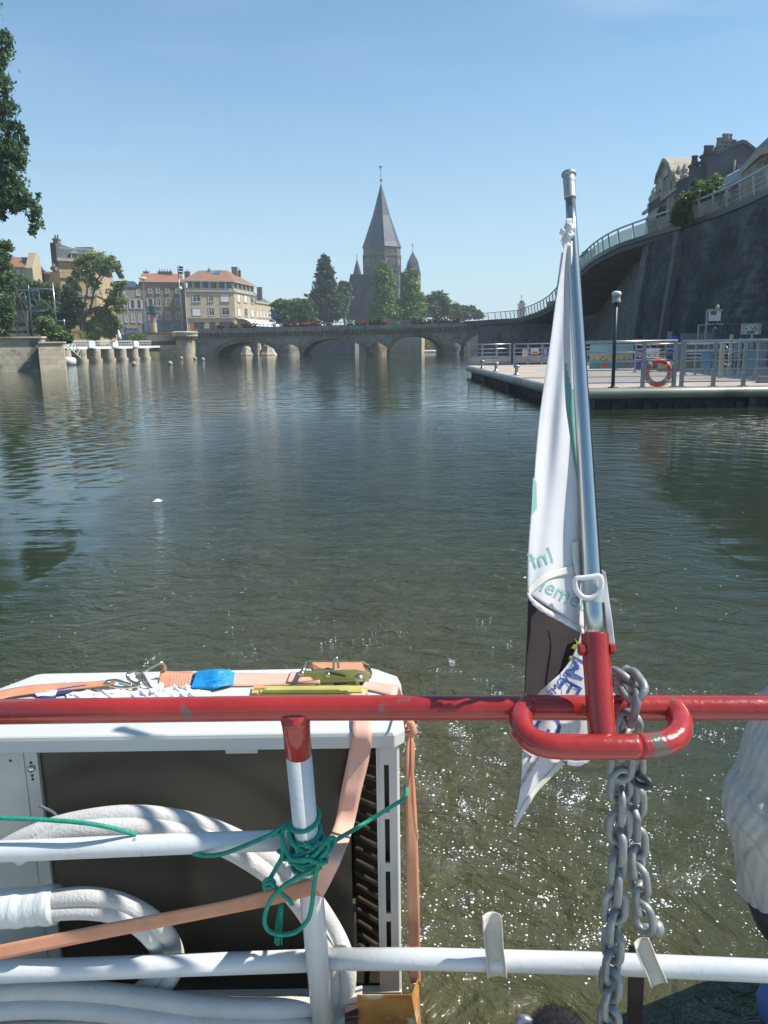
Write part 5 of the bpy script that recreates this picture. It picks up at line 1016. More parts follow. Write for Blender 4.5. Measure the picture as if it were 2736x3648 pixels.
# floor mat lines on the deck
mb = MB(); p = gz(1990, 1330, DZ); mb.box((p.x-2, 27.2, DZ+.004), (XR, 27.9, DZ+.008)); mb.build('deck_joint', 'asphalt', po)
def rail_run(name, label, grp, P0, P1, posts, zt, zb, rails, pw=.09, pd=.06, top_r=.035, foot=True, mesh=None, rail_r=.016, mat='metal_grey', topmat='steel_rail'):
    P0, P1 = Vector(P0), Vector(P1); d = (P1-P0).normalized(); L_ = (P1-P0).length; e = empty(name, P0, label, 'railing', grp)
    nrm = Vector((d.y, -d.x, 0))
    for s in posts:
        mb = MB(); c = P0+d*s; mb.obox(Vector((c.x, c.y, (zb+zt)/2)), d, nrm, (0, 0, 1), pw*.45, pd*2, zt-zb-.02)
        if foot: mb.obox(Vector((c.x, c.y, zb+.008)), d, nrm, (0, 0, 1), .2, .2, .016)
        mb.build('post', mat, e)
    mb = MB(); mb.tube([Vector((P0.x, P0.y, zt)), Vector((P1.x, P1.y, zt))], top_r, 12); mb.build('handrail', topmat, e, smooth=True)
    for z in rails:
        mb = MB(); o = nrm*(pd*.6); mb.tube([Vector((P0.x, P0.y, z))+o, Vector((P1.x, P1.y, z))+o], rail_r, 8); mb.build('rail', topmat, e, smooth=True)
    if mesh:
        mb = MB(); a, b = P0+d*.06, P1-d*.06; mb.add([(a.x, a.y, mesh[0]), (b.x, b.y, mesh[0]), (b.x, b.y, mesh[1]), (a.x, a.y, mesh[1])], [(0, 1, 2, 3)]); mb.build('infill_panel', mesh[2], e, solid=.01)
    return e
YN = 21.2; xN = lambda px: at(px, 1380, YN).x; zN = lambda px, py: at(px, py, YN).z
pm('clear_panel', (.55, .62, .62), (.5, .56, .57), 2, .1, alpha=.22)
ztop = zN(2300, 1216); rz = [zN(2300, 1254), zN(2300, 1286), zN(2300, 1317), zN(2300, 1362)]
ztr = zN(2600, 1213)
X0 = xN(1985); X1 = xN(2404); X2 = xN(2421)
rail_run('railing', 'shiny steel railing section of the pontoon holding the orange lifebuoy', 'near pontoon railings', (X0, YN, 0), (X1, YN, 0), [.05, xN(2288)-X0, xN(2399)-X0], ztop, DZ, rz, pw=.2, pd=.05, mesh=(rz[3]+.02, rz[2]-.02, 'clear_panel'))
rail_run('railing', 'shiny steel railing section at the right edge of the pontoon with pale blue plates', 'near pontoon railings', (X2, YN, 0), (XR-12, YN, 0), [xN(2426)-X2, xN(2539)-X2, xN(2646)-X2, xN(2756)-X2, xN(2866)-X2], ztr, DZ, [z+.0 for z in rz], pw=.2, pd=.05, mesh=(rz[3]+.02, rz[2]-.02, 'clear_panel'))
pm('plate_blue', (.30, .40, .50), (.26, .36, .46), 1.5, .4)
for a, b, lb in ((2494, 2531, 'pale blue blank plate on the near railing, left of two'), (2657, 2690, 'pale blue blank plate on the near railing at the right edge')):
    mb = MB(); mb.box((xN(a), YN+.06, rz[2]+.02), (xN(b), YN+.075, rz[0]-.03)); mb.build('plate', 'plate_blue', label=lb, cat='plate')
# lifebuoy
pm('buoy_orange', (.75, .13, .03), (.62, .10, .03), 4, .5); pm('tape', (.70, .70, .66), (.5, .5, .48), 6, .35); pm('rope_white', (.65, .62, .55), (.5, .48, .42), 8, .9)
lc = at(2345, 1327, YN+.2); lb_ = empty('lifebuoy', (lc.x, lc.y, DZ), 'orange ring lifebuoy with pale bands standing behind the pontoon railing', 'lifebuoy')
mb = MB(); ring = [lc+Vector((.31*math.cos(a), 0, .31*math.sin(a))) for a in np.linspace(0, 2*math.pi, 41)[:-1]]; mb.tube(ring, .07, 14, closed=True); mb.build('ring', 'buoy_orange', lb_, smooth=True)
for a in (.75, 2.4, 3.9, 5.5):
    mb = MB(); mb.tube([lc+Vector((.31*math.cos(t), 0, .31*math.sin(t))) for t in np.linspace(a-.11, a+.11, 6)], .073, 14); mb.build('band', 'tape', lb_, smooth=True)
mb = MB(); mb.tube([lc+Vector(((.39+.02*math.sin(a*6))*math.cos(a), -.03, (.39+.02*math.sin(a*6))*math.sin(a))) for a in np.linspace(0, 2*math.pi, 49)[:-1]], .009, 6, closed=True); mb.build('grab_line', 'rope_white', lb_, smooth=True)
# small lamp post
ll = empty('lamp_post', at(2183, 1382, YN-.05), 'slim dark lamp post with a drum-shaped lantern on the pontoon edge', 'lamp post')
lb0, lt0 = at(2183, 1381, YN-.02), at(2195, 1078, YN-.02); lb0.z = DZ
mb = MB(); mb.tube([lb0, lt0], .048, 14); mb.lathe(lb0, [(.13, 0), (.13, .02), (.055, .03), (.055, .06)], 12); mb.build('pole', 'dark_metal', ll, smooth=True)
mb = MB(); mb.lathe(lt0, [(.09, 0), (.13, .01), (.11, .05), (.10, .15), (.115, .17)], 20); mb.build('lantern', 'shutter_grey', ll, smooth=True)
mb = MB(); mb.lathe(lt0, [(.12, .173), (.12, .25), (.10, .275), (.05, .29)], 20); mb.build('lamp_cap', 'white_paint', ll, smooth=True)
# far railing along the pontoon
YF = 43.0; xF = lambda px: at(px, 1290, YF).x
zT = at(1720, 1227, YF).z; rF = [at(1720, 1243, YF).z, at(1720, 1257, YF).z, at(1720, 1270, YF).z, at(1720, 1293, YF).z]
a0, a1, a2, a3 = xF(1669), xF(1820), xF(1829), xF(2098)
rail_run('railing', 'grey steel railing at the far left corner of the pontoon with a registration plate', 'far pontoon railings', (a0, YF, 0), (a1, YF, 0), [.03, xF(1718)-a0, xF(1769)-a0, a1-a0-.06], zT, DZ, rF, pw=.22, pd=.05, mesh=(rF[3], rF[2], 'shutter_grey'), rail_r=.028)
rail_run('railing', 'grey steel railing along the far side of the pontoon carrying three small signs', 'far pontoon railings', (a2, YF, 0), (a3, YF, 0), [.03]+[xF(q)-a2 for q in (1880, 1930, 1981, 2032, 2082)], zT, DZ, rF, pw=.22, pd=.05, mesh=(rF[3], rF[2], 'shutter_grey'), rail_r=.028)
pm('black_ink', (.02, .02, .022), (.03, .03, .03), 5, .6); pm('sign_white', (.68, .68, .66), (.6, .6, .58), 2, .5); pm('sign_red', (.55, .08, .05), (.45, .07, .05), 3, .5); pm('sign_blue', (.08, .16, .42), (.06, .12, .36), 3, .5); pm('sign_navy', (.02, .03, .07), (.025, .035, .08), 3, .5)
def sign(name, label, cat, px0, py0, px1, py1, Y, mat, extra=None, th=.03, grp=None, rot=0):
    a, b = at(px0, py1, Y), at(px1, py0, Y); e = empty(name, ((a.x+b.x)/2, Y, a.z), label, cat, grp)
    mb = MB(); mb.box((a.x, Y-th, a.z), (b.x, Y, b.z)); mb.build('panel', mat, e)
    if extra: extra(e, a, b, Y-th-.004)
    return e
def lettering(e, txt, x, z, y, size, mat='black_ink', name='lettering', mirror=False):
    mb = MB(); put_text(mb, txt, size, (x, y, z), (1, 0, 0), (0, 0, 1)); return mb.build(name, mat, e)
sign('registration_plate', 'small pale plate reading VNF SI000183 on the far railing', 'plate', 1729, 1280, 1778, 1292, YF-.07, 'sign_white', lambda e, a, b, y: lettering(e, 'VNF SI000183', (a.x+b.x)/2, (a.z+b.z)/2, y, .115))
def picto(e, a, b, y):
    mb = MB(); w = b.x-a.x; h = b.z-a.z
    for u, v, s in ((.45, .72, .09), (.68, .62, .09), (.35, .45, .08), (.6, .35, .1), (.5, .2, .12)): mb.lathe((a.x+w*u, y, a.z+h*v), [(s*w, 0), (s*w, .003)], 12, axis=(0, -1, 0))
    mb.build('pictograms', 'sign_red', e); mb = MB(); mb.box((a.x, y-.002, b.z-.04), (b.x, y, b.z)); mb.build('red_border', 'sign_red', e)
sign('warning_sign', 'small white warning sign with red pictograms on the far railing', 'sign', 1861, 1242, 1878, 1270, YF-.07, 'sign_white', picto)
def wsg(e, a, b, y): mb = MB(); mb.box((a.x+.06, y-.002, a.z+.05), (b.x-.05, y, a.z+.13)); mb.build('orange_stripe', 'buoy_orange', e)
sign('notice_board', 'white notice with an orange stripe on the far railing', 'sign', 1890, 1240, 1920, 1262, YF-.07, 'sign_white', wsg)
def bsg(e, a, b, y):
    mb = MB(); w = b.x-a.x
    for i in range(6): mb.box((a.x+w*.15, y-.002, a.z+.06+i*.055), (a.x+w*.75, y, a.z+.085+i*.055))
    mb.build('printed_lines', 'sign_white', e)
sign('blue_sign', 'blue notice with white lines of print on the far railing', 'sign', 1934, 1240, 1952, 1268, YF-.07, 'sign_blue', bsg)
# quay behind the pontoon, access platform
mb = MB(); mb.prism([(9.0, 43.6, -3), (17.2, 24, -3), (60, 24, -3), (60, 60, -3), (17, 60, -3), (14, 52, -3)], (0, 0, 3.6)); mb.build('quay', 'asphalt', kind='structure')
# painted banners of the town
pm('mural_sky', (.20, .38, .46), (.28, .46, .52), 1.5, .7); pm('mural_sand', (.52, .44, .24), (.42, .35, .2), 3, .8, c3=(.25, .2, .12), s3=4); pm('mural_teal', (.08, .22, .24), (.12, .28, .28), 3, .8, c3=(.3, .3, .2), s3=3); pm('mural_green', (.12, .2, .08), (.2, .26, .1), 4, .8)
def mural(seed):
    def fn(e, a, b, y):
        r_ = random.Random(seed); w, h = b.x-a.x, b.z-a.z
        mb = MB(); mb.prism([(a.x+.02, y, a.z+.02), (b.x-.02, y, a.z+.02), (b.x-.02, y, a.z+h*.32), (a.x+w*.6, y, a.z+h*.36), (a.x+.02, y, a.z+h*.33)], (0, -.003, 0)); mb.build('painted_water', 'mural_teal', e)
        mb = MB(); q = [(a.x+.03, y, a.z+h*.37)]; x = .03
        for k in range(7):
            t_ = h*(.62+.3*r_.random()) if k % 3 == 0 else h*(.50+.1*r_.random()); q += [(a.x+x*w, y, a.z+t_), (a.x+(x+.1)*w, y, a.z+t_)]; x += .135
        q += [(b.x-.03, y, a.z+h*.37)]; mb.prism(q[::-1], (0, -.003, 0)); mb.build('painted_town', 'mural_sand', e)
        mb = MB()
        for k in range(3): c = a.x+w*(.2+.28*k); mb.lathe((c, y-.004, a.z+h*.38), [(w*.05, 0), (w*.05, .002)], 10, axis=(0, -1, 0))
        mb.build('painted_trees', 'mural_green', e)
        mb = MB(); mb.lathe((a.x+w*.68, y-.004, a.z+h*.16), [(w*.12, 0), (w*.12, .002)], 12, axis=(0, -1, 0)); mb.build('painted_boat', 'sign_red', e)
    return fn
sign('mural_banner', 'painted town mural banner left of the lamp post behind the pontoon', 'banner', 2098, 1226, 2182, 1315, 35.5, 'mural_sky', mural(1))
sign('mural_banner', 'painted town mural banner right of the lamp post behind the pontoon', 'banner', 2190, 1225, 2257, 1314, 35.5, 'mural_sky', mural(5))
def pur(e, a, b, y): mb = MB(); w = b.x-a.x; mb.box((a.x+w*.55, y-.003, a.z+.4), (a.x+w*.9, y, b.z-.25)); mb.build('picture', 'sign_red', e); mb = MB(); mb.box((a.x+w*.64, y-.008, a.z+.5), (a.x+w*.82, y-.005, b.z-.3)); mb.build('figure', 'sign_white', e)
pm('purple', (.13, .12, .36), (.10, .10, .30), 3, .5)
sign('purple_sign', 'narrow purple information panel beside the mural banners', 'sign', 2263, 1240, 2285, 1316, 34, 'purple', pur)
sign('name_board', 'white board lettered METZ C above the lifebuoy', 'sign', 2300, 1240, 2350, 1276, 30, 'sign_white', lambda e, a, b, y: (lettering(e, 'METZ C', (a.x+b.x)/2+.03, a.z+.10, y, .17), None))
def stop(e, a, b, y):
    mb = MB(); w, h = b.x-a.x, b.z-a.z
    for v in (.62, .82): mb.box((a.x+w*.12, y-.003, a.z+h*(v-.0)), (a.x+w*.62, y, a.z+h*(v+.15)))
    mb.build('dark_strips', 'sign_navy', e); mb = MB(); mb.box((a.x-.05, y-.02, b.z), (b.x+.05, y+.06, b.z+.07)); mb.lathe((a.x+w*.66, y, b.z+.07), [(.06, 0), (.07, .08), (.03, .16)], 10); mb.build('hood', 'shutter_grey', e)
    pass
    mb = MB(); mb.box((a.x, y+.003, a.z-.2), (b.x-.05, y+.03, a.z-.005)); mb.build('name_strip', 'sign_navy', e)
    mb = MB(); mb.box((a.x-.09, y+.0, DZ), (a.x-.03, y+.06, b.z+.05)); mb.build('post', 'metal_grey', e)
    lettering(e, 'Moyen Pont', (a.x+b.x)/2, a.z-.10, y-.002, .13, 'sign_white')
sign('stop_sign', 'white illuminated-style stop sign with dark strips on a tall post before the rampart', 'sign', 2523, 1108, 2568, 1144, 29, 'sign_white', stop)
def mapf(e, a, b, y):
    w, h = b.x-a.x, b.z-a.z; r_ = random.Random(3)
    mb = MB(); mb.box((a.x+w*.2, y-.003, a.z+h*.04), (a.x+w*.84, y, a.z+h*.72)); mb.build('map', 'sign_white', e)
    mb = MB()
    for k in range(16): c = (a.x+w*(.45+.36*r_.random()), y-.004, a.z+h*(.25+.45*r_.random())); mb.lathe(c, [(.022, 0), (.022, .003)], 6, axis=(0, -1, 0))
    mb.box((a.x+w*.22, y-.007, a.z+h*.45), (a.x+w*.3, y-.004, a.z+h*.6)); mb.build('map_marks', 'sign_navy', e)
    mb = MB()
    for k in range(4): c = (a.x+w*(.32+.1*k), y-.0045, a.z+h*(.15+.08*r_.random())); mb.lathe(c, [(.05, 0), (.05, .003)], 10, axis=(0, -1, 0))
    mb.build('green_areas', 'mural_teal', e); mb = MB(); mb.box((a.x+w*.25, y-.003, a.z+h*.78), (a.x+w*.85, y, a.z+h*.84)); mb.build('title_line', 'sign_white', e)
    mb = MB(); mb.box((a.x+w*.55, y+.02, DZ), (a.x+w*.65, y+.08, a.z+.1)); mb.build('post', 'trim_stone', e)
sign('map_board', 'grey-green board with a white illustrated map on posts', 'sign', 2638, 1152, 2712, 1192, 27, 'shutter_grey', mapf)
sign('small_sign', 'small pale blue panel standing before the rampart wall', 'sign', 2376, 1181, 2395, 1214, 40, 'plate_blue')
mb = MB(); a, b = at(2397, 1215, 40), at(2423, 1197, 40); mb.lathe(((a.x+b.x)/2, 40.3, .6), [(.3, 0), (.34, .9), (.28, 1.3), (.1, b.z-.6)], 14); mb.build('blue_drum', 'sign_blue', smooth=True, label='dark blue rounded object beside the small pale panel', cat='container')
# picket barrier, frame and pillar
bb = empty('picket_barrier', at(2480, 1300, 33), 'grey picket barrier in front of the rampart wall', 'barrier')
za, zb2 = at(2480, 1192, 33).z, .6
for i in range(20):
    x = at(2424+i*5.6, 1250, 33).x; mb = MB(); mb.box((x-.018, 33, zb2), (x+.018, 33.03, za)); mb.build('picket', 'metal_grey', bb)
mb = MB(); xa, xb = at(2423, 1250, 33).x, at(2532, 1250, 33).x; mb.box((xa, 32.98, za), (xb, 33.05, za+.05)); mb.box((xa, 32.98, zb2+.15), (xb, 33.05, zb2+.2)); mb.build('frame', 'metal_grey', bb)
mb = MB(); a, b = at(2487, 1200, 32), at(2517, 1161, 32)
mb.bar((a.x, 32, .6), (a.x, 32, b.z), .06); mb.bar((b.x, 32, .6), (b.x, 32, b.z), .06); mb.bar((a.x-.03, 32, b.z+.03), (b.x+.03, 32, b.z+.03), .06); mb.build('portal_frame', 'steel_rail', label='thin rectangular portal frame behind the picket barrier', cat='frame')
mb = MB(); a, b = at(2538, 1260, 31), at(2552, 1170, 31); c = (a.x+b.x)/2; mb.box((a.x, 31, .6), (b.x, 31.2, b.z)); mb.lathe((c, 31.1, b.z), [(.09, 0), (.05, .05), (.06, .12), (.03, .2)], 10); mb.build('bollard_pillar', 'facade_dark', label='brown square pillar with a small knob left of the tall thin posts', cat='pillar')
def post(px, py, Y, w, lb, mat='trim_stone', d=None):
    c = at(px, py, Y); mb = MB(); mb.box((c.x-w/2, Y, DZ if Y < 40 else .6), (c.x+w/2, Y+w, c.z)); mb.box((c.x-w*.6, Y-w*.1, c.z), (c.x+w*.6, Y+w*1.1, c.z+.02)); mb.build('post', mat, label=lb, cat='post', group='posts on the pontoon')
post(2609, 1193, 26, .09, 'tall pale post standing left of the map board'); post(2641, 1206, 26.5, .07, 'short pale post under the left side of the map board'); post(2718, 1222, 25, .22, 'thick blue-grey post at the right edge behind the railing', 'metal_grey')
post(2578, 1222, 25.5, .13, 'beige post beside the chain swags behind the near railing')
sign('blue_banner', 'hanging blue banner behind the near railing', 'banner', 2612, 1222, 2643, 1274, 27.5, 'plate_blue')
# second row of railings and low wall on the platform
rail_run('railing', 'second row of steel railing behind the lifebuoy', 'rear platform railings', (at(2258, 1300, 31).x, 31, 0), (at(2420, 1300, 31).x, 31, 0), [.05, .6, 1.2, 1.75], at(2340, 1226, 31).z, DZ, [at(2340, y, 31).z for y in (1243, 1258, 1266, 1280)], pw=.14, pd=.04, rail_r=.02)
rail_run('railing', 'rear steel railing behind the two pale blue plates', 'rear platform railings', (at(2435, 1300, 28).x, 28, 0), (at(2800, 1300, 28).x, 28, 0), [.05, .42, .85, 1.3, 1.8, 2.4, 2.9, 3.4], at(2600, 1222, 28).z, DZ, [at(2600, y, 28).z for y in (1245, 1258, 1272)], pw=.14, pd=.04, rail_r=.02)
mb = MB(); a, b = at(2352, 1340, 31.5), at(2600, 1290, 31.5); mb.box((a.x, 31.5, DZ+.001), (b.x, 31.9, b.z)); mb.box((a.x-.05, 31.4, b.z), (b.x+.05, 32, b.z+.06)); mb.build('low_wall', 'facade_beige', label='low beige wall behind the railing right of the lifebuoy', cat='wall')
mb = MB()
mb.tube([at(2587, 1238-6+0, 25.6), at(2592, 1243, 25.6), at(2600, 1246, 25.6), at(2607, 1240, 25.9)], .012, 6); mb.build('chain_swag', 'steel_rail', label='short upper chain swag between the posts', cat='chain', group='chain swags', smooth=True)
for k, (py, lb) in enumerate(((1256, 'middle chain swag between the posts'), (1296, 'lower chain swag between the posts'))):
    mb = MB(); mb.tube([at(2580, py-4, 25.6), at(2586, py+3, 25.6), at(2595, py+6, 25.6), at(2606, py-2, 25.9)], .012, 6); mb.build('chain_swag', 'steel_rail', label=lb, cat='chain', group='chain swags', smooth=True)
mb = MB(); a = at(2718, 1372, 22.6); mb.box((a.x-.12, 22.5, DZ+.001), (a.x+.14, 22.8, DZ+.16)); mb.box((a.x-.14, 22.48, DZ+.161), (a.x+.16, 22.82, DZ+.18)); mb.build('wooden_block', 'tile_brown', label='small brown wooden block on the deck at the right edge', cat='block')
mb = MB(); c = at(2702, 1300, 27.5)
cbl = empty('wall_lamp', at(2637, 1087, 48), 'small white lamp fixed high on the dark rampart wall', 'lamp'); q = at(2637, 1087, 44); mb = MB(); mb.lathe(q, [(.06, 0), (.1, .1), (.05, .16)], 10, axis=(-1, 0, 0)); mb.build('lamp_head', 'white_paint', cbl); mb = MB(); mb.bar(q, q+Vector((1.5, .3, 0)), .05); mb.build('bracket', 'metal_grey', cbl); cbl.location = q
for ch_ in cbl.children: ch_.matrix_parent_inverse = Matrix.Translation(-q)
# ------------------------------------------------------------------ foreground: boat stern
pm('red_paint', (.38, .030, .024), (.30, .022, .018), 7, .27, c3=(.13, .10, .08), s3=9, lo3=.70, hi3=.73, bump=.0015, bscale=60, coat=.5)
pm('red_worn', (.38, .030, .024), (.31, .024, .020), 14, .25, c3=(.13, .11, .09), s3=16, lo3=.56, hi3=.60, bump=.003, bscale=50, coat=.4)
pm('rail_white', (.64, .66, .66), (.58, .60, .60), 8, .32, c3=(.20, .17, .15), s3=7, lo3=.74, hi3=.76, bump=.001, bscale=70, coat=.3)
pm('casing', (.60, .60, .565), (.56, .56, .53), 5, .38, c3=(.48, .47, .43), s3=3, lo3=.62, hi3=.85, coat=.2)
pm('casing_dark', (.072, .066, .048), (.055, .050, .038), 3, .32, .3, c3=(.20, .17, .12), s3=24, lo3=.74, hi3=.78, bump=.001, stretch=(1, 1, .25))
pm('sheet_metal', (.50, .52, .48), (.44, .46, .43), 3, .35, .2, c3=(.34, .35, .32), s3=2, lo3=.5, hi3=.8, bump=.004, bscale=3)
pm('coil_tube', (.20, .165, .11), (.12, .10, .07), 18, .6)
pm('coil_fin', (.12, .09, .055), (.07, .055, .035), 20, .5, .3, stretch=(1, 1, .1))
pm('foam_hose', (.60, .59, .56), (.52, .51, .49), 12, .85, c3=(.44, .42, .39), s3=4, lo3=.58, hi3=.8, bump=.002, bscale=160)
pm('hose_tape', (.70, .73, .71), (.60, .63, .62), 9, .28, bump=.003, bscale=30, stretch=(3, 1, 1))
pm('rust', (.36, .15, .035), (.50, .24, .06), 14, .75, c3=(.62, .56, .42), s3=9, lo3=.57, hi3=.64, bump=.002, bscale=60)
pm('galvanised', (.28, .30, .30), (.21, .225, .225), 30, .48, .35, c3=(.40, .41, .40), s3=22, lo3=.55, hi3=.75, bump=.0015, bscale=90)
pm('chrome', (.62, .575, .52), (.55, .51, .47), 4, .2, 1.0, bump=.0004, bscale=40, stretch=(1, 1, .2))
pm('dull_cap', (.42, .44, .45), (.33, .35, .36), 20, .5, .5)
pm('rope_green', (.015, .30, .20), (.01, .22, .15), 60, .6, bump=.002, bscale=220)
pm('cloth_white', (.82, .81, .82), (.79, .78, .79), 30, .8, bump=.0006, bscale=400)
pm('cloth_teal', (.28, .56, .50), (.25, .52, .47), 20, .8)
pm('cloth_dark', (.045, .035, .036), (.035, .028, .03), 20, .85, bump=.0006, bscale=300)
pm('webbing', (.70, .68, .60), (.62, .60, .53), 40, .8)
pm('print_teal', (.33, .58, .52), (.31, .55, .5), 20, .8); pm('print_blue', (.04, .10, .38), (.035, .09, .33), 20, .8); pm('print_yellow', (.72, .60, .07), (.66, .52, .05), 20, .8); pm('print_grey', (.12, .12, .12), (.1, .1, .1), 20, .8)
pm('zinc_yellow', (.32, .37, .25), (.38, .42, .30), 9, .3, .75, c3=(.5, .40, .18), s3=6); pm('zinc_wire', (.60, .56, .40), (.5, .46, .33), 12, .22, .95)
pm('label_blue', (.01, .22, .52), (.02, .30, .62), 8, .45, bump=.004, bscale=50); pm('label_navy', (.02, .05, .18), (.02, .04, .14), 5, .6)
pm('strap_yellow', (.48, .44, .12), (.36, .33, .10), 10, .8)
pm('tarp', (.46, .45, .41), (.40, .39, .36), 3, .55, c3=(.30, .27, .22), s3=2.2, lo3=.5, hi3=.8, bump=.010, bscale=22)
pm('paper_white', (.74, .74, .74), (.66, .66, .67), 15, .8, bump=.004, bscale=60); pm('fuzzy_black', (.012, .012, .014), (.02, .02, .022), 30, .95)
pm('rust_brown', (.10, .055, .045), (.07, .04, .035), 12, .8)
def strapmat(name, c, c2):
    mt = pm(name, c, c2, 30, .75); nt = mt.node_tree; b = nt.nodes['Principled BSDF']
    w = _n(nt, 'ShaderNodeTexWave', wave_type='BANDS', bands_direction='DIAGONAL'); w.inputs['Scale'].default_value = 150; w.inputs['Distortion'].default_value = .3
    t = _n(nt, 'ShaderNodeTexCoord'); nt.links.new(t.outputs['Object'], w.inputs['Vector']); bn = _n(nt, 'ShaderNodeBump'); bn.inputs['Distance'].default_value = .0005
    nt.links.new(w.outputs['Fac'], bn.inputs['Height']); nt.links.new(bn.outputs[0], b.inputs['Normal'])
strapmat('strap_orange', (.66, .31, .18), (.58, .26, .15)); strapmat('strap_faded', (.78, .47, .37), (.72, .41, .31))

st = empty('stern_railing', cz(1152, 3640, 1.88), 'red and white tubular steel railing across the boat stern with a flagpole socket', 'railing')
mb = MB(); mb.tube([cz(-420, 2541, 1.49), cz(500, 2529, 1.49), cz(1052, 2522, 1.49), cz(2000, 2521, 1.49), cz(3100, 2523, 1.49), cz(4600, 2526, 1.49)], .0237, 28); mb.build('handrail', 'red_paint', st, smooth=True)
pt0, pt1 = cz(1050, 2530, 1.49), cz(1162, 3760, 1.84)
mb = MB(); mb.tube([pt0, pt1], .0252, 28); mb.build('post', 'rail_white', st, smooth=True)
a = pt0.lerp(pt1, .105); q = [pt0, pt0.lerp(pt1, .03), pt0.lerp(pt1, .05), a]
mb = MB(); mb.tube(q, [.031, .0275, .0262, .0260], 28); mb.build('painted_collar', 'red_paint', st, smooth=True)
pm0 = cz(1095, 2995, 1.62)
mb = MB(); mb.tube([cz(-420, 3048, 1.615), cz(0, 3033, 1.62), cz(700, 3004, 1.635), cz(1068, 2992, 1.65)], .0212, 24); mb.build('middle_rail', 'rail_white', st, smooth=True)
mb = MB(); mb.tube([cz(-420, 3478, 1.72), cz(0, 3462, 1.73), cz(600, 3440, 1.75), cz(1118, 3422, 1.765)], .0232, 24); mb.build('lower_rail', 'rail_white', st, smooth=True)
mb = MB(); mb.tube([cz(1125, 3417, 1.765), cz(1500, 3416, 1.755), cz(2150, 3433, 1.73), cz(2736, 3459, 1.68), cz(3150, 3480, 1.64), cz(4600, 3540, 1.52)], .0232, 24); mb.build('lower_rail', 'rail_white', st, smooth=True)
mb = MB(); c = pt0.lerp(pt1, .735)
for s_, px in ((-1, 1104), (1, 1158)):
    mb.lathe(cz(px, 3421, 1.755), [(.0245, -.006), (.029, 0), (.0245, .006)], 16, axis=(1, 0, 0))
mb.build('weld', 'rail_white', st, smooth=True)
lp = [(1886, 2508, 1.49), (1858, 2545, 1.465), (1858, 2592, 1.425), (1892, 2634, 1.40), (1955, 2656, 1.385), (2060, 2661, 1.38), (2180, 2661, 1.38), (2290, 2659, 1.385), (2375, 2645, 1.395), (2420, 2607, 1.42), (2420, 2560, 1.46), (2388, 2518, 1.49)]
LP = spline([cz(*p) for p in lp], 6)
mb = MB(); mb.tube(LP[:42], .0222, 26); mb.build('bracket_loop', 'red_paint', st, smooth=True)
mb = MB(); mb.tube(LP[41:], .0224, 26); mb.build('bracket_loop', 'red_worn', st, smooth=True)
s0, s1 = cz(2148, 2668, 1.405), cz(2119, 2258, 1.455)
ax_ = (s1-s0).normalized()
mb = MB(); mb.tube([s0, s1-ax_*.001], .0250, 32, cap=False); mb.tube([s1-ax_*.001, s1, s1], [.0250, .0248, .0200], 32, cap=False); mb.tube([s1, s1-ax_*.05], .0202, 32, cap=False); mb.build('pole_socket', 'red_paint', st, smooth=True)
for px, py, dx in ((2069, 2314, -1), (2181, 2311, 1), (2084, 2530, -1), (2197, 2529, 1)):
    c = cz(px, py, 1.44); d = Vector((dx, 0, 0)); mb = MB(); mb.lathe(c-d*.014, [(.0065, -.004), (.0065, .008), (.0115, .0082), (.0115, .017), (.009, .019)], 6, axis=d); mb.build('bolt', 'red_paint', st, bevel=.0012)
mb = MB(); c = cz(1868, 2588, 1.40); mb.lathe(cz(1834, 2600, 1.41), [(.006, -.002), (.006, .003)], 10, axis=(-1, -.4, -.2)); mb.build('drain_hole', 'black_ink', st)

# flagpole
fp = empty('flagpole', s1, 'tapered shiny steel flagpole with a grey cap standing in the red socket', 'flagpole')
pb_, pt_ = s1-ax_*.04, cz(2031, 700, 1.60)
mb = MB(); mb.tube([pb_.lerp(pt_, i/12) for i in range(13)], list(np.linspace(.0197, .0100, 13)), 32); mb.build('pole', 'chrome', fp, smooth=True)
pa = (pt_-pb_).normalized(); mb = MB(); mb.lathe(pt_-pa*.004, [(.0098, -.002), (.0120, .0), (.0122, .032), (.0128, .036), (.0128, .039), (.0122, .042), (.0122, .048), (.0150, .051), (.0150, .056), (.008, .058)], 28, axis=pa); mb.build('pole_cap', 'dull_cap', fp, smooth=False, bevel=.0006)

# flag
fl_ = empty('flag', cz(2030, 800, 1.6), 'limp white and teal flag with mirrored lettering tied to the flagpole', 'flag')
def ip(L_, v):
    L_ = [Vector(p).to_3d() if len(p) == 2 else Vector(p) for p in L_]; x = v*(len(L_)-1); i = min(int(x), len(L_)-2); return L_[i].lerp(L_[i+1], x-i)
def smooth_ip(L_):
    S = spline([Vector((p[0], p[1], p[2] if len(p) > 2 else 0)) for p in L_], 8); return lambda v: ip([tuple(p) for p in S], v)
def patch(name, Lc, Rc, depth, mats, nu=30, nv=70, matf=None, th=.0012, parent=None, **k):
    fl, fr = smooth_ip(Lc), smooth_ip(Rc); mb = MB()
    def fn(u, v):
        p = fl(v).lerp(fr(v), u); return tuple(cz(p.x, p.y, depth(p.x, p.y, u, v)))
    mb.grid(fn, nu, nv)
    if matf:
        mb.m = [matf(((i % nu)+.5)/nu, ((i//nu)+.5)/nv) for i in range(nu*nv)]
    return mb.build(name, mats, parent or fl_, smooth=True, solid=th, off=0, **k)
L1 = [(2020, 778), (2003, 930), (1983, 1056), (1962, 1206), (1942, 1341), (1923, 1475), (1911, 1602), (1899, 1760), (1887, 1895), (1881, 1997), (1879, 2112)]
R1 = [(2040, 778), (2013, 930), (2007, 1120), (2007, 1262), (2012, 1420), (2024, 1520), (2040, 1625), (2061, 1736), (2090, 1870), (2112, 2020), (2087, 2248)]
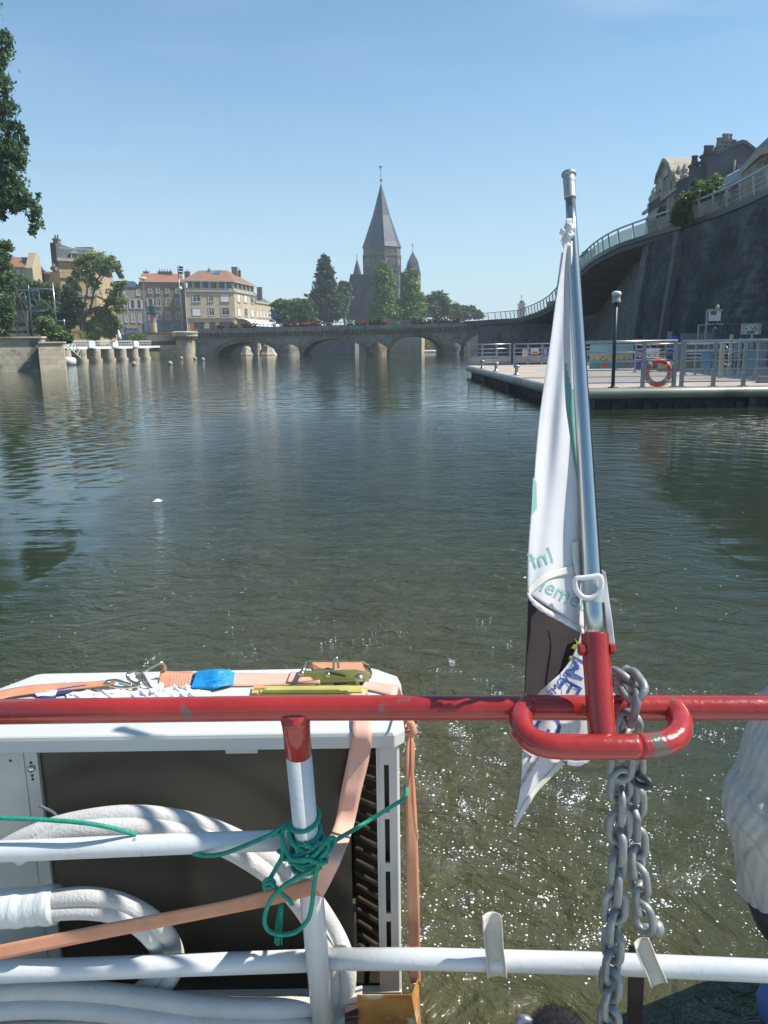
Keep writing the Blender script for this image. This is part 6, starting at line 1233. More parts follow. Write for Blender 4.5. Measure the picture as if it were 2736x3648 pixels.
def D1(px, py, u=None, v=None):
    t = (py-780)/1400; x0 = 2020-141*min(1, max(0, t))**.8; s = (px-x0)/(60+150*max(0, t)); f = min(1, max(.0, t*1.3))
    w_ = (px-x0)/(70+140*max(0, t)); return 1.560-.10*t+.085*f*(min(1.1, max(0, w_))-.5)+.011*f*math.sin(s*5.4+1.1+.6*math.sin(py*.006))+.006*f*math.sin(s*11+py*.004)
patch('main_cloth', L1, R1, D1, 'cloth_white', 44, 90)
# folded-back lower corner hem
hemA = [(1880, 2098), (1908, 2068), (1950, 2040), (2000, 2025), (2050, 2010)]; hemB = [(1884, 2125), (1912, 2098), (1955, 2066), (2003, 2052), (2055, 2040)]
patch('seam', hemA, hemB, lambda px, py, u, v: D1(px, py)-.003, 'shutter_grey' if False else 'webbing', 4, 24)
hmC = [(1879, 2112), (1905, 2140), (1950, 2172), (2000, 2196), (2045, 2222), (2087, 2250)]; hmD = [(1884, 2128), (1905, 2158), (1948, 2188), (1998, 2214), (2042, 2240), (2084, 2264)]
patch('hem', hmC, hmD, lambda px, py, u, v: D1(px, py)-.002-.004*abs(math.sin(v*24))-.003*math.sin(u*3.1), 'cloth_white', 6, 90, th=.003)
# narrow teal strip behind, next to the pole
RL = [(2012, 850), (2003, 1000), (2000, 1200), (2004, 1400), (2014, 1520), (2050, 1700), (2075, 1830), (2100, 1960)]
RR = [(2040, 850), (2042, 1000), (2050, 1200), (2060, 1400), (2066, 1520), (2075, 1700), (2086, 1830), (2104, 1960)]
patch('inner_fold', RL, RR, lambda px, py, u, v: 1.60-.06*v+.006*math.sin(u*6+v*3), ['cloth_teal', 'cloth_white'], 14, 60, matf=lambda u, v: 1 if (v < .30+u*.18 or (u < .30-.25*v)) else 0)
patch('back_fold', [(2000, 900), (1985, 1010), (1972, 1120), (1958, 1232)], [(2010, 900), (2004, 1010), (1996, 1120), (1975, 1232)], lambda px, py, u, v: 1.60, ['cloth_teal', 'cloth_white'], 8, 30, matf=lambda u, v: 1 if v < .3 else 0)
mb = MB(); mb.tube([cz(2034, 860, 1.572), cz(2046, 1200, 1.555), cz(2060, 1500, 1.535), cz(2078, 1760, 1.51), cz(2108, 1990, 1.48)], .0028, 8); mb.build('hoist_cord', 'webbing', fl_, smooth=True)
# tape knot at the top
mb = MB(); random.seed(5)
for k in range(9):
    c = cz(2022+random.uniform(-14, 18), 792+k*9+random.uniform(-6, 6), 1.565+random.uniform(-.012, .0)); a_ = random.uniform(0, 3); u_, v_ = Vector((math.cos(a_), .3, math.sin(a_)))*.008, Vector((-math.sin(a_), .2, math.cos(a_)))*.007
    mb.add([c-u_-v_, c+u_-v_*.6, c+u_*.8+v_, c-u_*.7+v_*1.2, c+Vector((0, -.006, 0))], [(0, 1, 4), (1, 2, 4), (2, 3, 4), (3, 0, 4)])
mb.build('tape_knot', 'hose_tape', fl_, solid=.0008)
# lower parts behind the handrail
LD = [(1882, 2122), (1880, 2190), (1878, 2260), (1874, 2340), (1870, 2420), (1866, 2530)]; RD = [(2092, 2238), (2066, 2272), (2038, 2335), (1998, 2396), (1952, 2440), (1896, 2530)]
patch('dark_field', LD, RD, lambda px, py, u, v: 1.57+.0003*(px-1900)+.004*math.sin(px*.022+py*.003), 'cloth_dark', 24, 50)
LW = [(2076, 2236), (2044, 2330), (2002, 2393), (1952, 2438), (1905, 2485), (1886, 2560), (1862, 2660), (1856, 2790), (1834, 2930)]
RW = [(2112, 2236), (2116, 2330), (2116, 2400), (2116, 2480), (2114, 2570), (2100, 2712), (2002, 2714), (1930, 2796), (1838, 2945)]
def D2(px, py, u=0, v=0): return 1.575+.00022*(px-1950)+.010*math.sin(px*.030+py*.006)+.004*math.sin(px*.06)
patch('logo_field', LW, RW, D2, 'cloth_white', 30, 80)
patch('hem', [(2000, 2702), (1955, 2752), (1905, 2806), (1862, 2870), (1832, 2938)], [(2010, 2722), (1962, 2772), (1914, 2822), (1868, 2886), (1838, 2950)], lambda px, py, u, v: D2(px, py)-.003, 'webbing', 5, 30)
patch('right_strip', [(2144, 2030), (2150, 2120), (2160, 2220), (2172, 2330)], [(2158, 2040), (2168, 2120), (2182, 2220), (2192, 2312)], lambda px, py, u, v: 1.56+.004*math.sin(v*8), 'cloth_white', 6, 30)
patch('strip_tip', [(2020, 2708), (2050, 2712), (2080, 2712)], [(2022, 2724), (2060, 2730), (2094, 2716)], lambda px, py, u, v: 1.57, 'cloth_white', 5, 12)
def px_text(name, txt, size, cx, cy, ang, D, mat, mirror=False, off=.0016, shear=0):
    vs, fs = text_mb(txt, size); ca, sa = math.cos(R(ang)), math.sin(R(ang)); mb = MB(); out = []
    for x, y, z in vs:
        if mirror: x = -x
        x += shear*y; px, py = cx+x*ca+y*sa, cy+x*sa-y*ca
        out.append(cz(px, py, D(px, py)-off))
    mb.add(out, fs); return mb.build(name, mat, fl_)
px_text('lettering', 'Inf', 84, 1931, 1990, -18, D1, 'print_teal', mirror=True, off=.0022)
px_text('lettering', 'iemet', 78, 2010, 2118, 27, D1, 'print_teal', off=.0026)
mb = MB(); q = [(1899, 1700), (1912, 1720), (1913, 1812), (1893, 1838)]; mb.add([cz(x, y, D1(x, y)-.0025) for x, y in q], [(0, 1, 2, 3)]); mb.build('printed_block', 'print_teal', fl_)
px_text('lettering', 'EUROMÉ', 40, 2008, 2422, -50, D2, 'print_blue', mirror=True, off=.0025)
px_text('lettering', 'M', 100, 2062, 2382, -62, D2, 'print_blue', mirror=True, off=.0025)
px_text('lettering', 'E', 110, 2036, 2452, -60, D2, 'print_blue', mirror=True, off=.0025)
px_text('lettering', 'G', 130, 1960, 2590, -60, D2, 'print_blue', mirror=True, off=.0025)
px_text('lettering', "L'Eurométropole", 24, 1888, 2740, -58, D2, 'print_grey', mirror=True, off=.0025)
px_text('lettering', 'E', 62, 1874, 2694, -58, D2, 'print_grey', mirror=True, off=.0025)
mb = MB(); c0_ = (2066, 2308)
def star(cx, cy, r, n=9, inner=.45):
    q = []; 
    for i in range(2*n): rr_ = r*(1 if i % 2 == 0 else inner)*(1+.25*math.sin(i*3.7)); a_ = math.pi*i/n; q.append(cz(cx+rr_*math.cos(a_), cy+rr_*math.sin(a_), D2(cx, cy)-.004))
    mb.add(q+[cz(cx, cy, D2(cx, cy)-.004)], [(i, (i+1) % (2*n), 2*n) for i in range(2*n)])
star(2066, 2305, 32); star(2042, 2306, 8, 5); star(2034, 2342, 9, 5); star(2052, 2352, 8, 5); mb.build('star_emblem', 'print_yellow', fl_)
# webbing tab and plastic ring
patch('webbing_tab', [(2036, 1932), (2044, 2000), (2056, 2066)], [(2084, 1914), (2106, 1985), (2122, 2050)], lambda px, py, u, v: D1(px, py)-.006-.012*v, 'webbing', 5, 12, th=.002)
mb = MB(); rg = [(2052, 2062), (2050, 2088), (2060, 2112), (2082, 2128), (2106, 2129), (2128, 2116), (2142, 2092), (2143, 2066), (2134, 2052), (2110, 2054), (2080, 2058)]
mb.tube(spline([cz(x, y, 1.44) for x, y in rg], 5, closed=True), .0048, 12, closed=True); mb.build('plastic_ring', 'cloth_white', fl_, smooth=True)
mb = MB(); c = pb_.lerp(pt_, .17); mb.tube([pb_.lerp(pt_, .105), pb_.lerp(pt_, .12), pb_.lerp(pt_, .14), pb_.lerp(pt_, .155)], [.0205, .0212, .0208, .0212], 20, cap=False); mb.build('clear_tape', 'panel_glass', fl_, smooth=True)

for nm_ in ('cloth_white', 'cloth_teal', 'print_teal'):
    nt = M[nm_].node_tree; b = nt.nodes['Principled BSDF']; tr = _n(nt, 'ShaderNodeBsdfTranslucent'); ms = _n(nt, 'ShaderNodeMixShader'); ms.inputs[0].default_value = .35
    nt.links.new(b.inputs['Base Color'].links[0].from_socket, tr.inputs[0]); nt.links.new(b.outputs[0], ms.inputs[1]); nt.links.new(tr.outputs[0], ms.inputs[2]); nt.links.new(ms.outputs[0], nt.nodes['Material Output'].inputs[0])
# chain: 16 mm galvanised links
def link_mesh():
    mb = MB(); r = .0078; w = .0195; h = .0225; pts = []
    for i in range(9): a_ = math.pi*i/8; pts.append(Vector((w*math.cos(a_), 0, h*.62+w*math.sin(a_)*1.0)))
    for i in range(9): a_ = math.pi+math.pi*i/8; pts.append(Vector((w*math.cos(a_), 0, -h*.62+w*math.sin(a_)*1.0)))
    mb.tube(pts, r, 12, closed=True); return mb
LK = link_mesh()
def chain(name, label, path, pitch=.045, phase=0):
    P = spline(path, 10); out = []; acc = 0; tot = [0]
    for i in range(len(P)-1): tot.append(tot[-1]+(P[i+1]-P[i]).length)
    n = int(tot[-1]/pitch); e = empty(name, path[0], label, 'chain', 'galvanised chains on the stern railing'); proto = None
    for k in range(n+1):
        s = k*pitch; i = max(j for j in range(len(tot)) if tot[j] <= s+1e-9); i = min(i, len(P)-2); t = (s-tot[i])/max(1e-6, tot[i+1]-tot[i]); p = P[i].lerp(P[i+1], t); d = (P[i+1]-P[max(0, i-1)]).normalized()
        rot_ = d.to_track_quat('Z', 'Y').to_matrix().to_4x4() @ Matrix.Rotation(R((45 if (k+phase) % 2 else -45)+random.uniform(-9, 9)), 4, 'Z')
        if proto is None:
            o = LK.build('link', 'galvanised', None, smooth=True, kind='x'); del o['kind']; me = o.data; proto = o
        else: o = proto.copy(); C.objects.link(o)
        o.parent = e; o.matrix_parent_inverse = Matrix.Translation(-Vector(path[0])); o.matrix_basis = Matrix.Translation(p) @ rot_
    return e
def vY(px, py, Y): return at(px, py, Y)
random.seed(11)
chain('anchor_chain', 'heavy galvanised chain looped over the red handrail and hanging down to the bottom edge', [vY(2192, 2450, 1.45), vY(2200, 2412, 1.43), vY(2232, 2420, 1.36), vY(2262, 2475, 1.325), vY(2246, 2560, 1.33), vY(2228, 2650, 1.35), vY(2214, 2740, 1.355), vY(2204, 3000, 1.36), vY(2190, 3250, 1.36), vY(2176, 3500, 1.36), vY(2168, 3760, 1.36)])
chain('anchor_chain', 'second shorter galvanised chain strand hanging to the right and ending at the lower half-pipe', [vY(2252, 2660, 1.40), vY(2256, 2800, 1.41), vY(2262, 3000, 1.42), vY(2282, 3180, 1.42), vY(2298, 3320, 1.42)], phase=1)
mb = MB(); mb.tube(spline([cz(2190, 2740, 1.52), cz(2235, 2765, 1.50), cz(2275, 2795, 1.49), cz(2312, 2800, 1.48), cz(2308, 2780, 1.48), cz(2262, 2752, 1.50)], 5), .0062, 10); mb.build('steel_hook', 'dark_metal', smooth=True, label='dark steel hook caught in the chain below the red loop', cat='hook')
sb = empty('shackle', cz(2310, 3312, 1.64), 'galvanised shackle bolt holding the lower end of the short chain', 'shackle')
mb = MB(); mb.tube([cz(2262, 3302, 1.66), cz(2328, 3306, 1.64)], .008, 14); mb.build('pin', 'galvanised', sb, smooth=True)
mb = MB(); mb.lathe(cz(2330, 3306, 1.64), [(.010, -.006), (.017, 0), (.018, .008), (.012, .017), (.004, .020)], 16, axis=(1, 0, 0)); mb.build('bolt_head', 'galvanised', sb, smooth=True)
# half pipes clamped on the lower rail
def trough(p, q, r, label, mats=('rail_white',)):
    p, q = Vector(p), Vector(q); d = (q-p).normalized(); toc = (EYE-(p+q)/2).normalized(); x = d.cross(toc).normalized(); y = x.cross(d).normalized()
    if y.dot(toc) < 0: y = -y
    mb = MB()
    def fn(u, v):
        a_ = math.pi*(1.0+u)+.0; rr_ = r*(1+.04*math.sin(v*9+u*5)); end = (.06*math.sin(u*math.pi)-.02) if v < .01 else 0
        return tuple(p.lerp(q, v+(.05*math.sin(u*math.pi) if v > .99 else (.07*math.sin(u*math.pi) if v < .01 else 0)))+x*rr_*math.cos(a_)+y*rr_*math.sin(a_)*1.0)
    mb.grid(fn, 16, 24); return mb.build('half_pipe', list(mats), solid=.003, off=0, smooth=True, label=label, cat='half pipe', group='half pipes on the lower rail')
pm('pipe_worn', (.62, .60, .52), (.50, .46, .38), 9, .5, c3=(.30, .16, .07), s3=14, lo3=.56, hi3=.66, bump=.002, bscale=50)
trough(cz(1750, 3262, 1.69), cz(1772, 3488, 1.715), .0195, 'worn white half pipe standing upright on the lower rail', ('pipe_worn',))
trough(cz(2282, 3352, 1.665), cz(2350, 3512, 1.66), .0165, 'worn white half pipe leaning under the short chain', ('pipe_worn',))
mb = MB(); a, b = cz(2268, 3380, 1.84), cz(2258, 3760, 1.98); mb.bar(a, b, .032, .02); mb.build('brown_post', 'rust_brown', label='flat brown steel bar behind the lower rail beside the chain', cat='bar')

# outdoor unit
ZT = .93; yF = 1.65
ac = empty('air_conditioner', gz(700, 2600, ZT)-Vector((0, 0, .66)), 'open white outdoor air conditioning unit strapped behind the stern railing', 'air conditioner')
g = lambda x, y: gz(x, y, ZT)
lidp = [g(-190, 2630), g(1405, 2608), g(1440, 2590), g(1443, 2560), g(1428, 2425), g(1418, 2405), g(1345, 2380), g(1325, 2376), g(140, 2399), g(115, 2403), g(-60, 2470), g(-170, 2560)]
def inset(P, k, dz):
    c = sum(P, Vector())/len(P); return [p+(c-p).normalized()*k+Vector((0, 0, dz)) for p in P]
mb = MB(); ringloft(mb, [[p+Vector((0, 0, -.040)) for p in lidp], [p+Vector((0, 0, -.010)) for p in lidp], inset(lidp, .004, -.003), inset(lidp, .012, 0), inset(lidp, .03, .001)]); lid = mb.build('lid', 'casing', ac, smooth=False, bevel=.002)
rfz = ZT-.04
xl_ = lidp[0].x+.02; yb_ = g(700, 2385).y-.01; yf_ = g(700, 2612).y+.012; xr = lidp[2].x-.012; zb_ = at(1400, 3530, yf_).z
# right column with slots, side, back, base
xc0 = at(1352, 2900, yf_).x
mb = MB()
slots = [(2725, 2895), (2918, 3075), (3105, 3255), (3283, 3385)]
zs_ = [(at(1390, b, yf_).z, at(1390, a, yf_).z) for a, b in slots]
sx0, sx1 = at(1372, 3000, yf_).x, at(1389, 3000, yf_).x
mb.box((xc0, yf_, zb_), (sx0, yf_+.006, rfz)); mb.box((sx1, yf_, zb_), (xr-.006, yf_+.006, rfz))
zz_ = [rfz]+[v for lo_z, hi_z in zs_ for v in (hi_z, lo_z)]+[zb_]
for i in range(0, len(zz_), 2): mb.box((sx0, yf_, zz_[i+1]), (sx1, yf_+.006, zz_[i]))
mb.tube([(xr-.010, yf_+.010, zb_), (xr-.010, yf_+.010, rfz)], .010, 16); mb.box((xc0-.006, yf_, zb_), (xc0-.0005, yf_+.03, rfz)); mb.build('corner_column', 'casing', ac)
mb = MB(); mb.box((xr-.004, yf_+.012, zb_), (xr, yf_+.05, rfz)); mb.box((xr-.004, yb_-.03, zb_), (xr, yb_, rfz))
for i in range(12): z = zb_+.02+i*(rfz-zb_-.04)/11; mb.box((xr-.004, yf_+.05, z), (xr, yb_-.03, z+.012))
mb.build('side_grille', 'casing', ac)
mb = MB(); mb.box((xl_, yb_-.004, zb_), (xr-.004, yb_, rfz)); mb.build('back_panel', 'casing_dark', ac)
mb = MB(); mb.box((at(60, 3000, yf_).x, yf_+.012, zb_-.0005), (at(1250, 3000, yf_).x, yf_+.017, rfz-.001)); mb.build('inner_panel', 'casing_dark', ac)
mb = MB()
for i in range(46): y_ = yf_+.03+i*.0052; mb.box((xr-.040, y_, zb_+.02), (xr-.016, y_+.0016, rfz-.02))
mb.build('condenser_coil', 'coil_fin', ac)
mb = MB()
for i in range(17): z = zb_+.04+i*.036; mb.tube([(at(1262, 3000, yf_).x, yf_+.12, z-.01), (xc0+.004, yf_+.03, z+.018)], .0055, 8)
mb.build('coil_pipes', 'coil_tube', ac)
mb = MB(); mb.box((at(1251, 3000, yf_).x, yf_+.16, zb_-.001), (xr-.042, yf_+.165, rfz-.001)); mb.build('inner_fins', 'coil_fin', ac)
xp = at(128, 2700, yf_).x
mb = MB(); mb.box((xl_, yf_, zb_), (xp, yf_+.003, rfz)); mb.box((xp+.0, yf_, zb_), (xp+.003, yf_+.05, rfz)); mb.box((xp-.035, yf_-.003, zb_), (xp-.028, yf_-.0001, rfz)); mb.build('front_panel', 'sheet_metal', ac)
for px, py, r_ in ((111, 2740, .0085), ):
    c = at(px, py, yf_-.003); mb = MB(); mb.lathe(c, [(r_, 0), (r_*.8, .004), (.001, .005)], 16, axis=(0, -1, 0)); mb.build('screw', 'steel_bright', ac, smooth=True)
mb = MB()
for px, py, r_ in ((37, 2710, .003), (110, 2717, .0032), (115, 2763, .0032), (117, 2776, .0032)): mb.lathe(at(px, py, yf_-.0005), [(r_, 0), (r_, .0008)], 12, axis=(0, -1, 0))
mb.build('screw_holes', 'black_ink', ac)
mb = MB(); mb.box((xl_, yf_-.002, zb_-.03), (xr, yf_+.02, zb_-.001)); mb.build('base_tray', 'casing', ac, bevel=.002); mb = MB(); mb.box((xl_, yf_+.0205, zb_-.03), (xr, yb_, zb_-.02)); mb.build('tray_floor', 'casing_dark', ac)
mb = MB(); a, b = at(802, 2668, yf_-.004), at(916, 2640, yf_-.004); mb.box((a.x, yf_-.004, rfz-.018), (b.x, yf_+.002, rfz-.0005)); mb.build('catch', 'casing', ac, bevel=.002)
mb = MB(); mb.tube(spline([cz(140, 2870, 1.80), cz(190, 2895, 1.79), cz(215, 2925, 1.77), cz(250, 2935, 1.77)], 5), .0035, 8); mb.build('cable', 'metal_grey', ac, smooth=True)
# legs of the unit on a rusty bracket
rb = empty('rusty_bracket', cz(1390, 3640, 1.9), 'orange rusty steel bracket with white flaked paint under the unit', 'bracket')
mb = MB(); q = [cz(1272, 3545, 1.80), cz(1466, 3545, 1.80), cz(1490, 3478, 1.86), cz(1506, 3760, 1.92), cz(1285, 3760, 1.92)]; mb.prism(q, (0, .006, -.004)); mb.build('plate', 'rust', rb)
mb = MB(); mb.prism([cz(1225, 3560, 1.84), cz(1290, 3545, 1.84), cz(1290, 3760, 1.9), cz(1225, 3760, 1.9)], (0, .03, 0)); mb.build('foot', 'casing', rb, bevel=.002)
mb = MB(); mb.prism([cz(1228, 3640, 1.80), cz(1276, 3632, 1.80), cz(1276, 3672, 1.81), cz(1228, 3680, 1.81)], (0, .05, 0)); mb.build('foot_pad', 'rust_brown', rb)

# insulated hoses
def hose(name, label, paths, r, mat='foam_hose', grp='insulated hoses'):
    e = empty(name, cz(*paths[0][0]), label, 'hose', grp)
    for P in paths:
        mb = MB(); S = spline([cz(*p) for p in P], 8); mb.tube(S, r, 18); mb.build('pipe', mat, e, smooth=True)
    return e
hose('insulated_hose', 'wide loop of two white foam-covered hoses arching over the dark opening', [
    [(-60, 3070, 1.724), (90, 2985, 1.720), (260, 2928, 1.730), (480, 2903, 1.730), (700, 2935, 1.740), (900, 3020, 1.750), (1060, 3140, 1.778), (1180, 3300, 1.840), (1235, 3440, 1.830), (1225, 3570, 1.870), (1180, 3680, 1.870)],
    [(60, 3050, 1.710), (200, 2978, 1.710), (330, 2955, 1.705), (520, 2950, 1.710), (720, 2985, 1.720), (880, 3060, 1.732), (1020, 3165, 1.763), (1120, 3300, 1.810), (1180, 3440, 1.830), (1185, 3570, 1.870), (1150, 3690, 1.870)]], .0215)
hs2 = hose('insulated_hose', 'short bundle of foam-covered hoses with a white plastic wrap bending down at the left', [
    [(-80, 3222, 1.724), (60, 3212, 1.722), (200, 3200, 1.720), (330, 3195, 1.719), (450, 3222, 1.729), (560, 3290, 1.748), (620, 3380, 1.830), (618, 3460, 1.830), (570, 3530, 1.830), (520, 3570, 1.870)],
    [(-80, 3262, 1.722), (60, 3258, 1.722), (200, 3245, 1.719), (320, 3242, 1.718), (430, 3262, 1.722), (520, 3320, 1.744), (575, 3400, 1.830), (560, 3470, 1.830), (500, 3530, 1.830), (430, 3580, 1.870)]], .0205)
mb = MB(); S = spline([cz(-80, 3240, 1.73), cz(60, 3234, 1.73), cz(200, 3222, 1.725)], 10)
for i in range(1): mb.tube(S, [.041+.0009*math.sin(j*1.9)+.001*math.sin(j*.8) for j in range(len(S))], 24)
mb.build('plastic_wrap', 'hose_tape', hs2, smooth=True)
hose('insulated_hose', 'grey hoses lying in shade along the bottom left edge', [
    [(-80, 3540, 1.770), (150, 3525, 1.770), (400, 3540, 1.780), (700, 3582, 1.790), (950, 3592, 1.800), (1130, 3580, 1.830)],
    [(-80, 3606, 1.760), (120, 3590, 1.760), (350, 3600, 1.770), (650, 3640, 1.780), (1000, 3655, 1.800), (1130, 3650, 1.830)],
    [(-80, 3680, 1.770), (300, 3668, 1.770), (700, 3720, 1.780), (1100, 3720, 1.800)]], .0225)
mb = MB(); P_ = [cz(-60, 3700, 1.78), cz(1300, 3700, 1.84), cz(1300, 3560, 1.92), cz(-60, 3560, 1.90)]; mb.prism([tuple(p) for p in P_], (0, 0, -.02)); mb.build('stern_ledge', 'casing_dark', label='dark ledge of the boat stern under the hoses', cat='ledge')

# ratchet strap
rs = empty('ratchet_strap', gz(1200, 2420, ZT), 'orange cargo strap with hook, blue label and metal ratchet around the unit and rail post', 'strap')
zl = ZT+.004
def gl(x, y, h=0): return gz(x, y, zl+h)
def ribbon(name, pts, mat, th=.0022, nu=4, n=8, parent=rs):
    A_ = spline([p[0] for p in pts], n); B_ = spline([p[1] for p in pts], n); mb = MB(); k = len(A_)
    vs = []; 
    for i in range(k):
        for j in range(nu+1): vs.append(A_[i].lerp(B_[i], j/nu))
    fs = [(i*(nu+1)+j, i*(nu+1)+j+1, (i+1)*(nu+1)+j+1, (i+1)*(nu+1)+j) for i in range(k-1) for j in range(nu)]
    mb.add(vs, fs); return mb.build(name, mat, parent, smooth=True, solid=th, off=0)
ribbon('strap', [(gl(-120, 2500, .002), gl(-120, 2545, .0)), (gl(0, 2462, .004), gl(0, 2492, .004)), (gl(110, 2442, .008), gl(110, 2472, .006)), (gl(260, 2432, .012), gl(260, 2456, .010)), (gl(370, 2425, .018), gl(375, 2443, .016)), (gl(412, 2424, .022), gl(412, 2434, .022))], 'strap_orange')
ribbon('strap', [(gl(572, 2392, .014), gl(562, 2450, .002)), (gl(640, 2394, .014), gl(630, 2452, .002)), (gl(686, 2394, .012), gl(676, 2448, .002))], 'strap_orange', th=.004)
mb = MB()
for i in range(7):
    for j in range(6): c = gl(614+i*11-j*1.5, 2402+j*8.0, .0185-j*.0022); mb.lathe(c, [(.0014, 0), (.001, .0012)], 6)
mb.build('stitching', 'cloth_white', rs)
ribbon('strap', [(gl(680, 2396, .008), gl(676, 2440, .002)), (gl(850, 2398, .006), gl(846, 2444, .001)), (gl(960, 2400, .006), gl(955, 2442, .001)), (gl(1060, 2402, .008), gl(1060, 2440, .004)), (gl(1120, 2404, .012), gl(1120, 2440, .010))], 'strap_faded')
ribbon('strap', [(gl(1036, 2394, .012), gl(1022, 2430, .008)), (gl(1090, 2396, .014), gl(1090, 2434, .010)), (gl(1140, 2400, .018), gl(1140, 2436, .014))], 'strap_faded', th=.003)
lbm = ribbon('care_label', [(gl(702, 2392, .022), gl(680, 2450, .006)), (gl(735, 2388, .030), gl(725, 2452, .006)), (gl(770, 2384, .036), gl(762, 2452, .008)), (gl(805, 2386, .030), gl(802, 2444, .008)), (gl(836, 2398, .016), gl(830, 2440, .004))], 'label_blue', nu=8)
ribbon('label_flap', [(gl(690, 2400, .010), gl(672, 2452, .004)), (gl(700, 2398, .012), gl(690, 2454, .004))], 'label_navy')
mb = MB(); random.seed(2)
for i in range(7):
    for j in range(4):
        x, y = 712+i*16+random.uniform(-3, 3), 2402+j*11; c = gl(x, y, .040-.009*j-.0001*(x-770)**2*.12); mb.add([c, c+Vector((.007, 0, .0005)), c+Vector((.0075, -.0015, .0)), c+Vector((.0005, -.0015, 0))], [(0, 1, 2, 3)])
mb.build('label_print', 'label_navy', rs)
ribbon('barcode_label', [(gl(122, 2470, .006), gl(135, 2484, .0)), (gl(165, 2462, .008), gl(180, 2484, .0)), (gl(205, 2458, .010), gl(195, 2478, .004))], 'paper_white')
ribbon('label_flap', [(gl(200, 2456, .010), gl(195, 2478, .002)), (gl(260, 2446, .012), gl(235, 2470, .004)), (gl(310, 2440, .014), gl(300, 2452, .010))], 'label_navy')
ribbon('label_flap', [(gl(118, 2466, .004), gl(124, 2480, .0)), (gl(145, 2478, .002), gl(150, 2488, 0)), (gl(200, 2482, .001), gl(200, 2490, 0))], 'label_navy')
def wire(name, pts, r, mat='zinc_wire', h=0):
    mb = MB(); mb.tube(spline([gl(*p) for p in pts], 7), r, 12); return mb.build(name, mat, rs, smooth=True)
wire('hook', [(586, 2396, .012), (588, 2372, .034), (574, 2361, .046), (548, 2372, .042), (515, 2390, .034), (478, 2390, .034), (456, 2400, .028), (458, 2420, .018), (488, 2436, .012), (504, 2430, .014), (500, 2408, .026), (482, 2400, .032)], .0042)
wire('hook', [(482, 2400, .034), (506, 2402, .030), (518, 2420, .022), (535, 2448, .008), (552, 2462, .002), (566, 2455, .004)], .0042)
wire('hook', [(375, 2432, .020), (400, 2444, .014), (440, 2450, .010), (480, 2446, .012), (500, 2436, .018), (498, 2420, .024), (486, 2412, .026)], .0042)
wire('hook', [(378, 2428, .022), (412, 2424, .024), (440, 2432, .022), (470, 2440, .018)], .0042)
# ratchet body
rt_ = empty('x', (0, 0, 0), 'x', 'x'); bpy.data.objects.remove(rt_)
def plate(name, pts, dy, th, mat): 
    mb = MB(); mb.prism([gl(x, y, h)+Vector((0, dy, 0)) for x, y, h in pts], (0, th, 0)); return mb.build(name, mat, rs, bevel=.0008)
Yr = gl(1180, 2440).y
def gy(px, py, dy=0): return at(px, py, Yr+dy)
def platey(name, pts, dy, th, mat):
    mb = MB(); mb.prism([gy(x, y, dy) for x, y in pts], (0, th, 0)); return mb.build(name, mat, rs, bevel=.0008)
pl_ = platey('ratchet_side', [(1064, 2394), (1074, 2388), (1112, 2390), (1130, 2388), (1270, 2386), (1300, 2392), (1316, 2404), (1314, 2430), (1300, 2450), (1270, 2452), (1255, 2442), (1150, 2450), (1125, 2446), (1118, 2426), (1106, 2412), (1076, 2412), (1063, 2406)], -.004, .003, 'zinc_yellow')
platey('ratchet_side', [(1085, 2360), (1100, 2355), (1290, 2356), (1316, 2370), (1326, 2396), (1322, 2420), (1300, 2430), (1150, 2424), (1100, 2378)], .050, .003, 'zinc_yellow')
mb = MB(); mb.tube([gy(1278, 2422, -.010), gy(1278, 2404, .056)], .0125, 20); mb.build('spool', 'zinc_wire', rs, smooth=True)
mb = MB(); mb.tube([gy(1276, 2418, .0005), gy(1272, 2402, .048)], .020, 20); mb.build('strap_roll', 'strap_faded', rs, smooth=True)
for px, py in ((1074, 2401), (1133, 2438), (1168, 2405)): mb = MB(); mb.lathe(gy(px, py, -.0045), [(.0075, 0), (.0085, .003), (.004, .006)], 14, axis=(0, -1, 0)); mb.build('rivet', 'zinc_wire', rs, smooth=True)
mb = MB(); mb.tube([gy(1074, 2401, -.002), gy(1094, 2362, .052)], .0058, 12); mb.build('handle_bar', 'zinc_wire', rs, smooth=True)
mb = MB(); mb.prism([gy(1112, 2362, .046), gy(1290, 2362, .046), gy(1300, 2398, .012), gy(1180, 2392, .012), gy(1150, 2384, .02), gy(1116, 2386, .03)], (0, .002, .002)); mb.build('handle', 'strap_orange', rs)
mb = MB(); mb.tube(spline([gy(1188, 2386, .01), gy(1190, 2352, .02), gy(1200, 2344, .022), (gy(1206, 2380, .012))], 5), .0035, 10); mb.build('release_pawl', 'zinc_wire', rs, smooth=True)
mb = MB(); 
for i in range(13): a_ = 2*math.pi*i/13; c = gy(1296, 2402, .044); mb.lathe(c+Vector((.019*math.cos(a_), 0, .019*math.sin(a_))), [(.0045, 0), (.002, .004)], 5, axis=(0, -1, 0))
mb.lathe(gy(1296, 2402, .047), [(.019, 0), (.019, .003)], 24, axis=(0, -1, 0)); mb.build('ratchet_wheel', 'zinc_wire', rs)
mb = MB(); mb.prism([gy(x, y, -.0075) for x, y in ((1175, 2395), (1230, 2408), (1229, 2412), (1173, 2400))], (0, .003, 0)); mb.prism([gy(x, y, -.0075) for x, y in ((1190, 2436), (1236, 2434), (1236, 2438), (1190, 2442))], (0, .003, 0)); mb.build('slot_spring', 'dark_metal', rs)
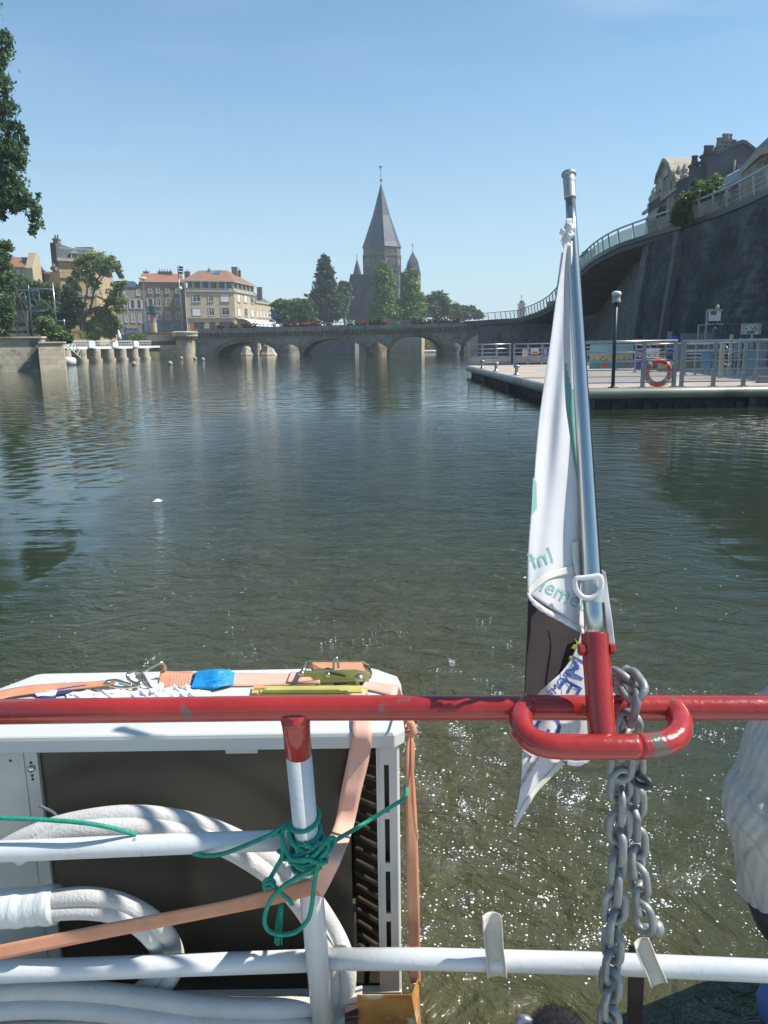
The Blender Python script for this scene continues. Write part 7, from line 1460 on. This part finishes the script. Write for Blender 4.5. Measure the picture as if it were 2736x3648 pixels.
ribbon('strap', [(gl(1300, 2428, .010), gl(1285, 2452, .004)), (gl(1340, 2432, .004), gl(1330, 2462, .001)), (gl(1400, 2440, .001), gl(1392, 2478, .001)), (gl(1425, 2450, .001), gl(1420, 2490, .001)), (cz(1452, 2560, 1.72), cz(1443, 2600, 1.68))], 'strap_faded')
ys_ = yf_-.016
ribbon('strap', [(gl(1300, 2455, .006), gl(1240, 2455, .006)), (gl(1312, 2520, .002), gl(1252, 2520, .002)), (at(1324, 2600, yf_-.018), at(1256, 2600, yf_-.018)), (at(1317, 2694, yf_-.020), at(1240, 2694, yf_-.020)), (at(1289, 2812, yf_-.03), at(1216, 2812, yf_-.03)), (at(1258, 2950, yf_-.055), at(1193, 2935, yf_-.055)), (cz(1222, 3050, 1.615), cz(1150, 3028, 1.61)), (cz(1180, 3141, 1.615), cz(1120, 3102, 1.61)), (cz(1150, 3195, 1.62), cz(1098, 3140, 1.61))], 'strap_faded')
ribbon('strap', [(cz(1150, 3196, 1.625), cz(1130, 3125, 1.625)), (cz(1108, 3191, 1.61), cz(1107, 3131, 1.61)), (cz(1000, 3218, 1.60), cz(1000, 3158, 1.60)), (cz(800, 3259, 1.585), cz(800, 3209, 1.585)), (cz(400, 3338, 1.56), cz(400, 3286, 1.56)), (cz(0, 3418, 1.54), cz(0, 3366, 1.54)), (cz(-200, 3462, 1.53), cz(-200, 3406, 1.53))], 'strap_orange')
ribbon('strap', [(cz(1440, 2560, 1.70), cz(1460, 2556, 1.74)), (cz(1455, 2600, 1.70), cz(1476, 2610, 1.72)), (cz(1448, 2680, 1.70), cz(1468, 2680, 1.72)), (cz(1446, 2900, 1.74), cz(1484, 2900, 1.75)), (cz(1450, 3190, 1.80), cz(1494, 3190, 1.80)), (cz(1456, 3382, 1.84), cz(1497, 3382, 1.84)), (cz(1460, 3500, 1.86), cz(1499, 3500, 1.86))], 'strap_orange', th=.004)
ribbon('strap', [(cz(1462, 2620, 1.70), cz(1478, 2650, 1.71)), (cz(1464, 2800, 1.72), cz(1474, 2800, 1.72)), (cz(1472, 2920, 1.73), cz(1480, 2920, 1.73)), (cz(1486, 2995, 1.74), cz(1493, 2985, 1.74))], 'strap_orange')
mb = MB(); mb.tube(spline([cz(1448, 2566, 1.68), cz(1466, 2580, 1.68), (cz(1472, 2606, 1.68)), cz(1462, 2618, 1.69), cz(1452, 2604, 1.69)], 5), .008, 8); mb.build('strap_twist', 'strap_orange', rs, smooth=True)
# yellow folded strap and white cloth on the lid
fy = empty('folded_strap', gl(1000, 2460), 'folded yellow strap lying on the lid behind the red rail', 'strap')
mb = MB()
for i, (x0, x1, dy) in enumerate(((895, 1310, 0), (925, 1290, 6), (938, 1240, 10), (945, 1210, 13))): mb.prism([gl(x0, 2478-dy*1.2, .0015+i*.005), gl(x1, 2476-dy*1.2, .0015+i*.005), gl(x1, 2446, .0015+i*.005), gl(x0+6, 2448, .0015+i*.005)], (0, 0, .0035))
mb.build('folds', 'strap_yellow', fy, bevel=.0008)
mb = MB(); mb.prism([gl(905, 2446, .024), gl(938, 2443, .024), gl(938, 2456, .022), (gl(905, 2458, .022))], (0, 0, .004)); mb.build('orange_end', 'strap_orange', fy)
mb = MB()
def clf(u, v):
    x = 230+u*520; y = 2408+ (2500-2408)*v; e = min(u, 1-u)*8; e = min(1, e); h = .003+.007*e*(1-abs(math.sin(u*15+v*4+1.5*math.sin(v*5+u*4))))+.005*e*(1-abs(math.sin(u*31-v*5+math.sin(u*9))))**2+.002*e*math.sin(u*47+v*11)
    y += 8*math.sin(u*23)+(20*(1-u) if v < .5 else 0); return tuple(gz(x+6*math.sin(v*9), y, ZT+max(.002, h)))
mb.grid(clf, 110, 26); mb.build('white_cloth', 'paper_white', smooth=True, solid=.0015, label='crumpled white cloth lying on the lid under the strap hook', cat='cloth')

# green rope
gr = empty('green_rope', cz(1090, 3050, 1.6), 'green elastic rope knotted around the railing post with a hanging loop', 'rope')
def rope(name, pts, r=.0046, n=6):
    mb = MB(); S = spline([cz(*p) for p in pts], n); mb.tube(S, r, 12); return mb.build(name, 'rope_green', gr, smooth=True)
rope('cord', [(-80, 2908, 1.60), (0, 2914, 1.60), (150, 2920, 1.60), (300, 2932, 1.60), (400, 2950, 1.61), (484, 2974, 1.63)])
rope('cord', [(690, 3042, 1.62), (740, 3048, 1.61), (800, 3040, 1.60), (880, 3010, 1.595), (960, 2975, 1.59), (1010, 2945, 1.59), (1050, 2925, 1.60)])
rope('cord', [(1150, 3020, 1.62), (1240, 2968, 1.66), (1320, 2920, 1.69), (1400, 2870, 1.68), (1440, 2845, 1.68), (1448, 2820, 1.70), (1444, 2790, 1.76)])
def wrap(y, tilt, r=.0295, a0=-2.2, a1=2.4, dz=0, jit=0):
    t = (y-2530)/(3760-2530); t = t*1.0; c = pt0.lerp(pt1, .5)
    # find point on post at photo row y
    best = min((abs(((lambda d_: (H0-F*(d_.dot(CU)/d_.dot(FWD))))(pt0.lerp(pt1, s/200)-EYE))-y), s/200) for s in range(201))[1]; c = pt0.lerp(pt1, best); ax = (pt1-pt0).normalized(); tocam = (EYE-c); tocam -= ax*tocam.dot(ax); tocam.normalize(); sd_ = ax.cross(tocam).normalized()
    return [c+(tocam*math.cos(a)+sd_*math.sin(a))*(r+jit*math.sin(a*3))+ax*(tilt*a+dz) for a in np.linspace(a0, a1, 22)]
for y, tl, r_ in ((2925, .006, .0296), (2968, .004, .0300), (2990, -.010, .033), (3018, .012, .0335), (3044, -.006, .0345), (3066, .004, .034)):
    mb = MB(); mb.tube(wrap(y, tl, r_, -3.0, 3.0), .0046, 12); mb.build('coil', 'rope_green', gr, smooth=True)
rope('knot', [(1040, 2925, 1.60), (1030, 2960, 1.585), (1040, 3000, 1.575), (1075, 3030, 1.57), (1120, 3045, 1.57), (1150, 3065, 1.575), (1165, 3058, 1.58), (1150, 3040, 1.575), (1110, 3020, 1.565), (1085, 3000, 1.57)])
rope('knot', [(1000, 3060, 1.59), (1040, 3062, 1.575), (1080, 3068, 1.565), (1120, 3045, 1.56), (1150, 3010, 1.565), (1168, 2990, 1.575), (1188, 2985, 1.58), (1192, 3002, 1.58), (1175, 3030, 1.575), (1150, 3050, 1.57), (1110, 3070, 1.57)])
rope('knot', [(990, 3030, 1.60), (1015, 3045, 1.59), (1050, 3048, 1.575), (1090, 3040, 1.565), (1130, 3010, 1.565), (1160, 3000, 1.57), (1170, 3015, 1.57), (1150, 3045, 1.565), (1112, 3078, 1.57), (1070, 3085, 1.575), (1030, 3070, 1.585)])
rope('knot', [(1035, 2940, 1.59), (1005, 2965, 1.585), (1010, 3010, 1.58), (1040, 3060, 1.57), (1090, 3060, 1.555), (1140, 3075, 1.56), (1165, 3068, 1.57)])
rope('strand', [(968, 2975, 1.60), (995, 2970, 1.585), (1008, 3000, 1.58), (1005, 3050, 1.58), (985, 3090, 1.58), (968, 3120, 1.58), (955, 3145, 1.58)])
rope('strand', [(940, 3150, 1.575), (965, 3145, 1.565), (985, 3165, 1.57), (1010, 3190, 1.575), (1030, 3205, 1.575), (1040, 3222, 1.58)])
rope('small_knot', [(945, 3170, 1.585), (942, 3145, 1.575), (958, 3132, 1.57), (975, 3142, 1.57), (970, 3158, 1.57), (950, 3160, 1.575), (944, 3150, 1.58)], .0048)
rope('hanging_loop', [(1150, 3070, 1.57), (1110, 3100, 1.565), (1060, 3125, 1.56), (1000, 3165, 1.56), (960, 3215, 1.565), (943, 3270, 1.575), (952, 3310, 1.58), (990, 3328, 1.58), (1050, 3322, 1.58), (1095, 3280, 1.575), (1110, 3230, 1.57), (1118, 3160, 1.565), (1130, 3090, 1.56), (1145, 3060, 1.565)])
mb = MB(); random.seed(9)
for k in range(46):
    a = cz(1000+random.uniform(-8, 10), 3225+random.uniform(-5, 60), 1.60); b = cz(990+random.uniform(-14, 16), 3360+random.uniform(-40, 10), 1.60+random.uniform(-.01, .01)); mb.tube([a, a.lerp(b, .5)+Vector((random.uniform(-.003, .003), 0, 0)), b], .0007, 4)
mb.build('frayed_end', 'rope_green', gr)
mb = MB(); S = [cz(1003, 3218, 1.60), cz(1000, 3260, 1.60), cz(992, 3320, 1.60)]; mb.tube(S, [.004, .005, .003], 8); mb.build('frayed_core', 'rope_green', gr, smooth=True)

# covered object at the right edge
cv = empty('covered_outboard', cz(2850, 3180, 1.85), 'grey-white wrinkled cover over a rounded object at the right edge', 'cover')
prof = [(2700, 2500), (2684, 2573), (2661, 2645), (2635, 2749), (2604, 2806), (2591, 2863), (2589, 2915), (2606, 2983), (2622, 3060), (2636, 3180)]
fpf = smooth_ip(prof); mb = MB()
def cvf(u, v):
    e = fpf(v); cxp = 2850; r_ = (cxp-e.x)/F*1.85; c = cz(cxp, e.y, 1.9); a = -math.pi*u*1.0+math.pi*1.25
    w = 1+.030*math.sin(a*7+v*9+2*math.sin(v*6))+.018*math.sin(a*13-v*17)+.012*math.sin(a*23+v*31); r_ *= w
    d = Vector((math.cos(a), -math.sin(a)*1.0, 0)); return tuple(c+Vector((r_*math.cos(a), -abs(r_)*math.sin(a)*.9, .006*math.sin(a*5+v*12))))
def cvf(u, v):
    e = fpf(v); cxp = 2850; r0 = (cxp-e.x)/F*1.85; c = cz(cxp, e.y, 1.85); a = 2*math.pi*u
    rd = lambda q, k: (1-abs(math.sin(q)))**k
    w = 1+.02*math.sin(a*6+v*9+2*math.sin(v*6))-.05*rd(a*3.5+v*5+.8*math.sin(v*7), 5)-.035*rd(a*6-v*8+1.1*math.sin(a*2+v*4), 6)+.03*rd(a*5+v*2.2*math.sin(a), 8)+.008*math.sin(a*31+v*37)
    return tuple(c+Vector((r0*w*math.cos(a), r0*w*math.sin(a)*.8, .004*math.sin(a*5+v*12))))
mb.grid(cvf, 260, 120); mb.build('cover', 'tarp', cv, smooth=True)
mb = MB(); mb.lathe(cz(2850, 2500, 1.85), [(.09, -.002), (.06, .03), (.01, .045)], 24); mb.build('cover_top', 'tarp', cv, smooth=True)
mb = MB(); mb.tube([cz(2850, 3140, 1.86), cz(2870, 3230, 1.95), cz(2930, 3330, 2.1), cz(3020, 3450, 2.2)], [.130, .128, .12, .10], 28); mb.build('shadow_form', 'dark_metal', cv, smooth=True)  # dark solid put in for the shadow and reflection below the cover
mb = MB(); mb.lathe(cz(2790, 3575, 1.95), [(.02, -.06), (.05, -.045), (.062, 0), (.05, .045), (.02, .06)], 20, axis=(.2, .3, 1)); mb.build('blue_fender', 'sign_blue', smooth=True, label='blue rounded fender peeking in at the bottom right corner', cat='fender')
# black fuzzy dome at the bottom edge
fz_ = empty('fuzzy_cover', cz(1985, 3760, 1.5), 'black fuzzy rounded object rising at the bottom edge left of the chain', 'cover')
mb = MB(); cc0 = cz(1985, 3760, 1.5); rx_ = 130/F*1.5; rz_ = 165/F*1.5
def dmf(u, v): a, b = 2*math.pi*u, math.pi/2*v; return tuple(cc0+Vector((rx_*math.cos(a)*math.cos(b), rx_*math.sin(a)*math.cos(b), rz_*math.sin(b)-.003)))
mb.grid(dmf, 40, 16); mb.build('body', 'fuzzy_black', fz_, smooth=True)
mb = MB()
for k in range(2600):
    a, b = rng.random()*6.283, math.asin(rng.random()); n_ = Vector((math.cos(a)*math.cos(b), math.sin(a)*math.cos(b), math.sin(b))); p = cc0+Vector((n_.x*rx_, n_.y*rx_, n_.z*rz_)); t_ = Vector(rng.normal(size=3))*.004; w_ = Vector(rng.normal(size=3)).normalized()*.0006; mb.add([p-w_, p+w_, p+n_*.006+t_], [(0, 1, 2)])
mb.build('fibres', 'fuzzy_black', fz_)
mb = MB(); mb.tube(spline([cz(1830, 3700, 1.52), cz(1845, 3648, 1.52), cz(1862, 3632, 1.51), cz(1885, 3640, 1.51), cz(1900, 3665, 1.51)], 6), .009, 12); mb.build('grey_tuft', 'metal_grey', fz_, smooth=True)

# wake bubbles, coloured white to stand in for the sun sparkle as well
def bubbles():
    g_ = np.random.default_rng(3); V = []; Fc = []
    ico = [(math.cos(a)*math.cos(b), math.sin(a)*math.cos(b), math.sin(b)) for b in (0, .8) for a in np.linspace(0, 2*math.pi, 7)[:-1]]+[(0, 0, 1)]
    fi = [(i, (i+1) % 6, 6+(i+1) % 6, 6+i) for i in range(6)]+[(6+i, 6+(i+1) % 6, 12) for i in range(6)]
    cl = []
    for k in range(230):
        y = 1.95+g_.gamma(1.2, 1.0); hw = .5+.14*y; x = .35+g_.normal()*hw*.8; cl.append((x, y, .02+.10*g_.random()**2, int(6+70*g_.random()**2)))
    for k in range(30):
        y = 6+g_.random()*6; cl.append((g_.normal()*1.2-.3, y, .25, 10))
    for x, y, s, n in cl:
        ang = g_.random()*3.14
        for j in range(n):
            u, v = g_.normal()*s*1.6, g_.normal()*s*.5; px_, py_ = x+u*math.cos(ang)-v*math.sin(ang), y+u*math.sin(ang)+v*math.cos(ang)
            if py_ < 1.9 or py_ > 3.6+1.6*g_.random(): continue
            r_ = .0012+.0032*g_.random()**3*(1 if g_.random() < .93 else 1.8)
            r_ *= (1+py_*.05); b0 = len(V); V += [(px_+a*r_, py_+b*r_, c*r_*.4-.0003) for a, b, c in ico]; Fc += [tuple(i+b0 for i in f_) for f_ in fi]
    mt = pm('bubble', (.78, .80, .80), (.70, .72, .72), 40, .08, coat=1.0)
    mb = MB(); mb.v = V; mb.f = Fc; mb.m = [0]*len(Fc); mb.build('sparkle_bubbles', 'bubble', kind='stuff', smooth=True)
bubbles()
mb = MB(); c = gz(562, 1787); mb.grid(lambda u, v: (c.x-.05+.10*u, c.y-.05+.09*v, .006+.03*math.sin(u*3.1)*math.sin(v*3.1)), 6, 6); mb.build('floating_paper', 'paper_white', solid=.002, label='small white scrap floating on the calm water left of the wake', cat='litter')
pm('leaf_litter', (.42, .40, .20), (.30, .30, .14), 5, .7)
for i, (px, py, s) in enumerate(((560, 1775, 0),)): pass
mb = MB(); r_ = np.random.default_rng(8)
for k in range(90):
    px, py = (r_.uniform(20, 900), r_.uniform(1500, 2350)) if k < 60 else (r_.uniform(2150, 2700), r_.uniform(1600, 2300)); c = gz(px, py); s = .008+.012*r_.random(); a = r_.random()*3.1; u = Vector((math.cos(a), math.sin(a), 0))*s; v = Vector((-math.sin(a), math.cos(a), 0))*s*.4; mb.add([c-u+Vector((0, 0, .003)), c+v+Vector((0, 0, .004)), c+u+Vector((0, 0, .003)), c-v+Vector((0, 0, .004))], [(0, 1, 2, 3)])
mb.build('floating_leaves', 'leaf_litter', kind='stuff')
pm('deck_paint', (.62, .60, .55), (.52, .50, .46), 3, .6)
mb = MB(); mb.box((-2.2, -3.5, .12), (2.2, 1.22, .18)); mb.build('bounce_deck', 'deck_paint', kind='structure')  # unseen pale deck below and behind the camera, added to bounce sunlight forward
# air
def haze():
    mt = bpy.data.materials.new('haze_air'); mt.use_nodes = True; nt = mt.node_tree; nt.nodes.clear(); o = _n(nt, 'ShaderNodeOutputMaterial'); v = _n(nt, 'ShaderNodeVolumePrincipled')
    v.inputs['Color'].default_value = (.86, .93, 1.0, 1); v.inputs['Density'].default_value = .00055; v.inputs['Anisotropy'].default_value = 0; nt.links.new(v.outputs[0], o.inputs['Volume'])
    mb = MB(); mb.box((-302, -42, -4.2), (302, 438, 62)); mb.build('haze', mt, kind='stuff')
haze()
